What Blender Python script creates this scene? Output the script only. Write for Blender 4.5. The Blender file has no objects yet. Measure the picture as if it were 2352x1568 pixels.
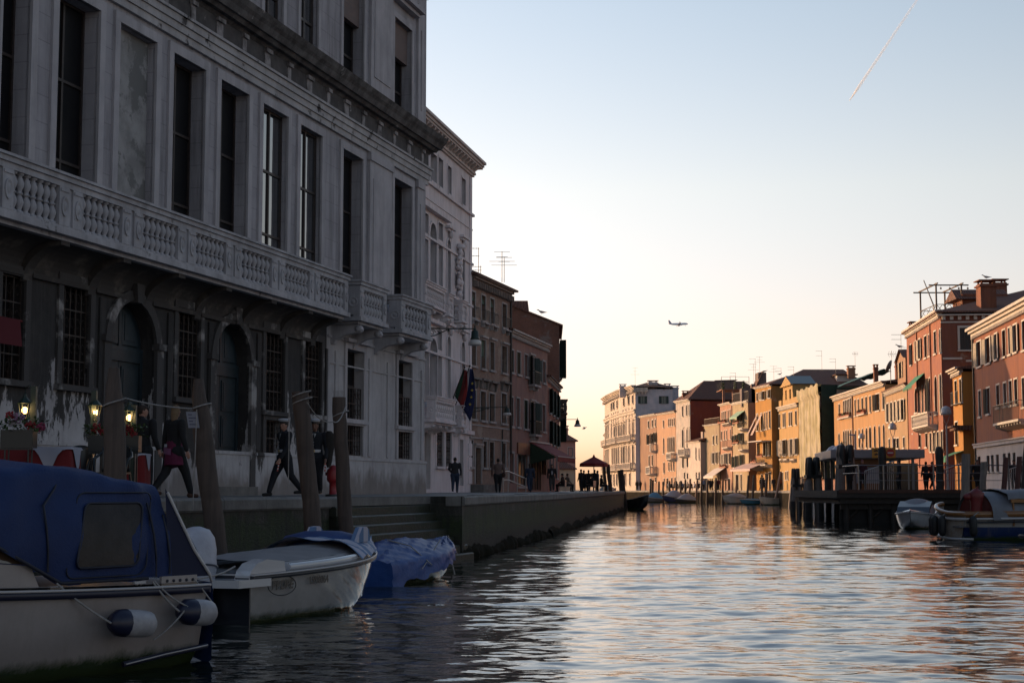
import bpy, math, random
import numpy as np
from mathutils import Vector, Matrix
R = math.radians
random.seed(7)
sc = bpy.context.scene
col = sc.collection
# ---------------------------------------------------------------- camera
F = 3560.0; TH = R(5.447); EYE = 1.75
cT, sT = math.cos(TH), math.sin(TH)
cam = bpy.data.objects.new('camera', bpy.data.cameras.new('camera'))
col.objects.link(cam)
cam.location = (0, 0, EYE); cam.rotation_euler = (R(90) + TH, 0, 0)
cam.data.sensor_width = 36; cam.data.lens = 36 * F / 2352
cam.data.clip_start = .2; cam.data.clip_end = 60000
sc.camera = cam
# ---------------------------------------------------------------- sun, sky, exposure
SUN_AZ = 57.0      # degrees to the left of the view direction (+Y)
SUN_EL = 8.2
saz, sel = R(SUN_AZ), R(SUN_EL)
SUN = Vector((-math.sin(saz) * math.cos(sel), math.cos(saz) * math.cos(sel), math.sin(sel)))
sl = bpy.data.lights.new('sun', 'SUN'); sl.energy = 2.55; sl.angle = R(.6); sl.color = (1, .63, .33)
so = bpy.data.objects.new('sun', sl); col.objects.link(so)
so.rotation_euler = SUN.to_track_quat('Z', 'Y').to_euler()
wd = bpy.data.worlds.new("World"); sc.world = wd; wd.use_nodes = True
wn = wd.node_tree; wn.nodes.clear()
sky = wn.nodes.new('ShaderNodeTexSky'); sky.sky_type = 'NISHITA'; sky.sun_disc = False
sky.sun_elevation = R(SUN_EL); sky.sun_rotation = -saz
sky.air_density = 1.0; sky.dust_density = 1.0; sky.ozone_density = 1.0; sky.altitude = 0
bg = wn.nodes.new('ShaderNodeBackground'); bg.inputs['Strength'].default_value = .15
wo = wn.nodes.new('ShaderNodeOutputWorld')
tcw = wn.nodes.new('ShaderNodeTexCoord'); sxw = wn.nodes.new('ShaderNodeSeparateXYZ'); wn.links.new(tcw.outputs['Generated'], sxw.inputs[0])
rw = wn.nodes.new('ShaderNodeValToRGB'); wn.links.new(sxw.outputs[2], rw.inputs[0])
els = [(0.0, (.90, .78, 1.15)), (.03, (1.04, .88, 1.30)), (.10, (1.20, .93, 1.05)), (.19, (1.40, 1.09, 1.04)), (.30, (1.30, 1.09, 1.05)), (.6, (.95, .93, 1.0))]
rw.color_ramp.elements[0].position = els[0][0]; rw.color_ramp.elements[0].color = tuple(v / 1.6 for v in els[0][1]) + (1,)
rw.color_ramp.elements[1].position = els[-1][0]; rw.color_ramp.elements[1].color = tuple(v / 1.6 for v in els[-1][1]) + (1,)
for p_, c_ in els[1:-1]:
 e_ = rw.color_ramp.elements.new(p_); e_.color = tuple(v / 1.6 for v in c_) + (1,)
mw = wn.nodes.new('ShaderNodeVectorMath'); mw.operation = 'MULTIPLY'; wn.links.new(sky.outputs[0], mw.inputs[0]); wn.links.new(rw.outputs[0], mw.inputs[1])
mw2 = wn.nodes.new('ShaderNodeVectorMath'); mw2.operation = 'SCALE'; mw2.inputs['Scale'].default_value = 1.6; wn.links.new(mw.outputs[0], mw2.inputs[0])
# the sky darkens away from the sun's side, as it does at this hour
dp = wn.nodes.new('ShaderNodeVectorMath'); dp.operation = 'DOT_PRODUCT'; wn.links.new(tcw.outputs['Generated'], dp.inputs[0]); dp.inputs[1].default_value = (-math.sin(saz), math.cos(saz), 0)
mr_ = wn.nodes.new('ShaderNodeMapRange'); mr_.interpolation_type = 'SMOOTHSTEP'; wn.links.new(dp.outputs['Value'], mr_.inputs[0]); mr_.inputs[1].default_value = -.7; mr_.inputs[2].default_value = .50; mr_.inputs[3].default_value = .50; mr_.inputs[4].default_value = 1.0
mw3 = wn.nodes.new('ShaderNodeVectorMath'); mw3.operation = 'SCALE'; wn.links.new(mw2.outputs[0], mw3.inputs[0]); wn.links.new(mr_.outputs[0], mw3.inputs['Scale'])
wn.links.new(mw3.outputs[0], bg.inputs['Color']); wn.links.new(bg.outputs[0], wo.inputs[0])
sc.view_settings.view_transform = 'Standard'; sc.view_settings.look = 'None'
sc.view_settings.exposure = 0.93; sc.view_settings.gamma = 1.0
sc.render.engine = 'CYCLES'
sc.cycles.use_denoising = True
sc.cycles.max_bounces = 6; sc.cycles.diffuse_bounces = 2; sc.cycles.glossy_bounces = 4
sc.cycles.transparent_max_bounces = 6; sc.cycles.sample_clamp_indirect = 4.0
# ---------------------------------------------------------------- picture <-> world helpers (used only to measure)
def ray(px, py):
 a = (px - 1176) / F; b = (784 - py) / F
 return Vector((a, cT - b * sT, sT + b * cT))
def W(px, py, Y):
 d = ray(px, py); t = Y / d.y
 return Vector((d.x * t, Y, EYE + d.z * t))
def G(px, Y, z=0.0):
 """world point at height z, distance Y, seen in picture column px"""
 d = ray(px, 1123.5); x = d.x / d.y * Y
 # correct the column for height
 k = (Y * cT + (z - EYE) * sT)
 return Vector(((px - 1176) / F * k, Y, z))
def crop(ox, oy, s):
 return lambda x, y: ((ox + x / s) / 1.7415, (oy + y / s) / 1.7415)
C2 = crop(800, 0, 2.24); C3 = crop(2350, 1400, 2.4117); C4 = crop(2850, 1400, 2.4117); C5 = crop(3300, 1050, 2.412)
C6 = crop(3100, 1600, 2.24)
# ---------------------------------------------------------------- mesh builder
class Frame:
 """vertical plane: local x along it, local y INTO the building, z up"""
 def __init__(s, P0, P1):
  s.P0 = Vector((P0[0], P0[1], 0)); d = Vector((P1[0] - P0[0], P1[1] - P0[1], 0))
  s.L = d.length; s.d = d.normalized(); s.n = Vector((s.d.y, -s.d.x, 0))   # outward
  s.M = Matrix(((s.d.x, -s.n.x, 0, s.P0.x), (s.d.y, -s.n.y, 0, s.P0.y), (0, 0, 1, 0), (0, 0, 0, 1)))
 def hit(s, px, py, off=0):
  r = ray(px, py); o = Vector((0, 0, EYE)); q = s.P0 + s.n * off
  t = (q - o).dot(s.n) / r.dot(s.n)
  p = o + r * t
  return (p - s.P0).dot(s.d), p.z
 def u(s, px, py=900, off=0): return s.hit(px, py, off)[0]
 def z(s, px, py, off=0): return s.hit(px, py, off)[1]
 def pt(s, u, y, z): return s.M @ Vector((u, y, z))
LOC = {}
MESHN = 0
class MB:
 def __init__(s, M=None):
  s.v = []; s.f = []; s.uv = []; s.sm = []; s.mi = []; s.M = M if M is not None else Matrix()
  if isinstance(s.M, Frame): s.M = s.M.M
 def add(s, vs, fs, smooth=False, mi=0):
  b = len(s.v)
  vs = [Vector(p) for p in vs]
  for f in fs:
   p = [vs[i] for i in f]
   n = Vector((0, 0, 0))
   for i in range(len(p)):
    n += p[i].cross(p[(i + 1) % len(p)])
   ax, ay, az = abs(n.x), abs(n.y), abs(n.z)
   if az >= ax and az >= ay: s.uv += [(q.x, q.y) for q in p]
   elif ay >= ax: s.uv += [(q.x, q.z) for q in p]
   else: s.uv += [(q.y, q.z) for q in p]
   s.f.append([b + i for i in f]); s.sm.append(smooth); s.mi.append(mi)
  s.v += [s.M @ p for p in vs]
  return s
 def box(s, x0, x1, y0, y1, z0, z1, mi=0):
  return s.add([(x0, y0, z0), (x1, y0, z0), (x1, y1, z0), (x0, y1, z0), (x0, y0, z1), (x1, y0, z1), (x1, y1, z1), (x0, y1, z1)],
                     [(0, 3, 2, 1), (4, 5, 6, 7), (0, 1, 5, 4), (1, 2, 6, 5), (2, 3, 7, 6), (3, 0, 4, 7)], mi=mi)
 def ext(s, poly, ax, a, b, smooth=False, mi=0):
  n = len(poly)
  def P(p, t): return {'x': (t, p[0], p[1]), 'y': (p[0], t, p[1]), 'z': (p[0], p[1], t)}[ax]
  vs = [P(p, a) for p in poly] + [P(p, b) for p in poly]
  s.add(vs, [(i, (i + 1) % n, n + (i + 1) % n, n + i) for i in range(n)], smooth, mi)
  s.add([P(p, a) for p in poly], [tuple(range(n))[::-1]], mi=mi); s.add([P(p, b) for p in poly], [tuple(range(n))], mi=mi)
  return s
 def path(s, pts, rad, n=6, smooth=True, mi=0, cap=True):
  pts = [Vector(p) for p in pts]
  if not hasattr(rad, '__len__'): rad = [rad] * len(pts)
  rings = []
  up = Vector((0, 0, 1))
  for i, p in enumerate(pts):
   t = (pts[min(i + 1, len(pts) - 1)] - pts[max(i - 1, 0)])
   if t.length < 1e-9: t = Vector((0, 0, 1))
   t.normalize()
   a = t.cross(up)
   if a.length < .05: a = t.cross(Vector((1, 0, 0)))
   a.normalize(); b = a.cross(t)
   rings.append([p + (a * math.cos(2 * math.pi * k / n) + b * math.sin(2 * math.pi * k / n)) * rad[i] for k in range(n)])
  return s.loft(rings, smooth, mi, cap)
 def tube(s, p0, p1, r0, r1=None, n=6, smooth=True, mi=0):
  return s.path([p0, p1], [r0, r0 if r1 is None else r1], n, smooth, mi)
 def loft(s, rings, smooth=True, mi=0, cap=True, closed=True):
  n = len(rings[0]); vs = [p for r in rings for p in r]; fs = []
  for i in range(len(rings) - 1):
   for k in range(n if closed else n - 1):
    a = i * n + k; b = i * n + (k + 1) % n
    fs.append((a, b, b + n, a + n))
  s.add(vs, fs, smooth, mi)
  if cap:
   s.add(rings[0], [tuple(range(n))[::-1]], mi=mi); s.add(rings[-1], [tuple(range(n))], mi=mi)
  return s
 def lathe(s, prof, c=(0, 0, 0), n=10, smooth=True, mi=0, ax='z', cap=True, squash=1):
  c = Vector(c); rings = []
  for r, z in prof:
   ring = []
   for k in range(n):
    a = 2 * math.pi * k / n + .3926
    x, y = r * math.cos(a), r * math.sin(a) * squash
    ring.append(c + {'z': Vector((x, y, z)), 'y': Vector((x, z, y)), 'x': Vector((z, x, y))}[ax])
   rings.append(ring)
  return s.loft(rings, smooth, mi, cap)
 def ell(s, c, r, n=8, m=6, rot=None, smooth=True, mi=0):
  c = Vector(c); rings = []
  if not hasattr(r, '__len__'): r = (r, r, r)
  for j in range(1, m):
   t = math.pi * j / m
   ring = []
   for k in range(n):
    a = 2 * math.pi * k / n
    p = Vector((r[0] * math.sin(t) * math.cos(a), r[1] * math.sin(t) * math.sin(a), r[2] * math.cos(t)))
    if rot is not None: p = rot @ p
    ring.append(c + p)
   rings.append(ring)
  p0 = Vector((0, 0, r[2])); p1 = Vector((0, 0, -r[2]))
  if rot is not None: p0 = rot @ p0; p1 = rot @ p1
  b = [p for q in rings for p in q] + [c + p0, c + p1]
  N = len(rings) * n; fs = []
  for i in range(len(rings) - 1):
   for k in range(n):
    a = i * n + k; d = i * n + (k + 1) % n
    fs.append((a, a + n, d + n, d))
  for k in range(n):
   fs.append((N, k, (k + 1) % n)); fs.append((N + 1, N - n + (k + 1) % n, N - n + k))
  return s.add(b, fs, smooth, mi)
 def mesh(s, name, mats, org=Vector((0, 0, 0))):
  me = bpy.data.meshes.new(name)
  me.from_pydata([tuple(p - org) for p in s.v], [], s.f)
  ul = me.uv_layers.new(name='UVMap')
  ul.data.foreach_set('uv', np.array(s.uv, dtype='f').ravel())
  me.polygons.foreach_set('use_smooth', s.sm); me.polygons.foreach_set('material_index', s.mi)
  for m in (mats if isinstance(mats, (list, tuple)) else [mats]): me.materials.append(m)
  me.update()
  return me
 def build(s, name, mats, parent=None, bevel=0, label=None, org=None):
  if parent is not None: o0 = LOC[parent.name]
  elif org is not None: o0 = Vector(org)
  else:
   a = np.array([tuple(p) for p in s.v]); o0 = Vector(((a[:, 0].min() + a[:, 0].max()) / 2, (a[:, 1].min() + a[:, 1].max()) / 2, a[:, 2].min()))
  o = bpy.data.objects.new(name, s.mesh(name, mats, o0)); col.objects.link(o)
  if parent is not None: o.parent = parent
  else: o.location = o0
  LOC[o.name] = o0
  if bevel:
   b = o.modifiers.new('bevel', 'BEVEL'); b.width = bevel; b.segments = 2; b.limit_method = 'ANGLE'
  if label: o['label'] = label
  return o
def tag(o, label=None, cat=None, group=None, kind=None):
 if label: o['label'] = label
 if cat: o['category'] = cat
 if group: o['group'] = group
 if kind: o['kind'] = kind
 return o
def thing(name, label, cat, loc, group=None):
 o = bpy.data.objects.new(name, None); col.objects.link(o); o.location = loc
 o.empty_display_size = .2
 LOC[o.name] = Vector(loc)
 return tag(o, label, cat, group)
def copy_tree(o, parent=None, loc=None, rz=None):
 c = o.copy(); col.objects.link(c); c.parent = parent
 if parent is None:
  if loc is not None: c.location = loc
  if rz is not None: c.rotation_euler = (0, 0, rz)
 for ch in [k for k in bpy.data.objects if k.parent == o]: copy_tree(ch, c)
 return c
# ---------------------------------------------------------------- materials
MATS = {}
def _mk(name):
 m = bpy.data.materials.new(name); m.use_nodes = True
 nt = m.node_tree; b = nt.nodes['Principled BSDF']
 return m, nt, b
def nd(nt, t, **kw):
 n = nt.nodes.new(t)
 for k, v in kw.items():
  if k in n.inputs: n.inputs[k].default_value = v
  else: setattr(n, k, v)
 return n
def ramp(nt, src, p0, p1, c0=(0, 0, 0, 1), c1=(1, 1, 1, 1)):
 r = nt.nodes.new('ShaderNodeValToRGB'); e = r.color_ramp.elements
 e[0].position = p0; e[1].position = p1; e[0].color = c0; e[1].color = c1
 nt.links.new(src, r.inputs[0]); return r.outputs[0]
def mixc(nt, f, a, b, bt='MIX'):
 m = nt.nodes.new('ShaderNodeMix'); m.data_type = 'RGBA'; m.blend_type = bt
 for s, v in ((m.inputs[0], f), (m.inputs[6], a), (m.inputs[7], b)):
  if isinstance(v, (float, int)): s.default_value = v
  elif isinstance(v, (tuple, list)): s.default_value = (*v[:3], 1)
  else: nt.links.new(v, s)
 return m.outputs[2]
def noise_n(nt, vec, scale, detail=6, rough=.6):
 n = nt.nodes.new('ShaderNodeTexNoise'); n.inputs['Scale'].default_value = scale
 n.inputs['Detail'].default_value = detail; n.inputs['Roughness'].default_value = rough
 nt.links.new(vec, n.inputs['Vector']); return n.outputs[0]
def mapping(nt, vec, sc_=(1, 1, 1)):
 m = nt.nodes.new('ShaderNodeMapping'); m.inputs['Scale'].default_value = sc_
 nt.links.new(vec, m.inputs[0]); return m.outputs[0]
def bumpn(nt, b, h, strength, dist=.02):
 n = nt.nodes.new('ShaderNodeBump'); n.inputs['Strength'].default_value = strength; n.inputs['Distance'].default_value = dist
 nt.links.new(h, n.inputs['Height'])
 old = b.inputs['Normal'].links[0].from_socket if b.inputs['Normal'].links else None
 if old: nt.links.new(old, n.inputs['Normal'])
 nt.links.new(n.outputs[0], b.inputs['Normal'])
def M_(name, c, rough=.75, c2=None, scale=1.5, lo=.35, hi=.7, streak=0, bump=0, bscale=25, metal=0, spec=.5, patch=None, pscale=.5, plo=.56, phi=.6, vec='Object', coat=0):
 """painted / plastered / stone surface: two tones, rain streaks, worn patches, fine bump"""
 if name in MATS: return MATS[name]
 m, nt, b = _mk(name)
 tc = nt.nodes.new('ShaderNodeTexCoord'); v = tc.outputs[vec]
 b.inputs['Roughness'].default_value = rough; b.inputs['Metallic'].default_value = metal
 b.inputs['Specular IOR Level'].default_value = spec; b.inputs['Coat Weight'].default_value = coat
 out = None
 if c2 is not None:
  out = mixc(nt, ramp(nt, noise_n(nt, v, scale, 8, .62), lo, hi), c, c2)
 if streak:
  st = noise_n(nt, mapping(nt, v, (1, 1, .09)), 2.6, 6, .7)
  f = ramp(nt, st, .45, .75, (0, 0, 0, 1), (streak, streak, streak, 1))
  out = mixc(nt, f, out if out is not None else c, tuple(x * .38 for x in c))
 if patch is not None:
  f = ramp(nt, noise_n(nt, v, pscale, 9, .66), plo, phi)
  out = mixc(nt, f, out if out is not None else c, patch)
 if out is None: b.inputs['Base Color'].default_value = (*c, 1)
 else: nt.links.new(out, b.inputs['Base Color'])
 if bump: bumpn(nt, b, noise_n(nt, v, bscale, 5, .6), bump)
 MATS[name] = m; return m
def BRICK(name, c1, c2, mortar, wear=None, bw=.26, bh=.075, dirt=.5):
 if name in MATS: return MATS[name]
 m, nt, b = _mk(name)
 tc = nt.nodes.new('ShaderNodeTexCoord')
 br = nt.nodes.new('ShaderNodeTexBrick'); nt.links.new(tc.outputs['UV'], br.inputs['Vector'])
 br.inputs['Scale'].default_value = 1; br.inputs['Brick Width'].default_value = bw; br.inputs['Row Height'].default_value = bh
 br.inputs['Mortar Size'].default_value = .008; br.inputs['Color1'].default_value = (*c1, 1); br.inputs['Color2'].default_value = (*c2, 1)
 br.inputs['Mortar'].default_value = (*mortar, 1); br.inputs['Bias'].default_value = -.1
 out = mixc(nt, ramp(nt, noise_n(nt, tc.outputs['Object'], .9, 8, .7), .38, .7, (0, 0, 0, 1), (dirt, dirt, dirt, 1)), br.outputs[0], tuple(x * .45 for x in c1))
 if wear: out = mixc(nt, ramp(nt, noise_n(nt, tc.outputs['Object'], .55, 9, .62), .54, .60), out, wear)
 nt.links.new(out, b.inputs['Base Color']); b.inputs['Roughness'].default_value = .9
 bumpn(nt, b, br.outputs[1], -.5, .01); MATS[name] = m; return m
def TILES(name='roof_tiles', c=(.17, .075, .05), c2=(.09, .05, .04)):
 if name in MATS: return MATS[name]
 m, nt, b = _mk(name); tc = nt.nodes.new('ShaderNodeTexCoord'); v = tc.outputs['UV']
 w = nt.nodes.new('ShaderNodeTexWave'); w.inputs["Scale"].default_value = 1.4; w.bands_direction = 'X'; nt.links.new(v, w.inputs[0])
 w2 = nt.nodes.new('ShaderNodeTexWave'); w2.inputs['Scale'].default_value = .75; w2.bands_direction = 'Y'; w2.wave_profile = 'SAW'; nt.links.new(v, w2.inputs[0])
 o = mixc(nt, ramp(nt, noise_n(nt, tc.outputs['Object'], 3, 8, .8), .35, .68), c, c2)
 o = mixc(nt, ramp(nt, noise_n(nt, tc.outputs['Object'], 1.1, 6, .8), .6, .75), o, (.16, .14, .11))
 o = mixc(nt, .45, o, ramp(nt, w.outputs[1], 0, .6, (.25, .25, .25, 1), (1, 1, 1, 1)), 'MULTIPLY')
 nt.links.new(o, b.inputs['Base Color']); b.inputs['Roughness'].default_value = .85
 bumpn(nt, b, w.outputs[1], .9, .06); bumpn(nt, b, w2.outputs[1], .5, .03)
 MATS[name] = m; return m
def GLASS(name='window_glass', c=(.010, .011, .013), rough=.25, spec=.25, dirty=.3):
 if name in MATS: return MATS[name]
 m, nt, b = _mk(name); tc = nt.nodes.new('ShaderNodeTexCoord')
 b.inputs['Base Color'].default_value = (*c, 1); b.inputs['Specular IOR Level'].default_value = spec
 r = ramp(nt, noise_n(nt, tc.outputs['Object'], .7, 3, .5), .3, .7, (rough,) * 3 + (1,), (rough + dirty,) * 3 + (1,))
 nt.links.new(r, b.inputs['Roughness']); bumpn(nt, b, noise_n(nt, tc.outputs['Object'], 1.3, 2, .4), .12, .03)
 MATS[name] = m; return m
def SLAT(name, c, step=.055, ax='Y', rough=.6):
 """louvred or boarded timber"""
 if name in MATS: return MATS[name]
 m, nt, b = _mk(name); tc = nt.nodes.new('ShaderNodeTexCoord')
 w = nt.nodes.new('ShaderNodeTexWave'); w.bands_direction = ax; w.wave_profile = 'SAW'; w.inputs['Scale'].default_value = .314 / step
 nt.links.new(tc.outputs['UV'], w.inputs[0])
 o = mixc(nt, ramp(nt, noise_n(nt, tc.outputs['Object'], 3, 6, .7), .35, .75), c, tuple(x * .55 for x in c))
 nt.links.new(o, b.inputs['Base Color']); b.inputs['Roughness'].default_value = rough; b.inputs['Specular IOR Level'].default_value = .12
 bumpn(nt, b, w.outputs[1], .8, .03); MATS[name] = m; return m
def EMIT(name, c, s):
 if name in MATS: return MATS[name]
 m, nt, b = _mk(name); b.inputs['Base Color'].default_value = (*c, 1); b.inputs['Emission Color'].default_value = (*c, 1); b.inputs['Emission Strength'].default_value = s
 MATS[name] = m; return m
def WOOD(name, c, c2, green=0):
 if name in MATS: return MATS[name]
 m, nt, b = _mk(name); tc = nt.nodes.new('ShaderNodeTexCoord'); v = tc.outputs['Object']
 g = noise_n(nt, mapping(nt, v, (14, 14, .7)), 1, 8, .7)
 o = mixc(nt, ramp(nt, g, .35, .7), c, c2)
 o = mixc(nt, ramp(nt, noise_n(nt, v, 2.2, 4, .6), .55, .8, (0, 0, 0, 1), (.6, .6, .6, 1)), o, tuple(x * .35 for x in c))
 nt.links.new(o, b.inputs['Base Color']); b.inputs['Roughness'].default_value = .8
 bumpn(nt, b, g, .7, .02); MATS[name] = m; return m
def stone(): return M_('istrian_stone', (.44, .41, .40), .8, (.30, .28, .28), 1.2, .35, .7, streak=.7, bump=.3, bscale=18, patch=(.06, .055, .055), pscale=1.1, plo=.62, phi=.7)
def darkwood(): return M_('dark_timber', (.045, .030, .026), .5, (.02, .015, .014), 6)
def iron(): return M_('black_iron', (.012, .014, .014), .45, (.03, .03, .028), 8)
def joints(m, bw, bh, amt=.5):
 nt = m.node_tree; b = nt.nodes['Principled BSDF']; tc = nt.nodes.new('ShaderNodeTexCoord'); br = nt.nodes.new('ShaderNodeTexBrick'); nt.links.new(tc.outputs['UV'], br.inputs[0])
 br.inputs['Scale'].default_value = 1; br.inputs['Brick Width'].default_value = bw; br.inputs['Row Height'].default_value = bh; br.inputs['Mortar Size'].default_value = .012
 br.inputs['Color1'].default_value = (1, 1, 1, 1); br.inputs['Color2'].default_value = (.86, .86, .86, 1); br.inputs['Mortar'].default_value = (.4, .4, .4, 1)
 l = b.inputs['Base Color'].links[0].from_socket; nt.links.new(mixc(nt, amt, l, br.outputs[0], 'MULTIPLY'), b.inputs['Base Color'])
# ---------------------------------------------------------------- architecture helpers
def wall(m, L0, L1, z0, z1, ops, depth=.3, y=0.0, mi=0, rmi=None):
 """wall face at local y with real openings (u0,u1,z0,z1[,'arch']) and their reveals going in by depth"""
 rmi = mi if rmi is None else rmi
 ops = [o for o in ops if o[1] > L0 + .02 and o[0] < L1 - .02]
 us = sorted({L0, L1, *[min(max(o[0], L0), L1) for o in ops], *[min(max(o[1], L0), L1) for o in ops]})
 for i in range(len(us) - 1):
  a, b = us[i], us[i + 1]
  if b - a < 1e-5: continue
  mid = (a + b) / 2
  zz = sorted([(o[2], o[3]) for o in ops if o[0] < mid < o[1]])
  cur = z0
  for (s_, e_) in zz + [(z1, z1)]:
   if s_ > cur + 1e-5: m.add([(a, y, cur), (b, y, cur), (b, y, min(s_, z1)), (a, y, min(s_, z1))], [(0, 1, 2, 3)], mi=mi)
   cur = max(cur, e_)
 for o in ops:
  a, b, s_, e_ = o[:4]; d = y + depth
  arch = len(o) > 4 and o[4] == 'arch'
  r = (b - a) / 2; sp = e_ - r if arch else e_
  m.add([(a, y, s_), (a, d, s_), (a, d, sp), (a, y, sp)], [(0, 1, 2, 3)], mi=rmi)
  m.add([(b, y, s_), (b, y, sp), (b, d, sp), (b, d, s_)], [(0, 1, 2, 3)], mi=rmi)
  m.add([(a, y, s_), (b, y, s_), (b, d, s_), (a, d, s_)], [(0, 1, 2, 3)], mi=rmi)
  if not arch:
   m.add([(a, y, e_), (a, d, e_), (b, d, e_), (b, y, e_)], [(0, 1, 2, 3)], mi=rmi)
  else:
   n = 12; c = (a + b) / 2
   P = [(c - r * math.cos(math.pi * k / n), sp + r * math.sin(math.pi * k / n)) for k in range(n + 1)]
   for k in range(n):
    (x0, h0), (x1, h1) = P[k], P[k + 1]
    m.add([(x0, y, h0), (x1, y, h1), (x1, y, e_), (x0, y, e_)], [(0, 1, 2, 3)], mi=mi)
    m.add([(x0, y, h0), (x0, d, h0), (x1, d, h1), (x1, y, h1)], [(0, 1, 2, 3)], mi=rmi)
def pane_quad(m, a, b, s_, e_, y, arch=False):
 if not arch: m.box(a, b, y, y + .02, s_, e_)
 else:
  r = (b - a) / 2; c = (a + b) / 2; sp = e_ - r
  m.ext([(a, s_), (b, s_)] + [(c + r * math.cos(math.pi * k / 12), sp + r * math.sin(math.pi * k / 12)) for k in range(13)], 'y', y, y + .02)
def window(parent, fr, op, depth=.22, bars=(1, 1), fmat=None, gmat=None, sur=None, smat=None, sill=True, shut=None, shmat=None, fw=.06, hood=0, rail=None, label=None, name='window', key=0):
 """joinery, glass, stone surround, sill, shutters of one opening. sur=(width, proud)"""
 a, b, s_, e_ = op[:4]; arch = len(op) > 4 and op[4] == 'arch'
 fmat = fmat or darkwood(); gmat = gmat or GLASS(); smat = smat or stone()
 m = MB(fr); y0, y1 = depth - .05, depth + .012
 m.box(a, a + fw, y0, y1, s_, e_ - ((b - a) / 2 if arch else 0)); m.box(b - fw, b, y0, y1, s_, e_ - ((b - a) / 2 if arch else 0))
 m.box(a + fw, b - fw, y0, y1, s_, s_ + fw)
 if not arch: m.box(a + fw, b - fw, y0, y1, e_ - fw, e_)
 else:
  r = (b - a) / 2; c = (a + b) / 2; sp = e_ - r; n = 10
  for k in range(n):
   t0, t1 = math.pi * k / n, math.pi * (k + 1) / n
   q = [(c - r * math.cos(t0), sp + r * math.sin(t0)), (c - r * math.cos(t1), sp + r * math.sin(t1)), (c - (r - fw) * math.cos(t1), sp + (r - fw) * math.sin(t1)), (c - (r - fw) * math.cos(t0), sp + (r - fw) * math.sin(t0))]
   m.ext(q, 'y', y0, y1)
  m.box(a + fw, b - fw, y0, y1, sp - fw / 2, sp + fw / 2)
 nv, nh = bars
 e2 = e_ - fw - ((b - a) / 2 * .15 if arch else 0)
 for i in range(nv):
  x = a + (b - a) * (i + 1) / (nv + 1); m.box(x - fw * .55, x + fw * .55, y0 + .004, y1 - .003, s_ + fw, e2)
 for i in range(nh):
  z = s_ + (e_ - s_) * (i + 1) / (nh + 1); m.box(a + fw, b - fw, y0 + .002, y1 - .001, z - fw * .5, z + fw * .5)
 w = m.build(name, fmat, parent, label=label)
 g = MB(fr); pane_quad(g, a, b, s_, e_, depth, arch); g.build('pane', gmat, w)
 if sur:
  sw, pr = sur; g = MB(fr)
  if not arch:
   g.box(a - sw, a, -pr, .05, s_, e_); g.box(b, b + sw, -pr, .05, s_, e_); g.box(a - sw - .002, b + sw + .002, -pr - .004, .05, e_, e_ + sw * 1.1)
  else:
   r = (b - a) / 2; c = (a + b) / 2; sp = e_ - r; n = 12
   g.box(a - sw, a, -pr, .05, s_, sp); g.box(b, b + sw, -pr, .05, s_, sp)
   for k in range(n):
    t0, t1 = math.pi * k / n, math.pi * (k + 1) / n; r2 = r + sw
    q = [(c - r2 * math.cos(t0), sp + r2 * math.sin(t0)), (c - r2 * math.cos(t1), sp + r2 * math.sin(t1)), (c - r * math.cos(t1), sp + r * math.sin(t1)), (c - r * math.cos(t0), sp + r * math.sin(t0))]
    g.ext(q, 'y', -pr, .05)
  if hood: g.box(a - sw * 1.6, b + sw * 1.6, -pr - hood, .05, e_ + sw * 1.1 + .002, e_ + sw * 1.1 + .12)
  g.build('stone_surround', smat, w)
 if sill:
  g = MB(fr); sw = (sur[0] if sur else .08) * 1.2; pr = (sur[1] if sur else .03) + .09
  g.box(a - sw, b + sw, -pr, .06, s_ - .13, s_ - .002); g.build('sill', smat, w)
 if shut:
  shmat = shmat or SLAT('green_shutter', (.018, .035, .028)); wd_ = (b - a) / 2 - .01; pr = (sur[1] if sur else 0) + .012
  def leaf(hx, dirn, ang):
   g = MB(fr); n0 = len(g.v)
   ca, sa = math.cos(ang), math.sin(ang)
   def P(t, yy, z): return (hx + dirn * (t * ca + yy * sa * 0), -pr - t * sa - yy, z)
   t0, t1 = .012, wd_
   vs = [P(t0, 0, s_), P(t1, 0, s_), P(t1, .04, s_), P(t0, .04, s_), P(t0, 0, e_), P(t1, 0, e_), P(t1, .04, e_), P(t0, .04, e_)]
   g.add(vs, [(0, 3, 2, 1), (4, 5, 6, 7), (0, 1, 5, 4), (1, 2, 6, 5), (2, 3, 7, 6), (3, 0, 4, 7)])
   g.build('shutter', shmat, w)
  if shut == 'open': leaf(a - .01, -1, R(6)); leaf(b + .01, 1, R(6))
  elif shut == 'ajar': leaf(a - .01, -1, R(24)); leaf(b + .01, 1, R(18))
  elif shut == 'out': leaf(a - .01, -1, R(85)); leaf(b + .01, 1, R(80))
  elif shut == 'left': leaf(a - .01, -1, R(8))
  elif shut == 'right': leaf(b + .01, 1, R(8))
  elif shut == 'closed':
   g = MB(fr); g.box(a + .01, (a + b) / 2 - .005, .02, .06, s_ + .01, e_ - .01); g.box((a + b) / 2 + .005, b - .01, .02, .06, s_ + .01, e_ - .01); g.build('shutter', shmat, w)
 return w
def cornice(parent, fr, u0, u1, z, h=.5, p=.4, dent=None, mat=None, name='cornice', steps=3):
 m = MB(fr)
 for i in range(steps):
  pr = p * (i + 1) / steps; zz = z + h * i / steps
  m.box(u0 - pr * .3, u1 + pr * .3, -pr, .1, zz, zz + h / steps + (.0 if i == steps - 1 else -.001))
 if dent:
  dw, dh, dp, st = dent
  n = int((u1 - u0) / st)
  for k in range(n):
   x = u0 + (k + .5) * (u1 - u0) / n; m.box(x - dw / 2, x + dw / 2, -dp, .05, z - dh, z - .001)
 return m.build(name, mat or stone(), parent)
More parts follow.
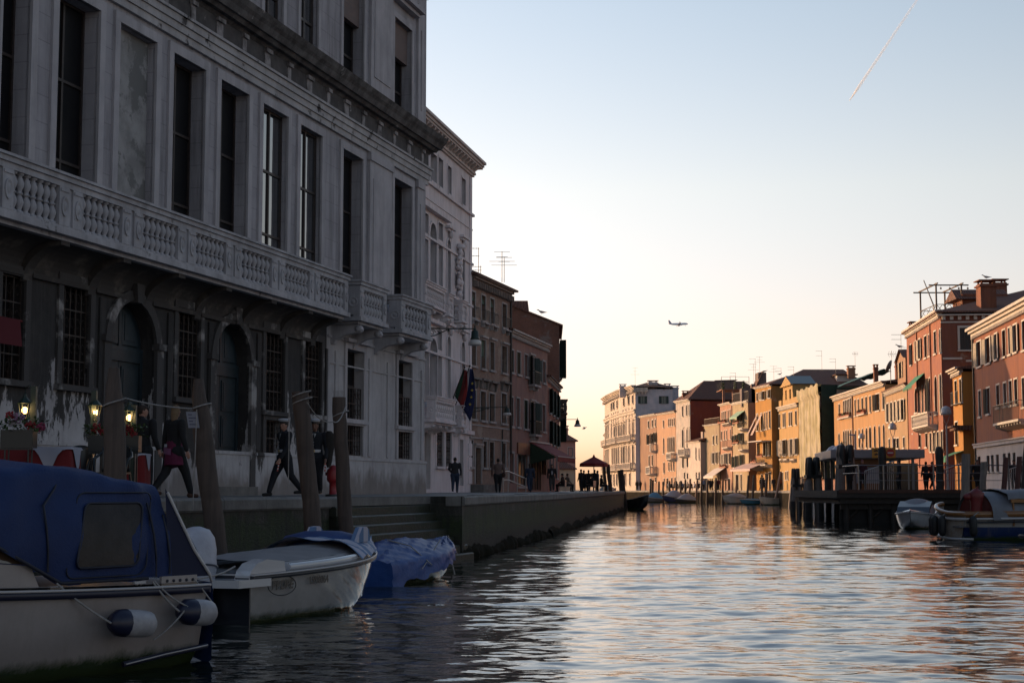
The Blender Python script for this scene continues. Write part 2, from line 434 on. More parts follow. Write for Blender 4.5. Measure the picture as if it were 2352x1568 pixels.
def body(parent, fr, L, z0, z1, D, ops, mats, depth=.3, left=True, right=True, name='wall', u0=0):
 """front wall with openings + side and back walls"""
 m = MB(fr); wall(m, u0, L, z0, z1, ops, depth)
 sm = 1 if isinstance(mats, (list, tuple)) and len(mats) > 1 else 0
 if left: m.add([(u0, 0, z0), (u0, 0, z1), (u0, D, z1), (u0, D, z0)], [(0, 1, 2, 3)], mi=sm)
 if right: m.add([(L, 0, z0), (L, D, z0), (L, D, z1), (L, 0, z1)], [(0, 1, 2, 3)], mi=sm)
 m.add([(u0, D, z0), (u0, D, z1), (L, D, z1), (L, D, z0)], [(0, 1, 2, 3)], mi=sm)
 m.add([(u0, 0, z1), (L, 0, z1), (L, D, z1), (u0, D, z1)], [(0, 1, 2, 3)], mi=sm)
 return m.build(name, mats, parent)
def roof(parent, fr, u0, u1, z, D, rise, over=.35, kind='hip', mat=None, th=.12):
 m = MB(fr); a, b, c, d = u0 - over, u1 + over, -over, D + over
 L = b - a; W_ = d - c
 if kind == 'hip':
  k = min(L, W_) / 2
  if L >= W_: r0, r1 = (a + k, (c + d) / 2, z + rise), (b - k - .01, (c + d) / 2, z + rise)
  else: r0, r1 = ((a + b) / 2, c + k, z + rise), ((a + b) / 2, d - k - .01, z + rise)
  vs = [(a, c, z), (b, c, z), (b, d, z), (a, d, z), r0, r1]
  if L >= W_: fs = [(0, 1, 5, 4), (1, 2, 5), (2, 3, 4, 5), (3, 0, 4)]
  else: fs = [(0, 1, 4), (1, 2, 5, 4), (2, 3, 5), (3, 0, 4, 5)]
 elif kind == 'along':   # ridge parallel to the facade
  vs = [(a, c, z), (b, c, z), (b, d, z), (a, d, z), (a, (c + d) / 2, z + rise), (b, (c + d) / 2, z + rise)]
  fs = [(0, 1, 5, 4), (1, 2, 5), (2, 3, 4, 5), (3, 0, 4)]
 elif kind == 'mono':    # rises towards the back
  vs = [(a, c, z), (b, c, z), (b, d, z), (a, d, z), (a, d, z + rise), (b, d, z + rise)]
  fs = [(0, 1, 5, 4), (1, 2, 5), (2, 3, 4, 5), (3, 0, 4)]
 else:                   # gable facing the facade
  vs = [(a, c, z), (b, c, z), (b, d, z), (a, d, z), ((a + b) / 2, c, z + rise), ((a + b) / 2, d, z + rise)]
  fs = [(0, 1, 4), (1, 2, 5, 4), (2, 3, 5), (3, 0, 4, 5)]
 m.add(vs, fs)
 m.add([(a, c, z), (b, c, z), (b, d, z), (a, d, z), (a, c, z - th), (b, c, z - th), (b, d, z - th), (a, d, z - th)], [(4, 7, 6, 5), (0, 4, 5, 1), (1, 5, 6, 2), (2, 6, 7, 3), (3, 7, 4, 0)])
 return m.build('roof', mat or TILES(), parent)
def chimney(parent, p, w, h, mat, cap=True, flare=1.35):
 m = MB(); x, y, z = p
 m.box(x - w / 2, x + w / 2, y - w / 2, y + w / 2, z, z + h)
 m.box(x - w * .6, x + w * .6, y - w * .6, y + w * .6, z + h - .25, z + h - .12)
 for sx in (-1, 1):
  for sy in (-1, 1): m.box(x + sx * w * .38 - .06, x + sx * w * .38 + .06, y + sy * w * .38 - .06, y + sy * w * .38 + .06, z + h + .001, z + h + .22)
 m.box(x - w * .62, x + w * .62, y - w * .62, y + w * .62, z + h + .22, z + h + .30)
 o = m.build('chimney', mat, parent)
 return o
def antenna(p, h, label, kind=0, group='television aerials on the roofs'):
 m = MB(); x, y, z = p; r = .022
 m.tube((x, y, z), (x, y, z + h), r, r, 5)
 if kind == 0:
  for k in (0, .22):
   zz = z + h - .05 - k * h; m.tube((x - .9, y, zz), (x + .05, y, zz), .015, .015, 4)
   for i in range(5): m.tube((x - .85 + i * .18, y - .25, zz), (x - .85 + i * .18, y + .25, zz), .009, .009, 4)
 elif kind == 1:
  for k, l in ((0, .5), (.16, .35), (.3, .8)):
   zz = z + h - .05 - k * h; m.tube((x - l, y, zz), (x + l, y, zz), .013, .013, 4)
 else:
  for k in range(4):
   m.tube((x - .35 + k * .22, y, z + h - .35), (x - .2 + k * .22, y, z + h - .05), .012, .012, 4); m.tube((x - .35 + k * .22, y, z + h - .35), (x - .2 + k * .22, y, z + h - .65), .012, .012, 4)
  m.tube((x - .4, y, z + h - .35), (x + .5, y, z + h - .35), .016, .016, 4)
 return tag(m.build('aerial', M_('grey_metal', (.2, .2, .2), .5, metal=.6), None), label, 'aerial', group)
# ================================================================= WATER
def make_water():
 rng = np.random.RandomState(5)
 NR, NC = 1300, 600
 inv = np.linspace(1 / 10.0, 1 / 340.0, NR); Y = 1 / inv
 ta = np.linspace(-.46, .46, NC)
 YY = np.repeat(Y[:, None], NC, 1); XX = YY * ta[None, :]
 step = np.gradient(Y)[:, None]
 H = np.zeros_like(YY)
 NW = 84
 for i in range(NW):
  lam = .20 * (2.0 / .20) ** ((i + rng.rand()) / NW)
  ang = rng.normal(0, .50) + (math.pi if rng.rand() < .4 else 0) + .12
  k = 2 * math.pi / lam; kx, ky = k * math.sin(ang), k * math.cos(ang)
  slope = WAVE * math.sqrt(2 / NW) * (1.25 if lam > .8 else 1.0)
  lamy = lam / max(.15, abs(math.cos(ang)))
  wgt = np.clip((lamy / step - 1.6) / 2.0, 0.0, 1)
  mod = 1 + .55 * np.sin(XX * .21 * rng.rand() + YY * .13 * rng.rand() + rng.rand() * 6)
  H += slope / k * np.sin(kx * XX + ky * YY + rng.rand() * 6.28) * wgt * mod
 H *= np.clip((YY - 10.2) / 1.5, 0, 1)
 V = np.stack([XX, YY, H], -1).reshape(-1, 3)
 idx = np.arange(NR * NC).reshape(NR, NC)
 Fq = np.stack([idx[:-1, :-1], idx[:-1, 1:], idx[1:, 1:], idx[1:, :-1]], -1).reshape(-1, 4)
 nv = len(V)
 ext = np.array([(-3000, -600, -.15), (3000, -600, -.15), (3000, 5200, -.15), (-3000, 5200, -.15)])
 V = np.concatenate([V, ext]); Fq = np.concatenate([Fq, [[nv, nv + 1, nv + 2, nv + 3]]])
 me = bpy.data.meshes.new('canal_water')
 me.vertices.add(len(V)); me.vertices.foreach_set('co', V.astype('f').ravel())
 me.loops.add(Fq.size); me.loops.foreach_set('vertex_index', Fq.astype('i').ravel())
 me.polygons.add(len(Fq)); me.polygons.foreach_set('loop_start', np.arange(0, Fq.size, 4, dtype='i')); me.polygons.foreach_set('loop_total', np.full(len(Fq), 4, dtype='i'))
 me.polygons.foreach_set('use_smooth', np.ones(len(Fq), dtype=bool)); me.update(); me.validate()
 m, nt, b = _mk('canal_water'); tc = nt.nodes.new('ShaderNodeTexCoord'); v = tc.outputs['Object']
 b.inputs['Base Color'].default_value = (.008, .013, .012, 1); b.inputs['Roughness'].default_value = .015
 b.inputs['IOR'].default_value = 2.0
 bumpn(nt, b, noise_n(nt, mapping(nt, v, (1.6, 4.2, 1)), 1.5, 3, .5), .14, .05)
 bumpn(nt, b, noise_n(nt, mapping(nt, v, (5, 11, 1)), 1.5, 2, .5), .07, .012)
 me.materials.append(m)
 o = bpy.data.objects.new('water', me); col.objects.link(o)
 return tag(o, 'rippled canal water reflecting the evening sky', kind='structure')
WAVE = .054
make_water()
# ================================================================= QUAYS
QZ = 1.58
def QUAYWALL():
 m, nt, b = _mk('quay_wall_stone'); tc = nt.nodes.new('ShaderNodeTexCoord'); uv = tc.outputs['UV']; ob = tc.outputs['Object']
 br = nt.nodes.new('ShaderNodeTexBrick'); nt.links.new(uv, br.inputs[0]); br.inputs['Scale'].default_value = 1
 br.inputs['Brick Width'].default_value = 1.15; br.inputs['Row Height'].default_value = .36; br.inputs['Mortar Size'].default_value = .012
 br.inputs['Color1'].default_value = (.075, .066, .058, 1); br.inputs['Color2'].default_value = (.05, .044, .038, 1); br.inputs['Mortar'].default_value = (.02, .02, .018, 1)
 sx = nt.nodes.new('ShaderNodeSeparateXYZ'); nt.links.new(uv, sx.inputs[0])
 n = noise_n(nt, ob, 1.7, 8, .7)
 add = nt.nodes.new('ShaderNodeMath'); add.operation = 'MULTIPLY_ADD'; nt.links.new(n, add.inputs[0]); add.inputs[1].default_value = -1.5; nt.links.new(sx.outputs[1], add.inputs[2])
 moss = ramp(nt, add.outputs[0], .30, .55, (1, 1, 1, 1), (0, 0, 0, 1))
 o = mixc(nt, moss, br.outputs[0], (.034, .050, .012))
 add2 = nt.nodes.new('ShaderNodeMath'); add2.operation = 'MULTIPLY_ADD'; nt.links.new(noise_n(nt, ob, 5, 6, .8), add2.inputs[0]); add2.inputs[1].default_value = -.8; nt.links.new(sx.outputs[1], add2.inputs[2])
 o = mixc(nt, ramp(nt, add2.outputs[0], .0, .35, (1, 1, 1, 1), (0, 0, 0, 1)), o, (.022, .017, .010))
 o = mixc(nt, ramp(nt, noise_n(nt, mapping(nt, ob, (1, 1, .25)), 3, 7, .8), .40, .66), o, (.016, .017, .012))
 nt.links.new(o, b.inputs['Base Color']); b.inputs['Roughness'].default_value = .7
 bumpn(nt, b, noise_n(nt, ob, 9, 8, .8), .9, .08); MATS['quay_wall_stone'] = m; return m
def PAVING():
 m, nt, b = _mk('paving_slabs'); tc = nt.nodes.new('ShaderNodeTexCoord'); uv = tc.outputs['UV']; ob = tc.outputs['Object']
 br = nt.nodes.new('ShaderNodeTexBrick'); nt.links.new(uv, br.inputs[0]); br.inputs['Scale'].default_value = 1
 br.inputs['Brick Width'].default_value = .9; br.inputs['Row Height'].default_value = .42; br.inputs['Mortar Size'].default_value = .01
 br.inputs['Color1'].default_value = (.19, .185, .18, 1); br.inputs['Color2'].default_value = (.14, .137, .135, 1); br.inputs['Mortar'].default_value = (.04, .04, .04, 1)
 o = mixc(nt, ramp(nt, noise_n(nt, ob, .8, 6, .7), .35, .7), br.outputs[0], (.10, .098, .095))
 nt.links.new(o, b.inputs['Base Color']); b.inputs['Roughness'].default_value = .55; bumpn(nt, b, br.outputs[1], -.5, .01)
 MATS['paving_slabs'] = m; return m
QW, PV = QUAYWALL(), PAVING()
KERB = M_('kerb_stone', (.19, .18, .17), .75, (.10, .095, .09), 1.6, .35, .65, streak=.5, bump=.5, bscale=14)
def edge_line(m, pts, z0, z1, mi=0):
 s = 0
 for a, b in zip(pts[:-1], pts[1:]):
  a, b = Vector((*a, 0)), Vector((*b, 0)); L = (b - a).length
  base = len(m.v); m.v += [m.M @ Vector((a.x, a.y, z0)), m.M @ Vector((b.x, b.y, z0)), m.M @ Vector((b.x, b.y, z1)), m.M @ Vector((a.x, a.y, z1))]
  m.f.append([base, base + 1, base + 2, base + 3]); m.uv += [(s, z0), (s + L, z0), (s + L, z1), (s, z1)]; m.sm.append(False); m.mi.append(mi); s += L
def kerb(pts, name, label, side=1, w=.42, h=.24, over=.07):
 m = MB()
 for a, b in zip(pts[:-1], pts[1:]):
  fr = Frame(a, b); n = max(1, round(fr.L / 1.6)); k = MB(fr)
  for i in range(n):
   u0, u1 = fr.L * i / n + .006, fr.L * (i + 1) / n - .006; q = .012 * math.sin(i * 7.3 + a[0])
   prof = [(w, QZ - .02), (w, QZ + .012 + q), (-over + .04, QZ + .012 + q), (-over, QZ - .03), (-over, QZ - h + .04), (-over + .04, QZ - h), (w, QZ - h)]
   k.ext(prof, 'x', u0, u1)
  m.v += k.v; b0 = len(m.v) - len(k.v); m.f += [[i + b0 for i in f] for f in k.f]; m.uv += k.uv; m.sm += k.sm; m.mi += k.mi
 return tag(m.build(name, KERB, None), label, kind='structure')
LA = [(-12.55, 5.0), (-5.85, 26.9), (-3.8, 33.6)]
LB = [(-1.24, 38.8), (1.36, 58.5), (10.2, 140.0), (9.8, 165.0), (-14, 215.0), (-120, 330.0)]
LSTAIR = (-2.2, 39.1)
m = MB()
top = LA + [LSTAIR] + LB + [(-420, 330), (-420, 5)]
m.add([(x, y, QZ) for x, y in top], [tuple(range(len(top)))])
m.build('quay', PV, None); tag(bpy.data.objects['quay'], 'grey stone paved fondamenta along the left bank', kind='structure')
m = MB(); edge_line(m, LA + [LSTAIR] + LB, -1.0, QZ - .004)
tag(m.build('quay_wall', QW, None), 'mossy stone quay wall dropping to the water on the left bank', kind='structure')
def weed(pts, label, seed):
 rr = random.Random(seed); m = MB()
 for a, b in zip(pts[:-1], pts[1:]):
  fr = Frame(a, b); n = int(fr.L / .22) if fr.L < 60 else int(fr.L / .5); rows = []
  for i in range(n + 1):
   u = fr.L * i / n; h = .20 + .10 * rr.random() + .08 * math.sin(u * .9); d = .05 + .13 * rr.random()
   rows.append([fr.pt(u, -.02, h), fr.pt(u, -d * .8, h * .75), fr.pt(u, -d * 1.2, h * .3), fr.pt(u, -d, -.15)])
  m.loft(rows, True, 0, False, False)
 o = m.build('seaweed', M_('dark_seaweed', (.014, .010, .005), .95, (.006, .007, .003), 6, bump=1, bscale=20, spec=.1), None); return tag(o, label, 'seaweed', None, 'stuff')
weed(LA, 'dark seaweed fringe at the waterline of the near left quay', 3); weed(LB[:4], 'dark seaweed fringe at the waterline of the left quay beyond the steps', 4)
kerb(LA, 'quay_kerb', 'worn stone kerb along the near left quay')
kerb(LB[:4], 'quay_kerb', 'worn stone kerb along the left quay beyond the steps')
# mooring steps
fs_ = Frame(LA[-1], LSTAIR)
m = MB(fs_)
for i in range(8):
 m.ext([(0, QZ - .2 * (i + 1) - .6), (0, QZ - .2 * (i + 1)), (-.16 * (i + 1) + .03, QZ - .2 * (i + 1)), (-.16 * (i + 1), QZ - .2 * (i + 1) - .03), (-.16 * (i + 1), QZ - .2 * (i + 1) - .6)], 'x', -.35, fs_.L + .6)
STEPM = M_('wet_mossy_stone', (.028, .027, .022), .55, (.014, .020, .007), 2.2, .4, .6, bump=.8, bscale=10, patch=(.02, .022, .014), pscale=2, plo=.5, phi=.56)
tag(m.build('mooring_steps', STEPM, None), 'mossy stone steps going down from the left quay into the water', kind='structure')
m = MB(fs_); m.box(-.05, fs_.L, -.16, .4, QZ - .19, QZ - .008); tag(m.build('top_step', KERB, None), 'pale stone top step at the head of the mooring steps', kind='structure')
# right bank
RE = [(24.5, -20), (26.6, 60), (28.0, 112), (29.8, 150), (30.3, 191), (24.0, 222), (14.5, 262), (11.0, 300), (8, 420)]
m = MB(); pts = [(x, y) for x, y in RE] + [(500, 420), (500, -20)]
m.add([(x, y, QZ) for x, y in pts], [tuple(range(len(pts)))])
tag(m.build('quay', PV, None), 'paved quay along the sunlit right bank', kind='structure')
m = MB(); edge_line(m, RE, -1.0, QZ - .004); tag(m.build('quay_wall', M_('wet_dark_wall', (.028, .024, .019), .95, (.012, .011, .009), 1.2, bump=.6, bscale=8, spec=.03), None), 'dark stone quay wall under the right bank', kind='structure')
kerb(RE[1:7][::-1], 'quay_kerb', 'stone kerb along the right bank quay')
# ================================================================= NEAR PALACE
PC = (-3.38, 59.8)
PF = Frame((PC[0] - .278 * 39.8, 20.0), PC); PL = PF.L
PALST = M_('palace_marble', (.42, .395, .415), .8, (.30, .28, .30), .7, .35, .72, streak=.85, bump=.25, bscale=14)
joints(PALST, 1.3, .62, .45)
PALTRIM = M_('palace_trim', (.47, .44, .455), .78, (.34, .318, .335), 1.0, .35, .72, streak=.6, bump=.25, bscale=20)
def BLACKCRUST():
 m, nt, b = _mk('crusted_marble'); tc = nt.nodes.new('ShaderNodeTexCoord'); ob = tc.outputs['Object']
 base = mixc(nt, ramp(nt, noise_n(nt, ob, .9, 8, .65), .35, .7), (.47, .45, .46), (.33, .31, .32))
 sx = nt.nodes.new('ShaderNodeSeparateXYZ'); nt.links.new(ob, sx.inputs[0])
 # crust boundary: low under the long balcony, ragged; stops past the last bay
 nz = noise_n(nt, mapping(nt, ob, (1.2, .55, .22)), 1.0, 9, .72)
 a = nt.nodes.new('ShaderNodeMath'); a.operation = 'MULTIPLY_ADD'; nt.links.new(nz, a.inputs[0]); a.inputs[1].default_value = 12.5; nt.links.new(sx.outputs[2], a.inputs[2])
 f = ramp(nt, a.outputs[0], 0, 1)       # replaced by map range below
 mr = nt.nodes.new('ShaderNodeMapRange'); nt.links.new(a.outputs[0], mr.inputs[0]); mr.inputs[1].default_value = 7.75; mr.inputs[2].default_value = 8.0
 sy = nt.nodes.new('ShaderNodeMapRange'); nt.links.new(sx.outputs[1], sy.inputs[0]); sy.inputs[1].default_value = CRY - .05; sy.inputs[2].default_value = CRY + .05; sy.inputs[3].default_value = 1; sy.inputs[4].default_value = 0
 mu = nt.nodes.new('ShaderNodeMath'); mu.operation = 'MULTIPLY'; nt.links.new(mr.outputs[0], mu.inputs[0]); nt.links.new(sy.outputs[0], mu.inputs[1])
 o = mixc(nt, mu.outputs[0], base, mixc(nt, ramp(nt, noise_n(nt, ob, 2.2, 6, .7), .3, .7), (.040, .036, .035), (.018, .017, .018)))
 # damp foot of the wall
 nz2 = noise_n(nt, mapping(nt, ob, (.7, .7, .3)), 1.6, 7, .7)
 a2 = nt.nodes.new('ShaderNodeMath'); a2.operation = 'MULTIPLY_ADD'; nt.links.new(nz2, a2.inputs[0]); a2.inputs[1].default_value = -2.6; nt.links.new(sx.outputs[2], a2.inputs[2])
 mr2 = nt.nodes.new('ShaderNodeMapRange'); nt.links.new(a2.outputs[0], mr2.inputs[0]); mr2.inputs[1].default_value = -1.0; mr2.inputs[2].default_value = -.5; mr2.inputs[3].default_value = .75; mr2.inputs[4].default_value = 0
 o = mixc(nt, mr2.outputs[0], o, (.15, .125, .11))
 st = ramp(nt, noise_n(nt, mapping(nt, ob, (1, 1, .07)), 3.4, 7, .75), .5, .75, (0, 0, 0, 1), (.55, .55, .55, 1))
 o = mixc(nt, st, o, (.09, .08, .08))
 nt.links.new(o, b.inputs['Base Color']); b.inputs['Roughness'].default_value = .85
 bumpn(nt, b, noise_n(nt, ob, 16, 6, .7), .35); MATS['crusted_marble'] = m; return m
def pz(px, py, off=0): return PF.z(px, py, off)
def pu(px, py, off=0): return PF.u(px, py, off)
root = thing('palace', 'tall grey marble palace with long balustraded balcony, filling the left side', 'palace', PF.pt(PL / 2, 0, QZ))
CRY = PF.pt(pu(748, 1000), 0, 0).y - root.location.y
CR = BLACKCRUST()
DARKST = M_('sooty_marble', (.10, .093, .093), .85, (.30, .28, .28), 2.2, .50, .68, streak=.5, bump=.4, bscale=15)
UG = GLASS('dusty_glass', (.009, .009, .011), .35, .12, .3)
RG = GLASS('clean_glass', (.02, .024, .03), .02, 1.0, .02); RG.node_tree.nodes['Principled BSDF'].inputs['IOR'].default_value = 2.6
# storey levels
ZR = 8.55                     # balcony rail top
ZB = 7.12                     # balcony slab underside
ZL = pz(785, 341)             # lintel of the tall windows
off = lambda d: PF
ops1 = []
for a, b, y in ((2, 70, 0), (131, 227, 33), (395, 469, 150), (504, 569, 205), (601, 659, 262), (687, 737, 305), (785, 831, 352), (903, 944, 410)):
 ops1.append((pu(a, y), pu(b, y), 7.45, ZL))
ua = pu(-140, 0); ops1.insert(0, (ua - .2, ua + 1.75, 7.45, ZL))
niche1 = (pu(272, 80), pu(356, 120), 7.45, ZL)
ZA = ZL + .40                 # surround top / architrave base
ZF = ZA + .62; ZC = ZF + .62; ZT = ZC + .62     # frieze base, cornice base, cornice top
ops2 = []
Z2 = pz(924, 55); 
for a, b, y in ((604, 648, 60), (687.6, 728.6, 80), (786, 834, 60), (904, 944, 90)):
 ops2.append((pu(a, y), pu(b, y), ZT + .05, Z2))
for du in (4.6, 9.2): ops2.insert(0, (ops2[0][0] - du if du == 4.6 else ops2[0][0] - 4.4, (ops2[0][1] - du) if du == 4.6 else ops2[0][0] - 3.0, ZT + .05, Z2))
ops2 = [(o[0], o[1], o[2], o[3]) for o in ops2]
niche2 = (pu(500, 10), pu(560, 20), ZT + .3, Z2)
ops0 = {}
ops0['w0'] = (pu(-2, 750), pu(53, 750), pz(30, 873), pz(30, 632))
ops0['w1'] = (pu(140, 750), pu(203, 750), pz(166, 886), pz(142, 648))
ops0['d1'] = (pu(247, 900), pu(352, 900), QZ + .1, pz(300, 691), 'arch')
ops0['w2'] = (pu(405, 800), pu(457, 800), pz(430, 915), pz(405, 704))
ops0['d2'] = (pu(489, 900), pu(571, 900), QZ + .25, pz(535, 742), 'arch')
ops0['w3'] = (pu(607, 850), pu(651, 850), pz(630, 945), pz(607, 755))
ops0['l3'] = (pu(607, 1000), pu(650, 1000), pz(630, 1048), pz(607, 963))
ops0['w4'] = (pu(697, 850), pu(736, 850), pz(715, 952), pz(697, 777))
ops0['l4'] = (pu(697, 1000), pu(735, 1000), pz(715, 1052), pz(697, 968))
ops0['w5'] = (pu(794, 900), pu(833, 900), pz(812, 964), pz(794, 800))
ops0['l5'] = (pu(794, 1000), pu(831, 1000), pz(812, 1046), pz(794, 975))
ops0['w6'] = (pu(912, 900), pu(944, 900), pz(928, 979), pz(912, 826))
ops0['l6'] = (pu(912, 1000), pu(944, 1000), pz(928, 1054), pz(912, 990))
ZM = 7.2
# ground floor wall
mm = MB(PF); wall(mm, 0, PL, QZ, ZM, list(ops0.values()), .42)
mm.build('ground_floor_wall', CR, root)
# upper wall, side wall and back
mm = MB(PF)
wall(mm, 0, PL, ZM, ZA, ops1 + [niche1], .62)
wall(mm, 0, PL, ZA, 21.5, [(o[0], o[1], o[2], o[3]) for o in ops2] + [niche2], .62)
for nn in (niche1, niche2): mm.add([(nn[0], .25, nn[2]), (nn[1], .25, nn[2]), (nn[1], .25, nn[3]), (nn[0], .25, nn[3])], [(0, 1, 2, 3)])
mm.add([(PL, 0, QZ), (PL, 24, QZ), (PL, 24, 21.5), (PL, 0, 21.5)], [(0, 1, 2, 3)]); mm.add([(0, 0, QZ), (0, 24, QZ), (0, 24, 21.5), (0, 0, 21.5)], [(0, 1, 2, 3)])
mm.add([(0, 24, QZ), (PL, 24, QZ), (PL, 24, 21.5), (0, 24, 21.5)], [(0, 1, 2, 3)]); mm.add([(0, 0, 21.5), (PL, 0, 21.5), (PL, 24, 21.5), (0, 24, 21.5)], [(0, 1, 2, 3)])
mm.build('upper_wall', PALST, root)
cornice(root, PF, 0, PL, 21.5, .7, .8, mat=PALTRIM)
# window joinery, piano nobile and above
for i, o in enumerate(ops1):
 window(root, PF, o, .20 if i in (5, 6) else .42, (1, 2), gmat=RG if i in (5, 6) else UG, sur=(.24, .07), smat=PALTRIM, sill=False, fw=.07)
for i, o in enumerate(ops2):
 blocked = i >= 4
 w = window(root, PF, (o[0], o[1], o[2], o[3]), .20 if i in (2, 3) else .42, (1, 2), gmat=RG if i in (2, 3) else UG, sur=(.2, .06), smat=PALTRIM, sill=False, fw=.09)
 if blocked:
  g = MB(PF); g.box(o[0] + .002, o[1] - .002, .15, .36, Z2 - 1.35, Z2 - .002); g.build('bricked_head', BRICK('infill_brick', (.22, .15, .13), (.17, .13, .12), (.2, .18, .17)), w)
for nn in (niche1, niche2):
 g = MB(PF); sw = .24
 g.box(nn[0] - sw, nn[0], -.07, .05, nn[2], nn[3]); g.box(nn[1], nn[1] + sw, -.07, .05, nn[2], nn[3]); g.box(nn[0] - sw - .002, nn[1] + sw + .002, -.074, .05, nn[3], nn[3] + sw)
 g.build('blind_niche_frame', PALTRIM, root)
 g = MB(PF); g.box(nn[0], nn[1], .20, .249, nn[2], nn[3]); g.build('niche_panel', M_('niche_plaster', (.36, .345, .34), .85, (.24, .23, .225), .8, .45, .6, patch=(.17, .165, .16), pscale=.45, plo=.53, phi=.56), root)
# wide pilasters on the last bays
for a, b in ((837, 900), (948, 972)):
 u0, u1 = pu(a, 500) + .28, pu(b, 500) - .25
 if u1 - u0 > .4:
  g = MB(PF); g.box(u0, u1, -.10, .05, 7.3, ZA - .3); g.box(u0 + .3, u1 - .3, -.13, .05, 7.6, ZA - .9); g.box(u0 - .06, u1 + .06, -.16, .05, ZA - .298, ZA - .005)
  g.build('pilaster', PALTRIM, root)
  g = MB(PF); g.box(u0, u1, -.10, .05, ZT + .1, 20.5); g.box(u0 + .3, u1 - .3, -.13, .05, ZT + .9, 19.5); g.build('pilaster', PALTRIM, root)
# entablature: architrave fasciae, frieze with dark panels, cornice
g = MB(PF)
for k in range(3): g.box(0, PL + .05 * (k + 1), -.10 - .05 * k, .05, ZA + .20 * k, ZA + .20 * k + .199)
g.box(0, PL + .2, -.26, .05, ZF - .02, ZF + .055)
g.build('architrave', M_('stained_trim', (.48, .455, .455), .8, (.33, .31, .315), 1.0, .35, .72, streak=.6, bump=.25, patch=(.045, .04, .042), pscale=1.6, plo=.60, phi=.66), root)
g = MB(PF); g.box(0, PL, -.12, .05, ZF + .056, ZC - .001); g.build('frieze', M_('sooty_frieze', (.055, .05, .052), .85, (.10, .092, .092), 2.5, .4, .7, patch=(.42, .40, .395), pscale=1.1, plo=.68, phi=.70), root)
FBM = M_('frieze_stone', (.33, .305, .31), .8, (.09, .08, .08), 2.2, .40, .62)
g = MB(PF); n = 26
for k in range(n):
 u0 = PL * (k + .5) / n; w_ = .13 if k % 2 else .20
 g = MB(PF); g.box(u0 - w_, u0 + w_, -.15, .04, ZF + .057, ZC - .002); g.box(u0 - w_ - .03, u0 + w_ + .03, -.22, .04, ZC - .12, ZC - .003); g.build('frieze_block', FBM, root)
g = MB(PF)
for k, (h0, h1, p) in enumerate(((0, .10, .22), (.101, .2, .45), (.201, .36, .62), (.361, .46, .70), (.461, .62, .78))):
 g.ext([(.05, ZC + h0), (.05, ZC + h1), (-p, ZC + h1), (-p + .09, ZC + h0)], 'x', 0, PL + p * .6)
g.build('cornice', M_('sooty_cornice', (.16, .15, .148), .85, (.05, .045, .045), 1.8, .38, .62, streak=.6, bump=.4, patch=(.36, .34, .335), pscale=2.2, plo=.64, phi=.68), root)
# small hood over the last upper window
o = ops2[-1]; g = MB(PF); g.box(o[0] - .5, o[1] + .5, -.42, .05, Z2 + .75, Z2 + .9); g.box(o[0] - .35, o[1] + .35, -.25, .05, Z2 + .6, Z2 + .749); g.box(0, PL + .05, -.08, .05, Z2 + 1.8, Z2 + 2.1); g.build('window_hood', PALTRIM, root)
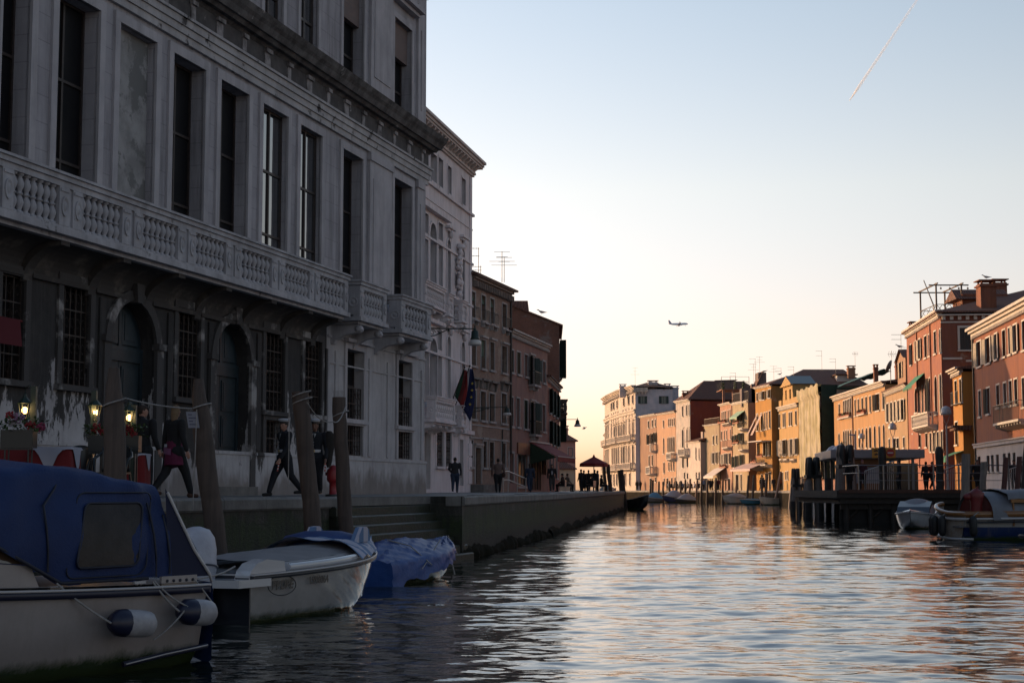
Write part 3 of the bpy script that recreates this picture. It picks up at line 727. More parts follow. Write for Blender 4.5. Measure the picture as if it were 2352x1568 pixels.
# ---- balconies
def baluster_mb(fr, u, y, z0, z1):
 h = z1 - z0; g = MB(fr); P = [(.085, 0), (.085, .05), (.05, .08), (.045, .10), (.075, .20), (.088, .28), (.07, .38), (.045, .44), (.042, .47), (.07, .485), (.07, .515), (.042, .53), (.05, .58), (.082, .68), (.088, .76), (.06, .86), (.042, .92), (.05, .94), (.08, .96), (.08, 1)]
 g.lathe([(r * 1.15, z0 + t * h) for r, t in P], (u, y, 0), 10)
 return g
BALM = M_('balcony_marble', (.46, .445, .47), .75, (.31, .295, .31), 1.4, .35, .7, streak=.75, bump=.25, bscale=22, patch=(.08, .072, .07), pscale=1.5, plo=.63, phi=.70)
def balcony(fr, u0, u1, pr, zb, zr, panels, name='balcony', sides=(False, True), cons=None, mat=None, parent=None, bn=7, slab=.22):
 mat = mat or BALM; parent = parent or root
 g = MB(fr)
 for k, (h0, h1, p) in enumerate(((0, .09, pr - .10), (.091, slab, pr + .06))): g.box(u0 - (p - pr), u1 + (p - pr), -p, .02, zb + h0, zb + h1)
 zs = zb + slab + .001
 bal = g.build(name, mat, parent)
 # rail
 g = MB(fr); zt = zr - .30
 for (h0, h1, e) in ((zt, zr - .17, .0), (zr - .169, zr - .06, .05), (zr - .059, zr, .10)):
  g.box(u0 - e, u1 + e, -pr - e, -pr + .24 + e, h0, h1)
  for s_, uu in ((0, u0), (1, u1)):
   if sides[s_]: g.box(uu - e if s_ == 0 else uu - .24 - e, uu + .24 + e if s_ == 0 else uu + e, -pr + .24 + e + .001, 0, h0, h1)
 g.box(u0, u1, -pr + .01, -pr + .23, zs, zs + .07)
 g.build('handrail', mat, bal)
 first = None; z0b, z1b = zs + .071, zt - .001
 def place(u, y):
  nonlocal first
  if first is None:
   first = baluster_mb(Frame((0, 0), (0, 1)), 0, 0, z0b, z1b).build('baluster', mat, bal)
   first.location = Vector((0, 0, 0))
   # mesh was made about the world origin: move it
   first['_'] = 1
   o = first
  else:
   o = first.copy(); col.objects.link(o); o.parent = bal
  p = fr.pt(u, y, 0)
  o.location = Vector((p.x, p.y, 0)); return o
 for (a, b, n) in panels:
  for k in range(n): place(a + (b - a) * (k + .5) / n, -pr + .12)
 # pedestals between the panels
 edges = [u0] + [t for a, b, n in panels for t in (a, b)] + [u1]
 for i in range(0, len(edges), 2):
  a, b = edges[i], edges[i + 1]
  if b - a < .06: continue
  g = MB(fr)
  def ped(a_, b_):
   g.box(a_, b_, -pr + .002, -pr + .238, z0b, z1b); g.box(a_ + .03, b_ - .03, -pr - .02, -pr + .1, z1b - .10, z1b - .04)
   c = (a_ + b_) / 2; r = min(.13, (b_ - a_) * .36)
   g.lathe([(r, -.03), (r * .8, -.034), (r * .7, -.012), (r * .45, -.012), (r * .35, -.035), (.01, -.035)], (c, -pr, (z0b + z1b) / 2), 12, ax='y', cap=False, squash=1.7)
   g.lathe([(r, 0), (r, -.03)], (c, -pr, (z0b + z1b) / 2), 12, ax='y', cap=False, squash=1.7)
  if b - a > .55: ped(a + .001, a + (b - a) * .42); ped(a + (b - a) * .58, b - .001); g.box(a + (b - a) * .42, a + (b - a) * .58, -pr + .05, -pr + .2, z0b, z1b)
  else: ped(a + .001, b - .001)
  g.build('pedestal', mat, bal)
 for s_, uu in ((0, u0), (1, u1)):
  if sides[s_]:
   c = uu + .12 if s_ == 0 else uu - .12
   g = MB(fr); g.box(c - .11, c + .11, -pr * .58, -pr + .22, z0b, z1b)
   if s_ == 0: g.lathe([(.16, -.03), (.13, -.034), (.11, -.01), (.07, -.01), (.05, -.03), (.01, -.03)], (c - .11, -pr * .78, (z0b + z1b) / 2), 14, ax='x', cap=False); g.lathe([(.16, 0), (.16, -.03)], (c - .11, -pr * .78, (z0b + z1b) / 2), 14, ax='x', cap=False)
   g.build('pedestal', mat, bal)
   place(c, -pr * .40); place(c, -pr * .18)
 for (cu, w_, dh) in (cons or []):
  g = MB(fr); P = [(0.02, zb - dh), (-.10, zb - dh), (-.16, zb - dh * .8), (-pr * .45, zb - dh * .52), (-pr * .7, zb - dh * .46), (-pr * .86, zb - dh * .44), (-pr * .97, zb - dh * .28), (-pr * .93, zb - dh * .10), (-pr * .85, zb - .002), (0.02, zb - .002)]
  g.ext(P, 'x', cu - w_ / 2, cu + w_ / 2); g.lathe([(.001, -w_ / 2 - .02), (dh * .17, -w_ / 2 - .02), (dh * .17, w_ / 2 + .02), (.001, w_ / 2 + .02)], (cu, -pr * .86, zb - dh * .26), 10, ax='x')
  g.build('console', mat, bal)
 return bal
PR = 1.1
bu = lambda x, y: pu(x, y, PR)
# px of the baluster panels at mid height, from the photograph
pan = [(31, 137, 470), (190, 282, 500), (328, 410, 540), (450, 520, 575), (555, 625, 610), (655, 712, 640), (735, 793, 660)]
P1 = [(bu(a, y), bu(b, y), 7) for a, b, y in pan]
uL = P1[0][0] - (P1[1][0] - P1[0][1]) ; P1 = [(uL - 2.3, uL, 7)] + P1
u_end = bu(800, 650)
bal1 = balcony(PF, P1[0][0] - .8, u_end, PR, ZB, ZR, P1, sides=(False, True), cons=[])
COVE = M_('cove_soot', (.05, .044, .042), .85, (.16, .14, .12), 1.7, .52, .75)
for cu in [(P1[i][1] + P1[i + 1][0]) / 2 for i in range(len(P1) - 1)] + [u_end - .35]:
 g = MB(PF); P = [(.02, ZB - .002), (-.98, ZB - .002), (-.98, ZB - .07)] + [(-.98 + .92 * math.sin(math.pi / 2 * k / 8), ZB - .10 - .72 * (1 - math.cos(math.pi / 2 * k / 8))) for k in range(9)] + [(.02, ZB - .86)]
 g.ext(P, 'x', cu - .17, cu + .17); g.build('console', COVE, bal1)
# cove under the long balcony
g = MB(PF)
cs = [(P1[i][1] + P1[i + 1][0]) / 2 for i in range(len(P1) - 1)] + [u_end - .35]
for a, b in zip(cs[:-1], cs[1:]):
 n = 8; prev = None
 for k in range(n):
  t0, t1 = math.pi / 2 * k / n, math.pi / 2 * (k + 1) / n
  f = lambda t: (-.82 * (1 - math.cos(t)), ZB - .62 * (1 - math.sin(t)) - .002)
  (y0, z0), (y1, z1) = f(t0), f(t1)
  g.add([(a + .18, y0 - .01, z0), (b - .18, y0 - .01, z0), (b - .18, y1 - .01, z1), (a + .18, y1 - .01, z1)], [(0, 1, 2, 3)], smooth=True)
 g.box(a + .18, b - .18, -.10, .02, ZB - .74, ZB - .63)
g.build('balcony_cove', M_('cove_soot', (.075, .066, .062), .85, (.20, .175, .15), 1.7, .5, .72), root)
b2 = (bu(827, 700), bu(888, 720)); b3 = (bu(922, 720), bu(990, 740))
for (a, b), pn in ((b2, (836, 881)), (b3, (931, 981))):
 balcony(PF, a, b, PR, ZB, ZR, [(bu(pn[0], 700), bu(pn[1], 700), 7)], sides=(True, True), cons=[(a + .35, .26, .62), (b - .35, .26, .62)])
# ---- ground floor windows, grilles, sills, doors
def grille(parent, fr, o, y=.06):
 a, b, s_, e_ = o[:4]; g = MB(fr); n = max(2, round((b - a) / .26))
 for k in range(n + 1):
  x = a + (b - a) * k / n; x = min(max(x, a + .015), b - .015); g.box(x - .014, x + .014, y, y + .028, s_, e_)
 nz = max(1, round((e_ - s_) / .55))
 for k in range(nz + 1):
  z = s_ + (e_ - s_) * k / nz; z = min(max(z, s_ + .02), e_ - .02); g.box(a, b, y - .004, y + .004, z - .016, z + .016)
 for k in range(n):
  for j in range(nz):
   cx = a + (b - a) * (k + .5) / n; cz = s_ + (e_ - s_) * (j + .5) / nz; rr = (b - a) / n * .36
   pts = [(cx + rr * math.cos(t) * (1 - t / 11), y + .014, cz + (.2 * (e_ - s_) / nz) * math.sin(t)) for t in [i * .7 for i in range(9)]]
   g.path(pts, .009, 4)
 return g.build('iron_grille', M_('rusty_iron', (.045, .030, .024), .6, (.02, .016, .014), 8), parent)
GF = M_('cr_trim', (.06, .055, .055), .85, (.34, .32, .315), .9, .55, .64, streak=.5, bump=.4)
for k, o in ops0.items():
 if k[0] in 'wl':
  w = window(root, PF, o, .36, (1, 1 if k[0] == 'w' else 0), gmat=UG, sur=(.2, .06), smat=PALTRIM if k[1] in '56' else GF, sill=k[0] == 'w', fw=.06, hood=.16 if k in ('w5', 'w6') else 0)
  if k[1] in '01234' or k[0] == 'l': grille(w, PF, o)
  else: grille(w, PF, (o[0], o[1], o[2], o[2] + 1.1))
DG = M_('blue_green_door', (.018, .033, .042), .45, (.010, .018, .024), 3, bump=.2)
for k, st in (('d1', .10), ('d2', .25)):
 a, b, s_, e_, _ = ops0[k]; r = (b - a) / 2; c = (a + b) / 2; sp = e_ - r; g = MB(PF); y = .40
 tz = sp - .35
 g.box(a, a + .12, y - .08, y, s_, sp); g.box(b - .12, b, y - .08, y, s_, sp); g.box(a + .12, b - .12, y - .09, y, tz, tz + .28)
 d = g.build('door', DG, root)
 for q in (0, 1):
  x0 = a + .12 if q == 0 else c + .01; x1 = c - .01 if q == 0 else b - .12; g = MB(PF)
  g.box(x0, x1, y - .03, y + .03, s_, tz - .002)
  for j in range(3):
   h0 = s_ + .12 + (tz - s_ - .1) * j / 3; h1 = h0 + (tz - s_ - .1) / 3 - .14
   g.box(x0 + .1, x1 - .1, y - .06, y - .031, h0, h1); g.box(x0 + .17, x1 - .17, y - .075, y - .061, h0 + .07, h1 - .07)
  g.build('door_leaf', DG, d)
 g = MB(PF); pane_quad(g, a, b, tz + .28, e_, y - .02, True); g.build('fanlight', DG, d)
 g = MB(PF)
 for q in (-1, 1):
  P = [(c + q * .10, tz + .42), (c + q * (r * .80), tz + .42), (c + q * r * .74, sp + r * .38), (c + q * r * .45, sp + r * .72), (c + q * .10, sp + r * .86)]
  g.ext(P if q == 1 else P[::-1], 'y', y - .06, y - .021); Pm = Vector((sum(p[0] for p in P) / 5, sum(p[1] for p in P) / 5))
  P2 = [(Pm.x + (p[0] - Pm.x) * .72, Pm.y + (p[1] - Pm.y) * .72) for p in P]; g.ext(P2 if q == 1 else P2[::-1], 'y', y - .075, y - .061)
 g.box(c - .07, c + .07, y - .07, y - .021, tz + .28, e_ - .05); g.box(a, b, y - .09, y - .021, tz + .281, tz + .36)
 g.build('fanlight_panels', M_('door_panels', (.024, .040, .052), .45, (.014, .024, .03), 3), d)
 # rusticated arch surround and keystone
 g = MB(PF); sw = .34; n = 12
 g.box(a - sw, a, -.10, .05, QZ + .02, sp); g.box(b, b + sw, -.10, .05, QZ + .02, sp); g.box(a - sw - .06, a + .02, -.16, .05, sp + .001, sp + .16); g.box(b - .02, b + sw + .06, -.16, .05, sp + .001, sp + .16)
 for j in range(n):
  t0, t1 = math.pi * j / n, math.pi * (j + 1) / n; r2 = r + sw * .8
  q = [(c - r2 * math.cos(t0), sp + r2 * math.sin(t0)), (c - r2 * math.cos(t1), sp + r2 * math.sin(t1)), (c - r * math.cos(t1), sp + r * math.sin(t1)), (c - r * math.cos(t0), sp + r * math.sin(t0))]
  g.ext(q, 'y', -.09, .05)
 g.ext([(c - .13, e_ - .05), (c + .13, e_ - .05), (c + .2, e_ + .42), (c - .2, e_ + .42)], 'y', -.22, .04)
 g.build('arch_surround', GF, d)
 g = MB(PF); g.box(a - .1, b + .1, -.30, .40, QZ, s_ - .003); g.build('threshold', KERB, d)
g = MB(PF); a, b = pu(-30, 760), pu(22, 760); g.add([(a, -.25, pz(10, 735)), (b, -.25, pz(10, 735)), (b, -.32, pz(10, 795)), (a, -.32, pz(10, 795))], [(0, 1, 2, 3)]); g.tube((a, -.22, pz(10, 735)), (b + .1, -.22, pz(10, 735)), .03); g.tube((b, -.22, pz(10, 735)), (b, 0, pz(10, 735)), .03)
g.build('hanging_cloth', M_('dark_red_cloth', (.09, .006, .012), .9), root)
# plain pilaster strips and string courses on the ground floor
g = MB(PF)
for x in (226, 384, 478, 590, 748, 770, 848, 890, 968):
 g = MB(PF); u = pu(x, 1000); g.box(u - .14, u + .14, -.05, .03, QZ + 1.3, ZM - .9); g.build('pilaster', CR, root)
g = MB(PF); u0 = pu(750, 900)
zs = pz(860, 800); g.box(u0, PL + .04, -.05, .03, zs, zs + .08); zs = pz(860, 855); g.box(u0, PL + .02, -.04, .03, zs, zs + .05)
g.box(0, PL + .06, -.10, .03, QZ + 1.15, QZ + 1.24); g.box(0, PL + .05, -.07, .03, QZ, QZ + 1.149)
g.build('plinth', CR, root)
# ================================================================= LEFT ROW BEYOND THE PALACE
CW = crop(1660, 400, 2.24); CX = crop(1640, 1000, 2.8); CY = crop(1640, 1450, 2.85); CB = crop(1860, 1080, 3.267); CL = crop(1860, 1540, 3.41)
def rects(fr, cf, rs, kind=None):
 out = []
 for x0, x1, y0, y1 in rs:
  a, ya = cf(x0, y0); b, yb = cf(x1, y1)
  ym = (ya + yb) / 2
  r = (fr.u(a, ym), fr.u(b, ym), fr.z(a, yb), fr.z(a, ya))
  out.append(r + (kind,) if kind else r)
 return out
# ---------------- white palace
WF = Frame((-8.23, 61.6), (-2.35, 90.0))  # front extended unseen behind the near palace to block sun through the gap
wr = thing('palace', 'white stone palace with two flags on its balcony, beyond the dark one', 'palace', WF.pt(22, 0, QZ))
WS = M_('white_palace_stone', (.74, .68, .69), .8, (.58, .52, .53), .8, .35, .75, streak=.55, bump=.2)
ztop = WF.z(1083, 402)
att = rects(WF, CW, [(135, 192, 460, 720), (207, 247, 512, 775), (290, 323, 585, 840), (415, 450, 692, 935)])
se = rects(WF, CW, [(84, 115, 1010, 1180), (207, 245, 1095, 1240)]) + rects(WF, CX, [(150, 205, 5, 330), (305, 360, -75, 375)])
sa = rects(WF, CW, [(130, 190, 1085, 1100)], 'arch') + rects(WF, CW, [(285, 316, 1240, 1250), (410, 440, 1320, 1330)], 'arch')
zb2 = WF.z(*CX(165, 330)) - .15
sa = [(a, b, zb2, e, k) for a, b, s_, e, k in sa]
se = [se[0], se[1], (se[0][0], se[0][1], zb2, se[0][2] - .35), (se[1][0], se[1][1], zb2, se[1][2] - .35)]
lo_arch = rects(WF, CX, [(215, 300, 975, 1000), (410, 450, 960, 980), (568, 610, 1022, 1040)], 'arch')
zb1 = WF.z(*CY(215, 380)) - .1
lo_arch = [(a, b, zb1, e, k) for a, b, s_, e, k in lo_arch]
lr = rects(WF, CX, [(150, 205, 1115, 1400), (305, 350, 1180, 1400)]); lr = [(a, b, zb1, e) for a, b, s_, e in lr]
lr2 = rects(WF, CX, [(305, 350, 905, 1110)])
gr = rects(WF, CY, [(155, 225, 790, 1440), (298, 375, 780, 1180), (400, 470, 790, 1180), (557, 600, 872, 1400)])
allops = att + sa + se + lo_arch + lr + lr2 + gr
body(wr, WF, WF.L, QZ, ztop, 16, allops, [WS], .45)
for o in att: window(wr, WF, o, .4, (1, 1), sur=(.10, .04), smat=WS, fw=.06)
for o in sa + lo_arch: window(wr, WF, o, .4, (1, 2), sur=(.14, .05), smat=WS, sill=False, fw=.07)
for o in se + lr + lr2: window(wr, WF, o, .4, (0, 1), sur=(.10, .05), smat=WS, sill=False, fw=.07)
for o in gr[1:3]: w = window(wr, WF, o, .3, (1, 1), sur=(.14, .05), smat=WS, fw=.06); grille(w, WF, o)
for o in (gr[0], gr[3]): window(wr, WF, o, .3, (1, 1), sur=(.12, .05), smat=WS, sill=False, name='door', gmat=M_('dark_door', (.03, .028, .027), .5), fw=.1)
# cornice with modillions
g = MB(WF)
for h0, h1, p in ((0, .12, .12), (.121, .25, .2), (.52, .64, .55), (.641, .80, .62), (.801, .95, .72)):
 g.box(-.1, WF.L + p * .9, -p, .1, ztop + h0 - .1, ztop + h1 - .1)
g.box(-.1, WF.L + .1, -.18, .1, ztop + .151, ztop + .419); n = 40
for k in range(n):
 u = WF.L * (k + .5) / n; g.ext([(.0, ztop + .152), (-.22, ztop + .152), (-.50, ztop + .33), (-.52, ztop + .418), (.0, ztop + .418)], 'x', u - .13, u + .13)
g.build('cornice', M_('warm_cornice', (.58, .49, .45), .8, (.42, .36, .33), 1.5), wr)
roof(wr, WF, 0, WF.L, ztop + .9, 16, 2.6, .3, 'hip')
g = MB(WF)
zs3 = WF.z(*CW(80, 700)); zs2 = WF.z(*CW(80, 915)); zm = WF.z(*CX(490, 520)); zk = WF.z(*CX(610, 100)); zq = WF.z(*CY(480, 745)); zl2 = WF.z(*CX(450, 1205))
for z, p, h, a in ((zs3, .14, .14, 0), (zs3 - .9, .05, .06, 0), (zm, .10, .12, 0), (zk, .10, .12, 0), (zq, .16, .22, 0), (zl2, .09, .12, 0)): g.box(a, WF.L + p, -p, .02, z - h, z)
u0 = WF.u(*CW(80, 930)); u1 = WF.u(*CW(285, 1060)); g.box(u0 - 2, u1, -.3, .02, zs2 - .28, zs2)
for o in sa[1:] + lo_arch[1:]:
 g.box(o[0] - .35, o[1] + .35, -.28, .02, o[3] + .55, o[3] + .68); g.box(o[0] - .2, o[1] + .2, -.16, .02, o[3] + .42, o[3] + .549)
 g.ell(((o[0] + o[1]) / 2, -.16, o[3] + .28), (.16, .14, .26), 8, 6)
a, b = lo_arch[0][:2]; g.box(a - 1.4, b + .75, -.3, .02, lo_arch[0][3] + .75, lo_arch[0][3] + .95)
g.box(WF.L - .7, WF.L - .2, -.06, .02, zq + .05, ztop - .2)
for k in range(7): g.box(WF.L - .9, WF.L + .02, -.05, .02, QZ + .5 + .8 * k, QZ + 1.2 + .8 * k) if QZ + 1.2 + .8 * k < zq - .25 else None
g.build('string_courses', WS, wr)
# carved coat of arms
g = MB(WF); cu, cz = WF.u(*CX(525, 240)), WF.z(*CX(525, 240)); rr = random.Random(3)
for k in range(46):
 t = rr.random() * 6.28; q = rr.random() ** .6; x, z = cu + .42 * q * math.cos(t), cz + 1.35 * q * math.sin(t)
 g.ell((x, -.12 - rr.random() * .12, z), (.09 + rr.random() * .10, .12, .10 + rr.random() * .14), 7, 5, Matrix.Rotation(rr.random() * 3, 3, 'Y'))
g.lathe([(.05, -1.5), (.1, -1.42), (.16, -1.35), (.1, -1.2)], (cu, -.2, cz), 8); g.lathe([(.1, 1.2), (.28, 1.3), (.3, 1.42), (.2, 1.5), (.22, 1.56)], (cu + .1, -.2, cz), 10)
g.build('coat_of_arms', WS, wr)
# balconies
zr2 = WF.z(*CX(165, 320), .6); zr1 = WF.z(*CY(290, 385), .9)
def bal_at(cf, xa, xb, y, pr, zr, h, cons, slab=.16, n=None):
 a, b = WF.u(*cf(xa, y), pr), WF.u(*cf(xb, y), pr); n = n or max(3, round((b - a) / .24))
 balcony(WF, a, b, pr, zr - h, zr, [(a + .16, b - .16, n)], sides=(True, True), mat=WS, parent=wr, cons=[(a + .15 + (b - a - .3) * i / (cons - 1), .16, .42) for i in range(cons)], slab=slab)
a = WF.u(*CX(175, 500), .6)
bal_at(CX, 175, 395, 500, .6, zr2, 1.35, 3, n=12)
bal_at(CX, 435, 485, 560, .5, zr2 - .03, 1.35, 2, n=4)
bal_at(CX, 590, 640, 640, .5, zr2 - .03, 1.35, 2, n=4)
bal_at(CY, 292, 512, 480, 1.1, zr1, 1.4, 4, .22, n=9)
bal_at(CY, 592, 640, 560, .5, zr1 - .05, 1.3, 2, n=4)
# ---------------- flags
def flag(px, py, Y, name, label, cols, L=2.0, drop=2.6, rz=0, stars=False, wd=.5):
 base = W(px, py, Y); tip = base + Vector((.95, -.5, 2.55)) * (L / 2)
 t = thing(name, label, 'flag', base, 'flags on the white palace balcony')
 g = MB(); g.tube(base, tip, .035, .025, 6); g.ell(tip, .06, 6, 5); g.build('flagpole', darkwood(), t)
 n = 14; k = len(cols)
 top = tip - (tip - base) * .06; hoist = (tip - base) * .42
 for ci in range(k):
  g = MB(); grid = []
  for i in range(n + 1):
   row = []
   for j in range(5):
    s_ = (ci + j / 4) / k
    p = top - hoist * (i / n * .55) + Vector((0, 0, -drop * (i / n) ** 1.15 * (.55 + .45 * s_))) + Vector((s_ * wd * (.35 + .65 * math.sin(i / n * 2.2)), .07 * math.sin(9 * s_ + i * .5), 0)) - Vector((.25 * (i / n), 0, 0))
    row.append(p)
   grid.append(row)
  g.loft(grid, True, 0, False, False); o = g.build('cloth', M_('flag_' + cols[ci][0], cols[ci][1], .8), t)
  md = o.modifiers.new('t', 'SOLIDIFY'); md.thickness = .01
 if stars:
  for q in range(4):
   i = 5 + 2 * q; c = top - hoist * (i / n * .55) + Vector((0, 0, -drop * (i / n) ** 1.15 * .85)) + Vector((wd * .72 * (.35 + .65 * math.sin(i / n * 2.2)) - .25 * i / n, -.12, 0))
   g = MB(); P = [(c.x + (.09 if e % 2 == 0 else .035) * math.sin(e * math.pi / 5), c.z + (.09 if e % 2 == 0 else .035) * math.cos(e * math.pi / 5)) for e in range(10)]
   g.ext(P, 'y', c.y - .02, c.y); g.build('gold_star', M_('gold_yellow', (.5, .36, .05), .6), t)
flag(1026, 955, 85.8, 'flag', 'limp red, white and green flag on the white palace balcony', [('green', (.012, .045, .022)), ('red', (.12, .018, .016)), ('deep_red', (.20, .014, .014))], 2.1, 1.5)
flag(1038, 952, 86.3, 'flag', 'dark blue flag with gold stars hanging beside the red one', [('white', (.42, .40, .42)), ('blue', (.007, .012, .065)), ('blue', (.007, .012, .065))], 2.1, 2.3, stars=True, wd=.65)
# ---------------- brick house
BF = Frame((-2.35, 90.02), (-.14, 97.8))
br_ = thing('brick_house', 'weathered red brick house with pale window frames beside the white palace', 'house', BF.pt(4, 0, QZ))
BM = BRICK('old_red_brick', (.30, .19, .145), (.22, .14, .11), (.30, .25, .21), wear=(.33, .26, .215))
zt = BF.z(1083, 640)
r3 = rects(BF, CB, [(78, 130, 275, 612), (215, 265, 325, 655), (330, 378, 368, 695), (485, 540, 435, 745)])
r2 = rects(BF, CB, [(80, 140, 905, 1240), (207, 265, 905, 1280), (325, 380, 935, 1300), (480, 545, 985, 1335)])
r1 = rects(BF, CL, [(78, 145, 60, 455), (210, 280, 80, 475), (330, 400, 110, 490), (495, 560, 110, 515)])
r0 = rects(BF, CL, [(60, 105, 750, 1110), (245, 290, 765, 1120), (330, 390, 775, 1125), (495, 550, 790, 1120)])
dr = rects(BF, CL, [(135, 215, 850, 1345)])
body(br_, BF, BF.L, QZ, zt, 12, r3 + r2 + r1 + r0 + dr, [BM], .3)
for i, o in enumerate(r3):
 w = window(br_, BF, o, .26, (1, 1), sur=(.10, .03), sill=True)
 g = MB(BF); a, b, s_, e_ = o
 for x in [a - .06 + (b - a + .12) * k / 6 for k in range(7)]: g.box(x - .008, x + .008, -.30, -.284, s_, s_ + .62)
 for x in (a - .06, b + .06): g.box(x - .008, x + .008, -.30, .0, s_ + .6, s_ + .62)
 g.box(a - .07, b + .07, -.305, -.28, s_ + .6, s_ + .625); g.build('window_guard', iron(), w)
 g = MB(BF); g.box(a - .1, b + .1, -.32, .02, s_ - .22, s_ - .135); g.box(a - .05, a + .02, -.22, .02, s_ - .42, s_ - .221); g.box(b - .02, b + .05, -.22, .02, s_ - .42, s_ - .221); g.build('stone_bracket', stone(), w)
 if i < 3:
  g = MB(BF); g.add([(a + .02, .18, e_ - .02), (b - .02, .18, e_ - .02), (b - .02, .02, e_ - .5), (a + .02, .02, e_ - .5)], [(0, 1, 2, 3)]); g.build('blind', M_('green_blind', (.05, .09, .055), .7), w)
for i, o in enumerate(r2):
 w = window(br_, BF, o, .26, (1, 1), sur=(.10, .035), hood=.16)
 if i == 1: g = MB(BF); g.box(o[0] + .02, o[1] - .02, .1, .12, (o[2] + o[3]) / 2 - .1, o[3] - .03); g.build('blind', SLAT('pale_green_blind', (.16, .24, .19), .05), w)
for i, o in enumerate(r1):
 w = window(br_, BF, o, .26, (1, 1), sur=(.10, .04))
 g = MB(BF); a, b, s_, e_ = o; e2 = e_ + .12
 for x in (a - .08, b + .08): g.ext([(.02, e2 + .02), (-.12, e2 + .05), (-.22, e2 + .5), (.02, e2 + .5)], 'x', x - .07, x + .07)
 g.box(a - .25, b + .25, -.30, .02, e2 + .501, e2 + .62); g.box(a - .02, b + .02, -.05, .02, e2 + .05, e2 + .45); g.build('carved_hood', M_('dark_carved_stone', (.24, .215, .20), .85, (.08, .072, .068), 2), w)
for o in r0: w = window(br_, BF, o, .26, (0, 0), sur=(.10, .04), hood=.08); grille(w, BF, o)
window(br_, BF, dr[0], .3, (1, 0), sur=(.12, .06), hood=.1, sill=False, name='door', gmat=M_('dark_door', (.03, .028, .027), .5), fw=.1)
g = MB(BF); g.box(dr[0][0] - .9, dr[0][1] + 1.3, -.8, .0, QZ, QZ + .45); g.build('door_step', KERB, br_)
cornice(br_, BF, 0, BF.L, zt - .1, .42, .42, (.11, .34, .34, .36), M_('brick_cornice', (.24, .19, .165), .85, (.15, .115, .1), 2.5), steps=3)
roof(br_, BF, 0, BF.L, zt + .34, 12, 1.8, .45, 'hip')
for cf, x, y in ((CL, 75, 700), (CL, 100, 525)):
 z = BF.z(*cf(x, y)); g = MB(BF); g.box(0, BF.L, -.04 - .02 * (y > 600), .02, z - .09, z); g.build('string_course', stone(), br_)
g = MB(BF); g.path([(BF.L - .12, -.12, zt - .2), (BF.L - .12, -.12, BF.z(*CL(600, 940)))], .07, 8); g.path([(BF.L - 1.9, -.08, BF.z(*CL(445, 600))), (BF.L - 1.9, -.08, QZ + 1.9)], .045, 8); g.build('downpipe', iron(), br_)
for k, (px, py, h, lb, kd) in enumerate(((1099, 640, 1.9, 'thin aerial at the left end of the brick house roof', 0), (1104, 640, .9, 'short aerial beside the thin one on the brick house', 0), (1153, 655, 1.7, 'taller of two crossed aerials on the brick house', 1), (1158, 655, 1.4, 'shorter of two crossed aerials on the brick house', 1))):
 p = W(px, py, 96); antenna((p.x, p.y, zt + .6), h * 1.15, lb, kd)
# ---------------- pink house
KF = Frame((-.135, 97.82), (2.5, 109.0))
kr = thing('pink_house', 'faded pink house with a red shop awning and dark shutters', 'house', KF.pt(5, 0, QZ))
PK = M_('faded_pink_plaster', (.29, .17, .14), .88, (.23, .125, .115), .9, .35, .7, streak=.45, bump=.25, patch=(.15, .10, .09), pscale=.7, plo=.60, phi=.66)
zt = KF.z(1171, 768)
k2 = rects(KF, CB, [(597, 635, 1040, 1330), (677, 725, 1065, 1355), (778, 820, 1100, 1385), (845, 900, 1125, 1490), (925, 965, 1160, 1440), (1015, 1052, 1190, 1470)])
k1 = rects(KF, CL, [(615, 655, 160, 555), (702, 745, 175, 565), (805, 855, 200, 590), (895, 950, 235, 665), (965, 1005, 240, 610), (1052, 1095, 270, 628)])
k0 = rects(KF, CL, [(600, 660, 925, 1335), (712, 862, 940, 1380), (885, 960, 960, 1430), (975, 1030, 960, 1432), (1040, 1100, 960, 1220)])
body(kr, KF, KF.L, QZ, zt, 9, k2 + k1 + k0, [PK], .3)
GS = SLAT('green_shutter', (.018, .035, .028))
for i, o in enumerate(k2): window(kr, KF, o, .24, (1, 1), sur=(.09, .03), shut={0: 'closed', 1: 'closed', 3: 'ajar', 4: 'right'}.get(i), hood=.1 if i == 3 else 0)
for i, o in enumerate(k1): window(kr, KF, o, .24, (1, 1), sur=(.09, .03), shut={2: 'closed', 3: 'ajar', 4: 'right'}.get(i), hood=.1 if i == 3 else 0)
window(kr, KF, k0[0], .24, (1, 0), sur=(.12, .05), sill=False, name='door', gmat=M_('dark_door', (.03, .028, .027), .5))
g = MB(KF); a, b, s_, e_ = k0[1]; g.box(a - .1, b + .1, -.10, .02, e_ + .02, e_ + .75); sg = g.build('shop_sign', M_('dark_red_sign', (.10, .02, .018), .5, (.16, .07, .03), 2), kr)
window(kr, KF, k0[1], .2, (2, 0), sur=(.08, .04), name='shop_window', fmat=M_('grey_metal', (.2, .2, .2), .5, metal=.6))
for o in k0[2:]: window(kr, KF, o, .22, (1, 0), sur=(.06, .03), smat=darkwood(), name='shop_window', sill=False)
for o in (k2[3], k1[3]):
 a, b, s_, e_ = o; g = MB(KF); g.box(a - .35, b + .35, -.45, .02, s_ - .16, s_ - .02); g.box(a - .1, a + .08, -.3, .02, s_ - .4, s_ - .161); g.box(b - .08, b + .1, -.3, .02, s_ - .4, s_ - .161)
 bb = g.build('balcony', stone(), kr); g = MB(KF)
 for k in range(9): x = a - .3 + (b - a + .6) * k / 8; g.box(x - .01, x + .01, -.42, -.4, s_ - .02, s_ + .85)
 g.box(a - .32, b + .32, -.43, -.39, s_ + .83, s_ + .87); g.box(a - .32, a - .30, -.42, .0, s_ + .83, s_ + .87); g.box(b + .3, b + .32, -.42, .0, s_ + .83, s_ + .87); g.build('iron_railing', iron(), bb)
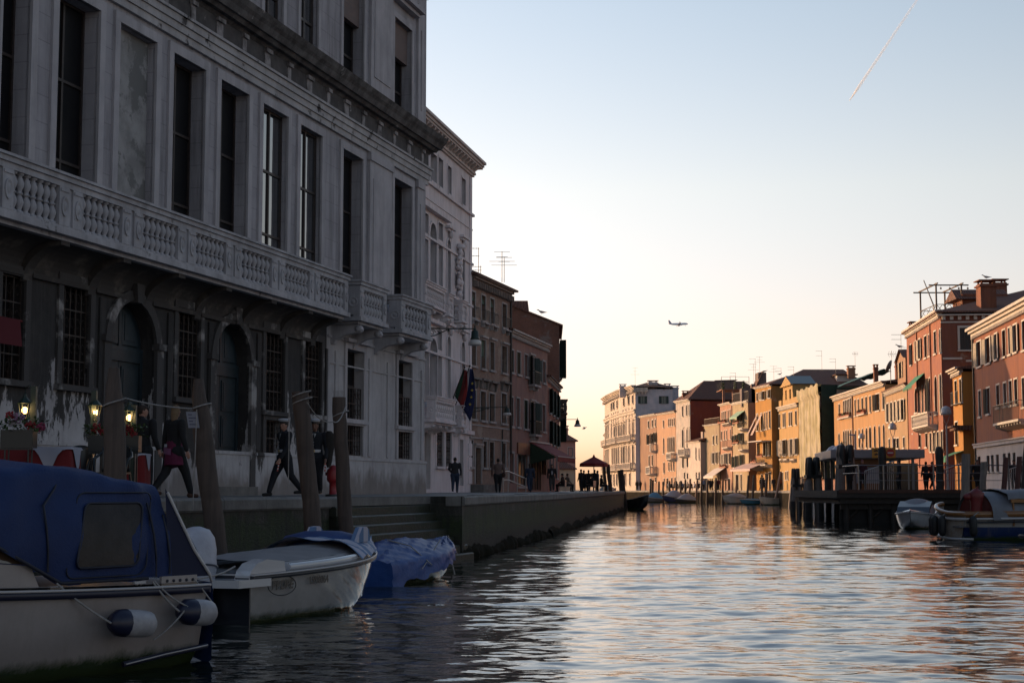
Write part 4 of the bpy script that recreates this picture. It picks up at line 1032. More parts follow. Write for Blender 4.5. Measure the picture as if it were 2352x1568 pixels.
cornice(kr, KF, 0, KF.L, zt, .36, .34, (.10, .16, .2, .24), M_('pale_cornice', (.46, .42, .39), .8, (.33, .29, .27), 1.5), steps=3)
roof(kr, KF, 0, KF.L, zt + .38, 9, 2.2, .25, 'mono')
z0, z1 = KF.z(*CL(940, 785)), KF.z(*CL(1120, 950), 2.2); a, b = k0[2][0] - .1, KF.L + .3
g = MB(KF); g.add([(a, -.05, z0), (b, -.05, z0), (b, -1.9, z1), (a, -1.9, z1), (a, -.05, z0 - .03), (b, -.05, z0 - .03), (b, -1.9, z1 - .03), (a, -1.9, z1 - .03)], [(0, 1, 2, 3), (7, 6, 5, 4), (0, 3, 7, 4), (1, 5, 6, 2)])
n = 16
for k in range(n): x0, x1 = a + (b - a) * k / n, a + (b - a) * (k + 1) / n; g.ext([(x0, z1), (x1, z1), (x1, z1 - .28), ((x0 + x1) / 2, z1 - .36), (x0, z1 - .28)], 'y', -1.93, -1.90)
aw = g.build('awning', M_('awning_red', (.22, .02, .022), .8, (.15, .014, .016), 2), kr, label='red shop awning with scalloped edge')
g = MB(KF); g.box(a, b, -1.95, -1.935, z1 - .02, z1 + .04); g.box(a, b, -.12, .0, z0 + .01, z0 + .12); g.build('awning_trim', M_('pale_trim', (.45, .42, .40), .7), aw); g = MB(KF); g.add([(a, -.05, z0 - .05), (a, -1.85, z1 - .05), (a, -.05, z1 - .5)], [(0, 1, 2)]); g.build('side_panel', M_('dark_green_panel', (.015, .03, .015), .8), aw)
# ---------------- narrow red house
CF = Frame((2.505, 109.02), (3.70, 121.4))
cr_ = thing('narrow_house', 'narrow reddish house with tall dark shutters past the awning', 'house', CF.pt(5, 0, QZ))
zt = CF.z(1258, 872)
RD = M_('red_plaster', (.33, .13, .09), .88, (.25, .11, .085), .9, .35, .7, streak=.4, bump=.2)
oo = []
for z0, z1 in ((2.6, 4.3), (5.0, 6.6), (7.2, 8.9)):
 for u0 in (1.6, 5.0, 8.6): oo.append((u0, u0 + 1.1, z0, z1))
body(cr_, CF, CF.L, QZ, zt, 9, oo, [RD], .25)
for i, o in enumerate(oo): window(cr_, CF, o, .2, (1, 1), sur=(.09, .03), shut='ajar' if i > 2 else None)
cornice(cr_, CF, 0, CF.L, zt, .3, .3, (.10, .14, .18, .28), M_('pale_cornice', (.46, .42, .39), .8), steps=3); roof(cr_, CF, 0, CF.L, zt + .31, 9, .8, .3, 'mono')
# ---------------- tall brown house behind
DF = Frame((3.73, 122.0), (3.98, 133.0))
dr_ = thing('tall_house', 'tall brown house with bare patched gable wall rising behind the pink one', 'house', DF.pt(5, 0, QZ))
zt = W(1284, 747, 122).z; zb = W(1175, 700, 124).z
BW = BRICK('patched_gable', (.17, .075, .05), (.13, .06, .045), (.14, .10, .085), wear=(.155, .125, .115), dirt=.8)
g = MB(DF); Dd = 4.6
wall(g, 0, DF.L, QZ, zt, [(1.0, 2.0, 10.6, 13.6), (4, 5, 10.6, 13.6), (1, 2, 5.5, 8.0)], .25)
g.add([(0, 0, QZ), (0, 0, zt), (0, Dd, zb), (0, 9.5, zb - 1.8), (0, 9.5, QZ)], [(0, 1, 2, 3, 4)], mi=1); g.add([(DF.L, 0, QZ), (DF.L, 9.5, QZ), (DF.L, 9.5, zb - 1.8), (DF.L, Dd, zb), (DF.L, 0, zt)], [(0, 1, 2, 3, 4)], mi=1); g.add([(0, 9.5, QZ), (DF.L, 9.5, QZ), (DF.L, 9.5, zb - 1.8), (0, 9.5, zb - 1.8)], [(0, 1, 2, 3)])
g.build('wall', [RD, BW], dr_)
for o in ((1.0, 2.0, 10.6, 13.6), (4, 5, 10.6, 13.6), (1, 2, 5.5, 8.0)): window(dr_, DF, o, .2, (1, 1), sur=(.09, .03), shut='out' if o[0] != 4 else 'ajar')
g = MB(DF); t = .14
g.add([(-.15, -.3, zt - .1), (DF.L, -.3, zt - .1), (DF.L, Dd, zb + .02), (-.15, Dd, zb + .02), (-.15, -.3, zt - .1 + t), (DF.L, -.3, zt - .1 + t), (DF.L, Dd, zb + t), (-.15, Dd, zb + t)], [(0, 3, 2, 1), (4, 5, 6, 7), (0, 1, 5, 4), (1, 2, 6, 5), (2, 3, 7, 6), (3, 0, 4, 7)])
g.add([(-.15, Dd, zb + t), (DF.L, Dd, zb + t), (DF.L, 9.8, zb - 1.8), (-.15, 9.8, zb - 1.8)], [(0, 1, 2, 3)])
g.build('roof', TILES(), dr_)
# dormer roof on the ridge
p0, p1 = W(1176, 703, 123.5), W(1212, 694, 123.5)
g = MB(); x0, x1 = p0.x - .6, p1.x; g.add([(x0, 122.5, p1.z), (x1, 122.5, p1.z), (x1 + .1, 122.2, p1.z - .9), (x0, 122.2, p1.z - .9), (x0, 126, p1.z), (x1, 126, p1.z)], [(0, 1, 2, 3), (0, 4, 5, 1)]); g.box(x0, x1 - .5, 122.6, 126, p1.z - 1.6, p1.z - .05); g.build('dormer', TILES(), dr_)
# corner balcony seen against the sky
z0, z1 = W(1296, 951, 122.3).z, W(1296, 917, 122.3).z
balcony(Frame((3.73, 122.0), (3.78, 124.2)), .05, 1.5, .58, z0 - .1, z1, [(.35, 1.2, 3)], sides=(True, True), mat=M_('dark_stone', (.10, .08, .075), .8), parent=dr_, cons=[(.3, .2, .5)], slab=.2)
# ---------------- distant pink house
QF = Frame((1287 - 1176) / F * 190 and (W(1270, 1100, 186).x, 186.0), (W(1331, 1100, 196).x, 196.0))
D2 = Frame((W(1262, 1100, 190).x, 190.0), (W(1322, 1100, 190.3).x, 190.3))
q = thing('distant_house', 'distant plain pink house with tiled roof and one chimney', 'house', D2.pt(2, 0, QZ))
zt = W(1322, 1012, 190).z
body(q, D2, D2.L, QZ, zt, 12, [], [M_('dull_pink_plaster', (.36, .20, .17), .9, (.30, .17, .15), .6)], .2)
roof(q, D2, 0, D2.L, zt + .05, 12, 1.3, .3, 'hip'); chimney(q, (W(1298, 1000, 192).x, 192.5, zt + .3), .75, 1.35, M_('dull_pink_plaster', (.36, .20, .17)))
window(q, D2, (D2.L - .9, D2.L - .35, zt - 1.9, zt - .8), .02, (0, 0), sur=(.07, .02))
E2 = Frame((W(1272, 1100, 170).x, 170.0), (W(1320, 1100, 171).x, 171.0))
q = thing('low_house', 'low shed-like house with tiled roof below the distant pink house', 'house', E2.pt(1, 0, QZ))
zt = W(1300, 1075, 170).z
body(q, E2, E2.L, QZ, zt, 6, [(.9, 1.3, 2.4, 3.1)], [M_('cream_plaster', (.42, .36, .27), .9, (.33, .28, .22), .8)], .2); window(q, E2, (.9, 1.3, 2.4, 3.1), .15, (0, 0)); roof(q, E2, 0, E2.L, zt, 6, 1.1, .2, 'hip'); chimney(q, (E2.pt(1.3, 1, 0).x, 172, zt + .2), .5, .9, BRICK('chimney_brick', (.25, .12, .09), (.2, .1, .08), (.2, .17, .15)))
# ---------------- bracket lamps
def bracket_lamp(base, tip, h, label, flip=False):
 base, tip = Vector(base), Vector(tip); t = thing('street_lamp', label, 'street lamp', base, 'bell shaped lamps on wall brackets')
 g = MB(); g.tube(base, tip, .03, .025, 6); d = tip - base; L = d.length; e = d.normalized()
 g.path([base - Vector((0, 0, .55 * h)), base + e * L * .22 - Vector((0, 0, .42 * h)), base + e * L * .45 - Vector((0, 0, .05))], .022, 5)
 for c_, r_ in ((.16, .12), (.30, .085), (.47, .055)):
  c = base + e * L * c_ - Vector((0, 0, r_ + .03)); g.path([c + e * (r_ * (1 - k / 16) * math.cos(k * .75)) + Vector((0, 0, r_ * (1 - k / 16) * math.sin(k * .75))) for k in range(12)], .014, 4)
 g.tube(tip + Vector((0, 0, .12)), tip, .03, .02, 6); g.build('bracket', M_('green_black_iron', (.012, .028, .022), .5), t)
 g = MB(); g.lathe([(.03, 0), (.05, -.05), (.13, -.16 * h), (.15, -.55 * h), (.19, -.66 * h), (.16, -.68 * h)], tip, 12, cap=False); g.ell(tip + Vector((0, 0, -.02)), .06, 8, 5); g.build('lamp_hood', M_('green_black_iron', (.012, .028, .022), .5), t)
 g = MB(); g.lathe([(.155, -.665 * h), (.235, -.80 * h), (.25, -1.0 * h), (.22, -1.02 * h), (.01, -.97 * h)], tip, 14, cap=False); g.build('lamp_glass', M_('frosted_glass', (.55, .52, .50), .4), t)
 return t
b0 = W(975, 754, 58.8); bracket_lamp(b0, b0 + Vector((1.93, -.35, -.05)), .62, 'large green bell lamp on a bracket at the dark palace corner')
b0 = W(1083, 936, 89.8); bracket_lamp(b0, b0 + Vector((2.06, -.2, .02)), .46, 'bell lamp on a bracket against the brick house')
b0 = W(1262, 963, 113.2); bracket_lamp(b0, b0 + Vector((2.04, -.2, .0)), .52, 'bell lamp silhouetted against the sky past the awning')
b0 = W(1286, 990, 127); bracket_lamp(b0, b0 + Vector((.30, -.1, .0)), .42, 'small bell lamp below the one silhouetted on the sky')
# ================================================================= RIGHT BANK ROW
def gp(px, Y): p = G(px, Y, QZ); return (p.x, p.y)
CREAM = SLAT('cream_shutter', (.50, .44, .36)); DKSH = SLAT('dark_shutter', (.022, .022, .020)); GRSH = SLAT('green_shutter', (.018, .035, .028))
ST2 = M_('pale_window_stone', (.50, .46, .41), .8, (.38, .34, .30), 1.2)
def house(name, label, far, near, ztop, D, mats, groups, roofk='mono', rise=1.3, corn=(.3, .35), dent=True, over=.35, z_roof=.3, left=True, right=True, cmat=None):
 """groups: list of (crop, rects, options)"""
 fr = Frame(far, near); t = thing(name, label, 'palace' if name == 'palace' else 'house', fr.pt(fr.L / 2, 0, QZ))
 ops = []; W_ = []
 for cf, rs, opt in groups:
  for r in rects(fr, cf, rs, opt.get('arch')):
   r = (max(r[0], .1), min(r[1], fr.L - .1), max(r[2], QZ + .05), min(r[3], ztop - .2)) + r[4:]
   if r[1] - r[0] > .15 and r[3] - r[2] > .3: ops.append(r); W_.append((r, opt))
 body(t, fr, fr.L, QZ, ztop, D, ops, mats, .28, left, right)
 for r, opt in W_:
  o = {k: v for k, v in opt.items() if k in ('shut', 'shmat', 'sur', 'bars', 'hood', 'gmat', 'sill', 'name')}
  o.setdefault('sur', (.10, .03)); o.setdefault('smat', ST2); o.setdefault('bars', (1, 1))
  w = window(t, fr, r, .24, **o)
  if opt.get('guard'):
   a, b, s_, e_ = r[:4]; g = MB(fr); h = .8
   g.box(a - .12, b + .12, -.34, .02, s_ - .16, s_ - .135 + .03)
   for k in range(8): x = a - .1 + (b - a + .2) * k / 7; g.box(x - .012, x + .012, -.33, -.31, s_ - .1, s_ + h)
   g.box(a - .12, b + .12, -.335, -.305, s_ + h, s_ + h + .03); g.build('window_guard', iron(), w)
   if opt['guard'] == 'flowers': flowers(w, fr, a, b, s_ + .05, -.36)
 if corn: cornice(t, fr, 0, fr.L, ztop - .05, corn[0], corn[1], (.14, .2, .2, .34) if dent else None, cmat or ST2)
 if roofk: roof(t, fr, 0, fr.L, ztop + z_roof, D, rise, over, roofk)
 return t, fr
def flowers(parent, fr, a, b, z, y, cols=((.45, .05, .04), (.5, .22, .03))):
 rr = random.Random(int(abs(a * 97 + z * 13))); g = MB(fr); g.box(a, b, y - .12, y + .08, z - .2, z); bx = g.build('flower_box', M_('terracotta', (.24, .10, .06), .85), parent)
 g = MB(fr)
 for k in range(int((b - a) * 34) + 8):
  c = Vector((a + rr.random() * (b - a), y - .1 + rr.random() * .2, z + rr.random() * .28)); s_ = .06 + rr.random() * .05; d = Vector((rr.random() - .5, rr.random() - .5, rr.random() - .2)).normalized(); e = d.cross(Vector((rr.random(), 1, .3))).normalized()
  g.add([c + d * s_, c + e * s_, c - d * s_ * .6, c - e * s_], [(0, 1, 2, 3)], mi=0 if rr.random() < .62 else 1)
 g.build('plants', [M_('leaf_green', (.035, .07, .02), .7), M_('petal_' + str(int(cols[0][0] * 100)), cols[rr.randrange(len(cols))], .7)], bx)
def plaster(name, c, c2=None, st=.4, patch=None, **k):
 k.setdefault('pscale', .55); k.setdefault('plo', .62); k.setdefault('phi', .68)
 return M_(name, c, .88, c2 or tuple(x * .72 for x in c), .8, .35, .72, streak=min(1, st * 1.7), bump=.2, patch=patch or tuple(.5 * (x * .8 + y) for x, y in zip(c, (.30, .24, .19))), **k)
def balc_simple(parent, fr, a, b, z, pr=.7, kind='iron', mat=None, h=.95):
 g = MB(fr); g.box(a, b, -pr, .02, z - .15, z); n = max(2, int((b - a) / .8) + 1)
 for k in range(n): x = a + .1 + (b - a - .2) * k / (n - 1); g.ext([(.02, z - .55), (-.1, z - .5), (-pr * .85, z - .3), (-pr * .85, z - .151), (.02, z - .151)], 'x', x - .07, x + .07)
 o = g.build('balcony', mat or ST2, parent); g = MB(fr)
 if kind == 'iron':
  n = max(4, int((b - a) / .26))
  for k in range(n + 1): x = a + .03 + (b - a - .06) * k / n; g.box(x - .011, x + .011, -pr + .02, -pr + .042, z, z + h)
  for k in range(4): y = -pr + .03 + (pr - .05) * k / 4; g.box(a + .02, a + .04, y, y + .02, z, z + h); g.box(b - .04, b - .02, y, y + .02, z, z + h)
  g.box(a, b, -pr + .01, -pr + .05, z + h, z + h + .03); g.box(a, a + .04, -pr + .051, 0, z + h, z + h + .03); g.box(b - .04, b, -pr + .051, 0, z + h, z + h + .03)
  g.build('iron_railing', iron(), o)
 else:
  n = max(2, int((b - a) / .26))
  for k in range(n): x = a + .15 + (b - a - .3) * (k + .5) / n; g.lathe([(.05, z), (.035, z + .08), (.075, z + .28), (.035, z + .45), (.035, z + .5), (.075, z + .7), (.04, z + h - .16)], (x, -pr + .1, 0), 7, cap=False)
  for x in (a, b - .16): g.box(x, x + .16, -pr, -pr + .18, z, z + h - .14)
  g.box(a - .03, b + .03, -pr - .03, -pr + .2, z + h - .139, z + h); g.box(a - .03, a + .13, -pr + .201, 0, z + h - .139, z + h); g.box(b - .13, b + .03, -pr + .201, 0, z + h - .139, z + h)
  for x in (a + .06, b - .06):
   g.box(x - .05, x + .05, -pr * .55, -pr * .45, z, z + h - .14)
  g.build('balustrade', mat or ST2, o)
 return o
def px_balc(parent, fr, cf, x0, x1, ytop, ybot, kind='iron', pr=.7, mat=None):
 xm, ym = cf((x0 + x1) / 2, ybot); a, b = fr.u(*cf(x0, ybot), pr), fr.u(*cf(x1, ybot), pr); z = fr.z(xm, ym, pr); zt = fr.z(xm, cf(x0, ytop)[1], pr)
 a, b = max(a, .05), min(b, fr.L - .05)
 return balc_simple(parent, fr, a, b, z, pr, kind, mat, max(.6, min(1.3, zt - z)))
op, oc, od, og = {'shut': 'open', 'shmat': CREAM}, {'shut': 'ajar', 'shmat': CREAM}, {'shut': 'open', 'shmat': DKSH}, {'shut': 'ajar', 'shmat': GRSH}
pl = {}
# -- rightmost red house
T1, R1 = house('red_house', 'large brick-red house at the right edge, white stone ground floor and iron balcony', (32.9, 110.0), (28.6, 70.0), W(2232, 772, 110).z, 11,
 [plaster('brick_red_plaster', (0.238, 0.082, 0.035), (0.183, 0.069, 0.052), .35, patch=(.25, .22, .20), pscale=.35, plo=.70, phi=.72)], [
 (C5, [(1470, 1510, 770, 1010), (1555, 1598, 735, 980), (1640, 1668, 695, 940)], op), (C5, [(1714, 1745, 660, 915), (1772, 1800, 635, 890)], pl), (C5, [(1822, 1858, 608, 870)], op), (C5, [(1905, 1950, 570, 850)], pl),
 (C5, [(1485, 1508, 1240, 1488)], pl), (C5, [(1562, 1592, 1215, 1462)], {'shut': 'left', 'shmat': DKSH}), (C5, [(1657, 1685, 1185, 1400), (1725, 1752, 1165, 1385), (1780, 1808, 1145, 1380), (1830, 1860, 1130, 1370), (1905, 1930, 1115, 1395)], pl),
 (C6, [(1825, 1850, 505, 640), (1905, 1930, 497, 640), (1945, 1968, 492, 640), (1990, 2014, 487, 640), (2052, 2078, 478, 650), (2095, 2120, 474, 650), (2140, 2165, 470, 650)], {'bars': (0, 0)})], 'hip', 2.6, (.55, .55), True, .5, .5)
for k, (xa, za) in enumerate(((3, 0), (8, 0), (14, 0), (22, 0), (31, 0))): pass
zw = R1.z(*C6(1800, 432)); g = MB(R1)
wops = [o for o in rects(R1, C6, [(1825, 1850, 505, 640), (1905, 1930, 497, 640), (1945, 1968, 492, 640), (1990, 2014, 487, 640), (2052, 2078, 478, 650), (2095, 2120, 474, 650), (2140, 2165, 470, 650)])]
wall(g, 0, R1.L, QZ, zw, wops, .08, y=-.06); g.box(-.05, R1.L, -.22, -.0, zw, zw + .22); g.box(-.05, R1.L, -.30, -.0, zw + .221, zw + .30)
g.build('ground_floor_cladding', M_('white_ashlar', (.46, .43, .42), .8, (.36, .335, .33), .8, streak=.3), T1)
a, b = R1.u(*C5(1625, 1500), .8), R1.u(*C5(1870, 1480), .8); z = R1.z(*C6(1990, 205), .8); bb = balc_simple(T1, R1, a, b, z, .85, 'iron', ST2, 1.1)
g = MB(R1); g.path([(.12, -.1, W(2232, 772, 110).z), (.12, -.1, QZ)], .07, 7); g.build('downpipe', iron(), T1)
# -- narrow orange house
TO, RO = house('orange_house', 'narrow bright orange house squeezed between the two red ones', (33.85, 118.8), (33.35, 114.7), W(2191, 862, 118.8).z, 7, [plaster('bright_orange', (0.388, 0.167, 0.031), (0.328, 0.159, 0.03), .2)], [
 (C5, [(1255, 1275, 1145, 1362), (1300, 1325, 1128, 1350)], {'guard': 'iron'}), (C6, [(1615, 1640, 200, 400)], pl)], 'mono', .9, (.4, .5))
g = MB(RO); g.box(2.2, RO.L + 1.2, -.9, .5, 6.3, 6.42); g.box(2.4, RO.L + 1.2, -.7, .4, 6.1, 6.299); g.build('porch_roof', TILES(), TO)
g = MB(RO); zz = 4.1; g.add([(.0, -.02, zz + .5), (RO.L, -.02, zz + .5), (RO.L, -1.3, zz), (.0, -1.3, zz)], [(0, 1, 2, 3)]); g.box(0, RO.L, -1.32, -1.3, zz - .35, zz); g.build('awning', M_('green_awning', (.02, .16, .09), .8), TO)
# -- tall red house
zt3 = W(2166, 724, 123).z
TR, R3 = house('red_house', 'tall red house with roof terrace, big chimneys and a green window awning', (35.8, 140.0), (34.2, 123.0), zt3, 17, [plaster('tall_red_plaster', (0.278, 0.1, 0.046), (0.214, 0.083, 0.067), .3), plaster('tall_red_shade', (0.212, 0.072, 0.035), (0.17, 0.062, 0.052), .3)], [  # second plaster is the same red darkened, shade put into the side walls
 (C5, [(827, 838, 795, 990)], od), (C5, [(876, 890, 758, 958), (905, 926, 745, 935)], op), (C5, [(960, 984, 715, 925), (1000, 1020, 697, 905)], pl), (C5, [(1053, 1075, 670, 885)], pl), (C5, [(1112, 1135, 645, 868)], {'shut': 'left', 'shmat': CREAM}),
 (C5, [(868, 895, 1215, 1450), (905, 920, 1210, 1450), (936, 950, 1190, 1450), (965, 985, 1175, 1470)], dict(arch='arch')), (C5, [(1003, 1026, 1115, 1480)], dict(arch='arch', shut='left', shmat=DKSH)), (C5, [(1060, 1085, 1100, 1465)], dict(arch='arch')), (C5, [(1118, 1143, 1075, 1455)], dict(arch='arch', shut='left', shmat=CREAM)),
 (C6, [(1295, 1310, 310, 420), (1350, 1368, 300, 420)], pl), (C6, [(1395, 1410, 295, 460), (1425, 1440, 290, 460), (1460, 1475, 285, 460), (1495, 1510, 280, 455)], op)], 'hip', 2.7, (.5, .45), True, .4, .30, cmat=ST2)
px_balc(TR, R3, C5, 835, 990, 1455, 1575, 'stone', .8)
g = MB(R3); a, b = R3.u(*C5(872, 1110)), R3.u(*C5(962, 1070)); z = R3.z(*C5(910, 1085)); g.add([(a, -.02, z), (b, -.02, z), (b, -1.1, z - 1.1), (a, -1.1, z - 1.1)], [(0, 1, 2, 3)])
for k in range(8): g.ext([(a + (b - a) * k / 8, z - 1.1), (a + (b - a) * (k + 1) / 8, z - 1.1), (a + (b - a) * (k + .5) / 8, z - 1.4)], 'y', -1.12, -1.1)
g.build('awning', M_('green_awning', (.02, .16, .09), .8), TR)
g = MB(R3)
for x in (893, 1025): u = R3.u(*C5(x, 900)); g.path([(u, -.08, zt3), (u, -.08, QZ + 2)], .06, 6)
g.build('downpipe', M_('red_pipe', (.22, .07, .05), .6), TR)
# side wall (faces the camera): big framed window and dentil course
SF = Frame((34.2, 122.98), (34.2 + .9956 * 10, 122.98 - .0937 * 10))
g = MB(SF)
a, b, zz0, zz1 = SF.u(*C5(1300, 730)), SF.u(*C5(1443, 730)), SF.z(*C5(1300, 842)), SF.z(*C5(1300, 630))
window(TR, SF, (a, b, zz0, zz1), -.02, (2, 1), sur=(.16, .08), smat=ST2, gmat=M_('dark_board', (.03, .028, .027), .7))
g.box(0, 17, -.05, .02, zt3 - .62, zt3 - .5)
for k in range(26): g.box(.1 + k * .62, .36 + k * .62, -.16, .02, zt3 - .38, zt3 - .06)
g.box(-.3, 17, -.35, .02, zt3 - .055, zt3 + .05); g.box(.1, 1.6, -.06, .02, SF.z(*C5(1180, 935)), SF.z(*C5(1180, 915))); g.box(1.9, 3.2, -.06, .02, SF.z(*C5(1180, 958)), SF.z(*C5(1180, 940)))
g.build('side_course', ST2, TR)
CHB = plaster('chimney_red', (0.198, 0.068, 0.033), (0.126, 0.055, 0.044), .5)
p = W(*C5(1597, 470), 123); chimney(TR, (p.x, 124, p.z), 1.25, W(*C5(1597, 190), 125).z - p.z - .3, CHB)
p = W(*C5(1710, 330), 131); chimney(TR, (p.x, 132, p.z - .6), 1.15, W(*C5(1710, 150), 131).z - p.z + .3, CHB)
p = W(*C5(890, 620), 137); chimney(TR, (p.x, 138, p.z - .8), .85, W(*C5(890, 560), 137).z - p.z + .5, CHB)
a, b = W(*C5(1285, 400), 128), W(*C5(1535, 265), 128); g = MB(); g.box(a.x + .4, b.x + 2, 128.2, 131, a.z - 1.5, b.z - .3); dm = g.build('dormer', CHB, TR)
g = MB(); x0, x1 = a.x - .2, b.x + 2.2; zz = b.z + .0; g.add([(x0, 127.8, zz - .75), (x0, 131.4, zz - .75), (x0 + .1, 129.6, zz + .25), (x1, 127.8, zz - .75), (x1, 131.4, zz - .75), (x1, 129.6, zz + .25)], [(0, 2, 5, 3), (1, 4, 5, 2), (0, 1, 2), (0, 3, 4, 1)]); g.build('dormer_roof', TILES(), dm)
# roof terrace
g = MB(); Y0, Y1 = 128.5, 133.5
A = [W(*C5(1052, 240), Y1), W(*C5(1110, 215), Y0)]; x0, x1 = W(*C5(1075, 400), Y0).x, W(*C5(1320, 400), Y0).x; zb = W(*C5(1110, 480), Y0).z; zr = W(*C5(1110, 400), Y0).z; ztp = W(*C5(1110, 212), Y0).z
WD = M_('weathered_timber', (.13, .10, .08), .8, (.07, .055, .045), 5)
for x in (x0, x1):
 for y in (Y0, Y1): g.box(x - .06, x + .06, y - .06, y + .06, zb - 1.0, ztp + .12)
for y in (Y0, Y1): g.box(x0 - .6, x1 + .6, y - .05, y + .05, ztp - .1, ztp)
for x in (x0, x1): g.box(x - .05, x + .05, Y0 - .5, Y1 + .5, ztp + .001, ztp + .1)
for y in (Y0, Y1): g.box(x0, x1, y - .03, y + .03, zr - .05, zr); g.box(x0, x1, y - .03, y + .03, zb, zb + .06)
for x in (x0, x1): g.box(x - .03, x + .03, Y0, Y1, zr - .05, zr)
n = 4
for k in range(n):
 xa, xb = x0 + (x1 - x0) * k / n, x0 + (x1 - x0) * (k + 1) / n; g.tube((xa, Y0, zb), (xb, Y0, zr), .025, n=4); g.tube((xb, Y0, zb), (xa, Y0, zr), .025, n=4)
for k in range(3):
 ya, yb = Y0 + (Y1 - Y0) * k / 3, Y0 + (Y1 - Y0) * (k + 1) / 3; g.tube((x0, ya, zb), (x0, yb, zr), .025, n=4); g.tube((x0, yb, zb), (x0, ya, zr), .025, n=4)
g.box(x0, x1, Y0, Y1, zb - .1, zb); g.build('roof_terrace', WD, TR)
g = MB()
for k in range(4): g.ell((x0 + .4 + k * .75, Y0, ztp - .32), .09, 6, 5); g.tube((x0 + .4 + k * .75, Y0, ztp - .1), (x0 + .4 + k * .75, Y0, ztp - .24), .01, n=4)
g.build('hanging_bulbs', WD, TR)
p0, p1 = W(*C5(1050, 420), 131), W(*C5(952, 170), 131); g = MB(); g.tube(p0, p1, .06, .04, 6); g.tube(p0 + Vector((0, 0, -1)), p0, .06, n=5); tag(g.build('roof_pole', M_('grey_metal', (.2, .2, .2)), None), 'long slanting pole leaning out beside the roof terrace', 'pole')
# -- beige house with dormer tower
TB, R4 = house('beige_house', 'ochre-beige house with a row of pale shutters and a tall dormer', (36.9, 153.0), (35.82, 140.4), W(2088, 887, 141).z, 10, [plaster('beige_plaster', (0.337, 0.205, 0.109), (0.265, 0.186, 0.104), .35)], [
 (C5, [(600, 618, 1362, 1540), (638, 655, 1350, 1535), (673, 690, 1342, 1530), (708, 735, 1332, 1525), (742, 765, 1325, 1518)], op), (C5, [(792, 812, 1308, 1508)], op),
 (C6, [(1020, 1032, 350, 430), (1065, 1085, 345, 430), (1092, 1112, 343, 430), (1150, 1165, 335, 425), (1200, 1215, 325, 420)], pl)], 'mono', 1.2, (.3, .3))
g = MB(R4); a, b = R4.u(*C5(672, 1150)), R4.u(*C5(748, 1130)); zz0, zz1 = R4.z(*C5(672, 1195)) - .3, R4.z(*C5(748, 905)); zpk = R4.z(*C5(705, 845))
wall(g, a, b, zz0, zz1, rects(R4, C5, [(690, 712, 965, 1118)]), .2, y=.3); g.add([(a, .3, zz1), (b, .3, zz1), ((a + b) / 2, .3, zpk)], [(0, 1, 2)]); g.add([(b, .3, zz0), (b, 6, zz0), (b, 6, zz1), (b, .3, zz1)], [(0, 1, 2, 3)]); g.add([(a, .3, zz0), (a, 6, zz0), (a, 6, zz1), (a, .3, zz1)], [(0, 3, 2, 1)])
dd = g.build('dormer', plaster('dormer_plaster', (0.311, 0.186, 0.116)), TB)
w = rects(R4, C5, [(690, 712, 965, 1118)])[0]; g = MB(R4); g.box(w[0], w[1], .48, .5, w[2], w[3]); g.build('dormer_window', GLASS(), dd); g = MB(R4); g.box(w[1] + .03, w[1] + .5, .22, .26, w[2], w[3]); g.box(w[0] - .5, w[0] - .03, .22, .26, w[2], w[3]); g.build('shutter', CREAM, dd)
g = MB(R4); m_ = (a + b) / 2; g.add([(a - .25, .05, zz1 - .1), (m_, .05, zpk + .1), (m_, 6.2, zpk + .1), (a - .25, 6.2, zz1 - .1), (b + .25, .05, zz1 - .1), (b + .25, 6.2, zz1 - .1)], [(0, 1, 2, 3), (1, 4, 5, 2)]); g.build('dormer_roof', TILES(), dd)
# -- long orange house
TL, R5 = house('orange_house', 'long pale orange house with rows of arched windows on the right bank', (37.4, 180.0), (36.92, 153.2), W(2034, 882, 153.2).z, 11, [plaster('pale_orange', (0.388, 0.205, 0.085), (0.315, 0.193, 0.089), .35)], [
 (C5, [(133, 147, 1368, 1508)], pl), (C5, [(178, 190, 1335, 1500), (195, 207, 1328, 1500), (212, 223, 1322, 1498), (228, 239, 1315, 1495), (244, 256, 1308, 1492)], pl), (C5, [(287, 300, 1325, 1478), (318, 330, 1318, 1475), (355, 370, 1308, 1462), (392, 408, 1298, 1450), (430, 445, 1290, 1445)], pl), (C5, [(492, 528, 1272, 1430)], {'shut': 'left', 'shmat': DKSH}), (C5, [(556, 585, 1255, 1418)], {'shmat': DKSH, 'shut': 'closed'}),
 (C6, [(570, 582, 300, 412), (612, 626, 275, 430), (632, 645, 270, 430), (652, 666, 268, 430), (674, 688, 265, 430), (718, 730, 270, 425), (750, 764, 262, 425), (780, 793, 255, 425), (814, 830, 248, 425), (845, 865, 240, 430), (888, 904, 232, 425), (930, 944, 228, 430), (970, 986, 222, 430)], dict(arch='arch'))], 'mono', 1.4, (.4, .45))
for xs in ((150, 262, 1505), (335, 410, 1470)):
 a, b = R5.u(*C5(xs[0], xs[2])), R5.u(*C5(xs[1], xs[2])); z = R5.z(*C5(xs[0], xs[2])); g = MB(R5); g.box(a, b, -.4, .0, z - .12, z); o = g.build('balcony', ST2, TL); flowers(o, R5, a + .1, b - .1, z + .2, -.25)
g = MB(R5); u = R5.u(*C5(268, 1300)); g.path([(u, -.08, W(2034, 882, 153).z - .2), (u, -.08, QZ + 1)], .07, 6); g.build('downpipe', M_('rust_pipe', (.14, .05, .03), .6), TL)
chimney(TL, (39.5, 158, W(*C5(545, 1080), 158).z - .6), .6, 1.6, CHB); chimney(TL, (40, 170, W(*C5(350, 1130), 170).z - .8), .45, 2.2, CHB)
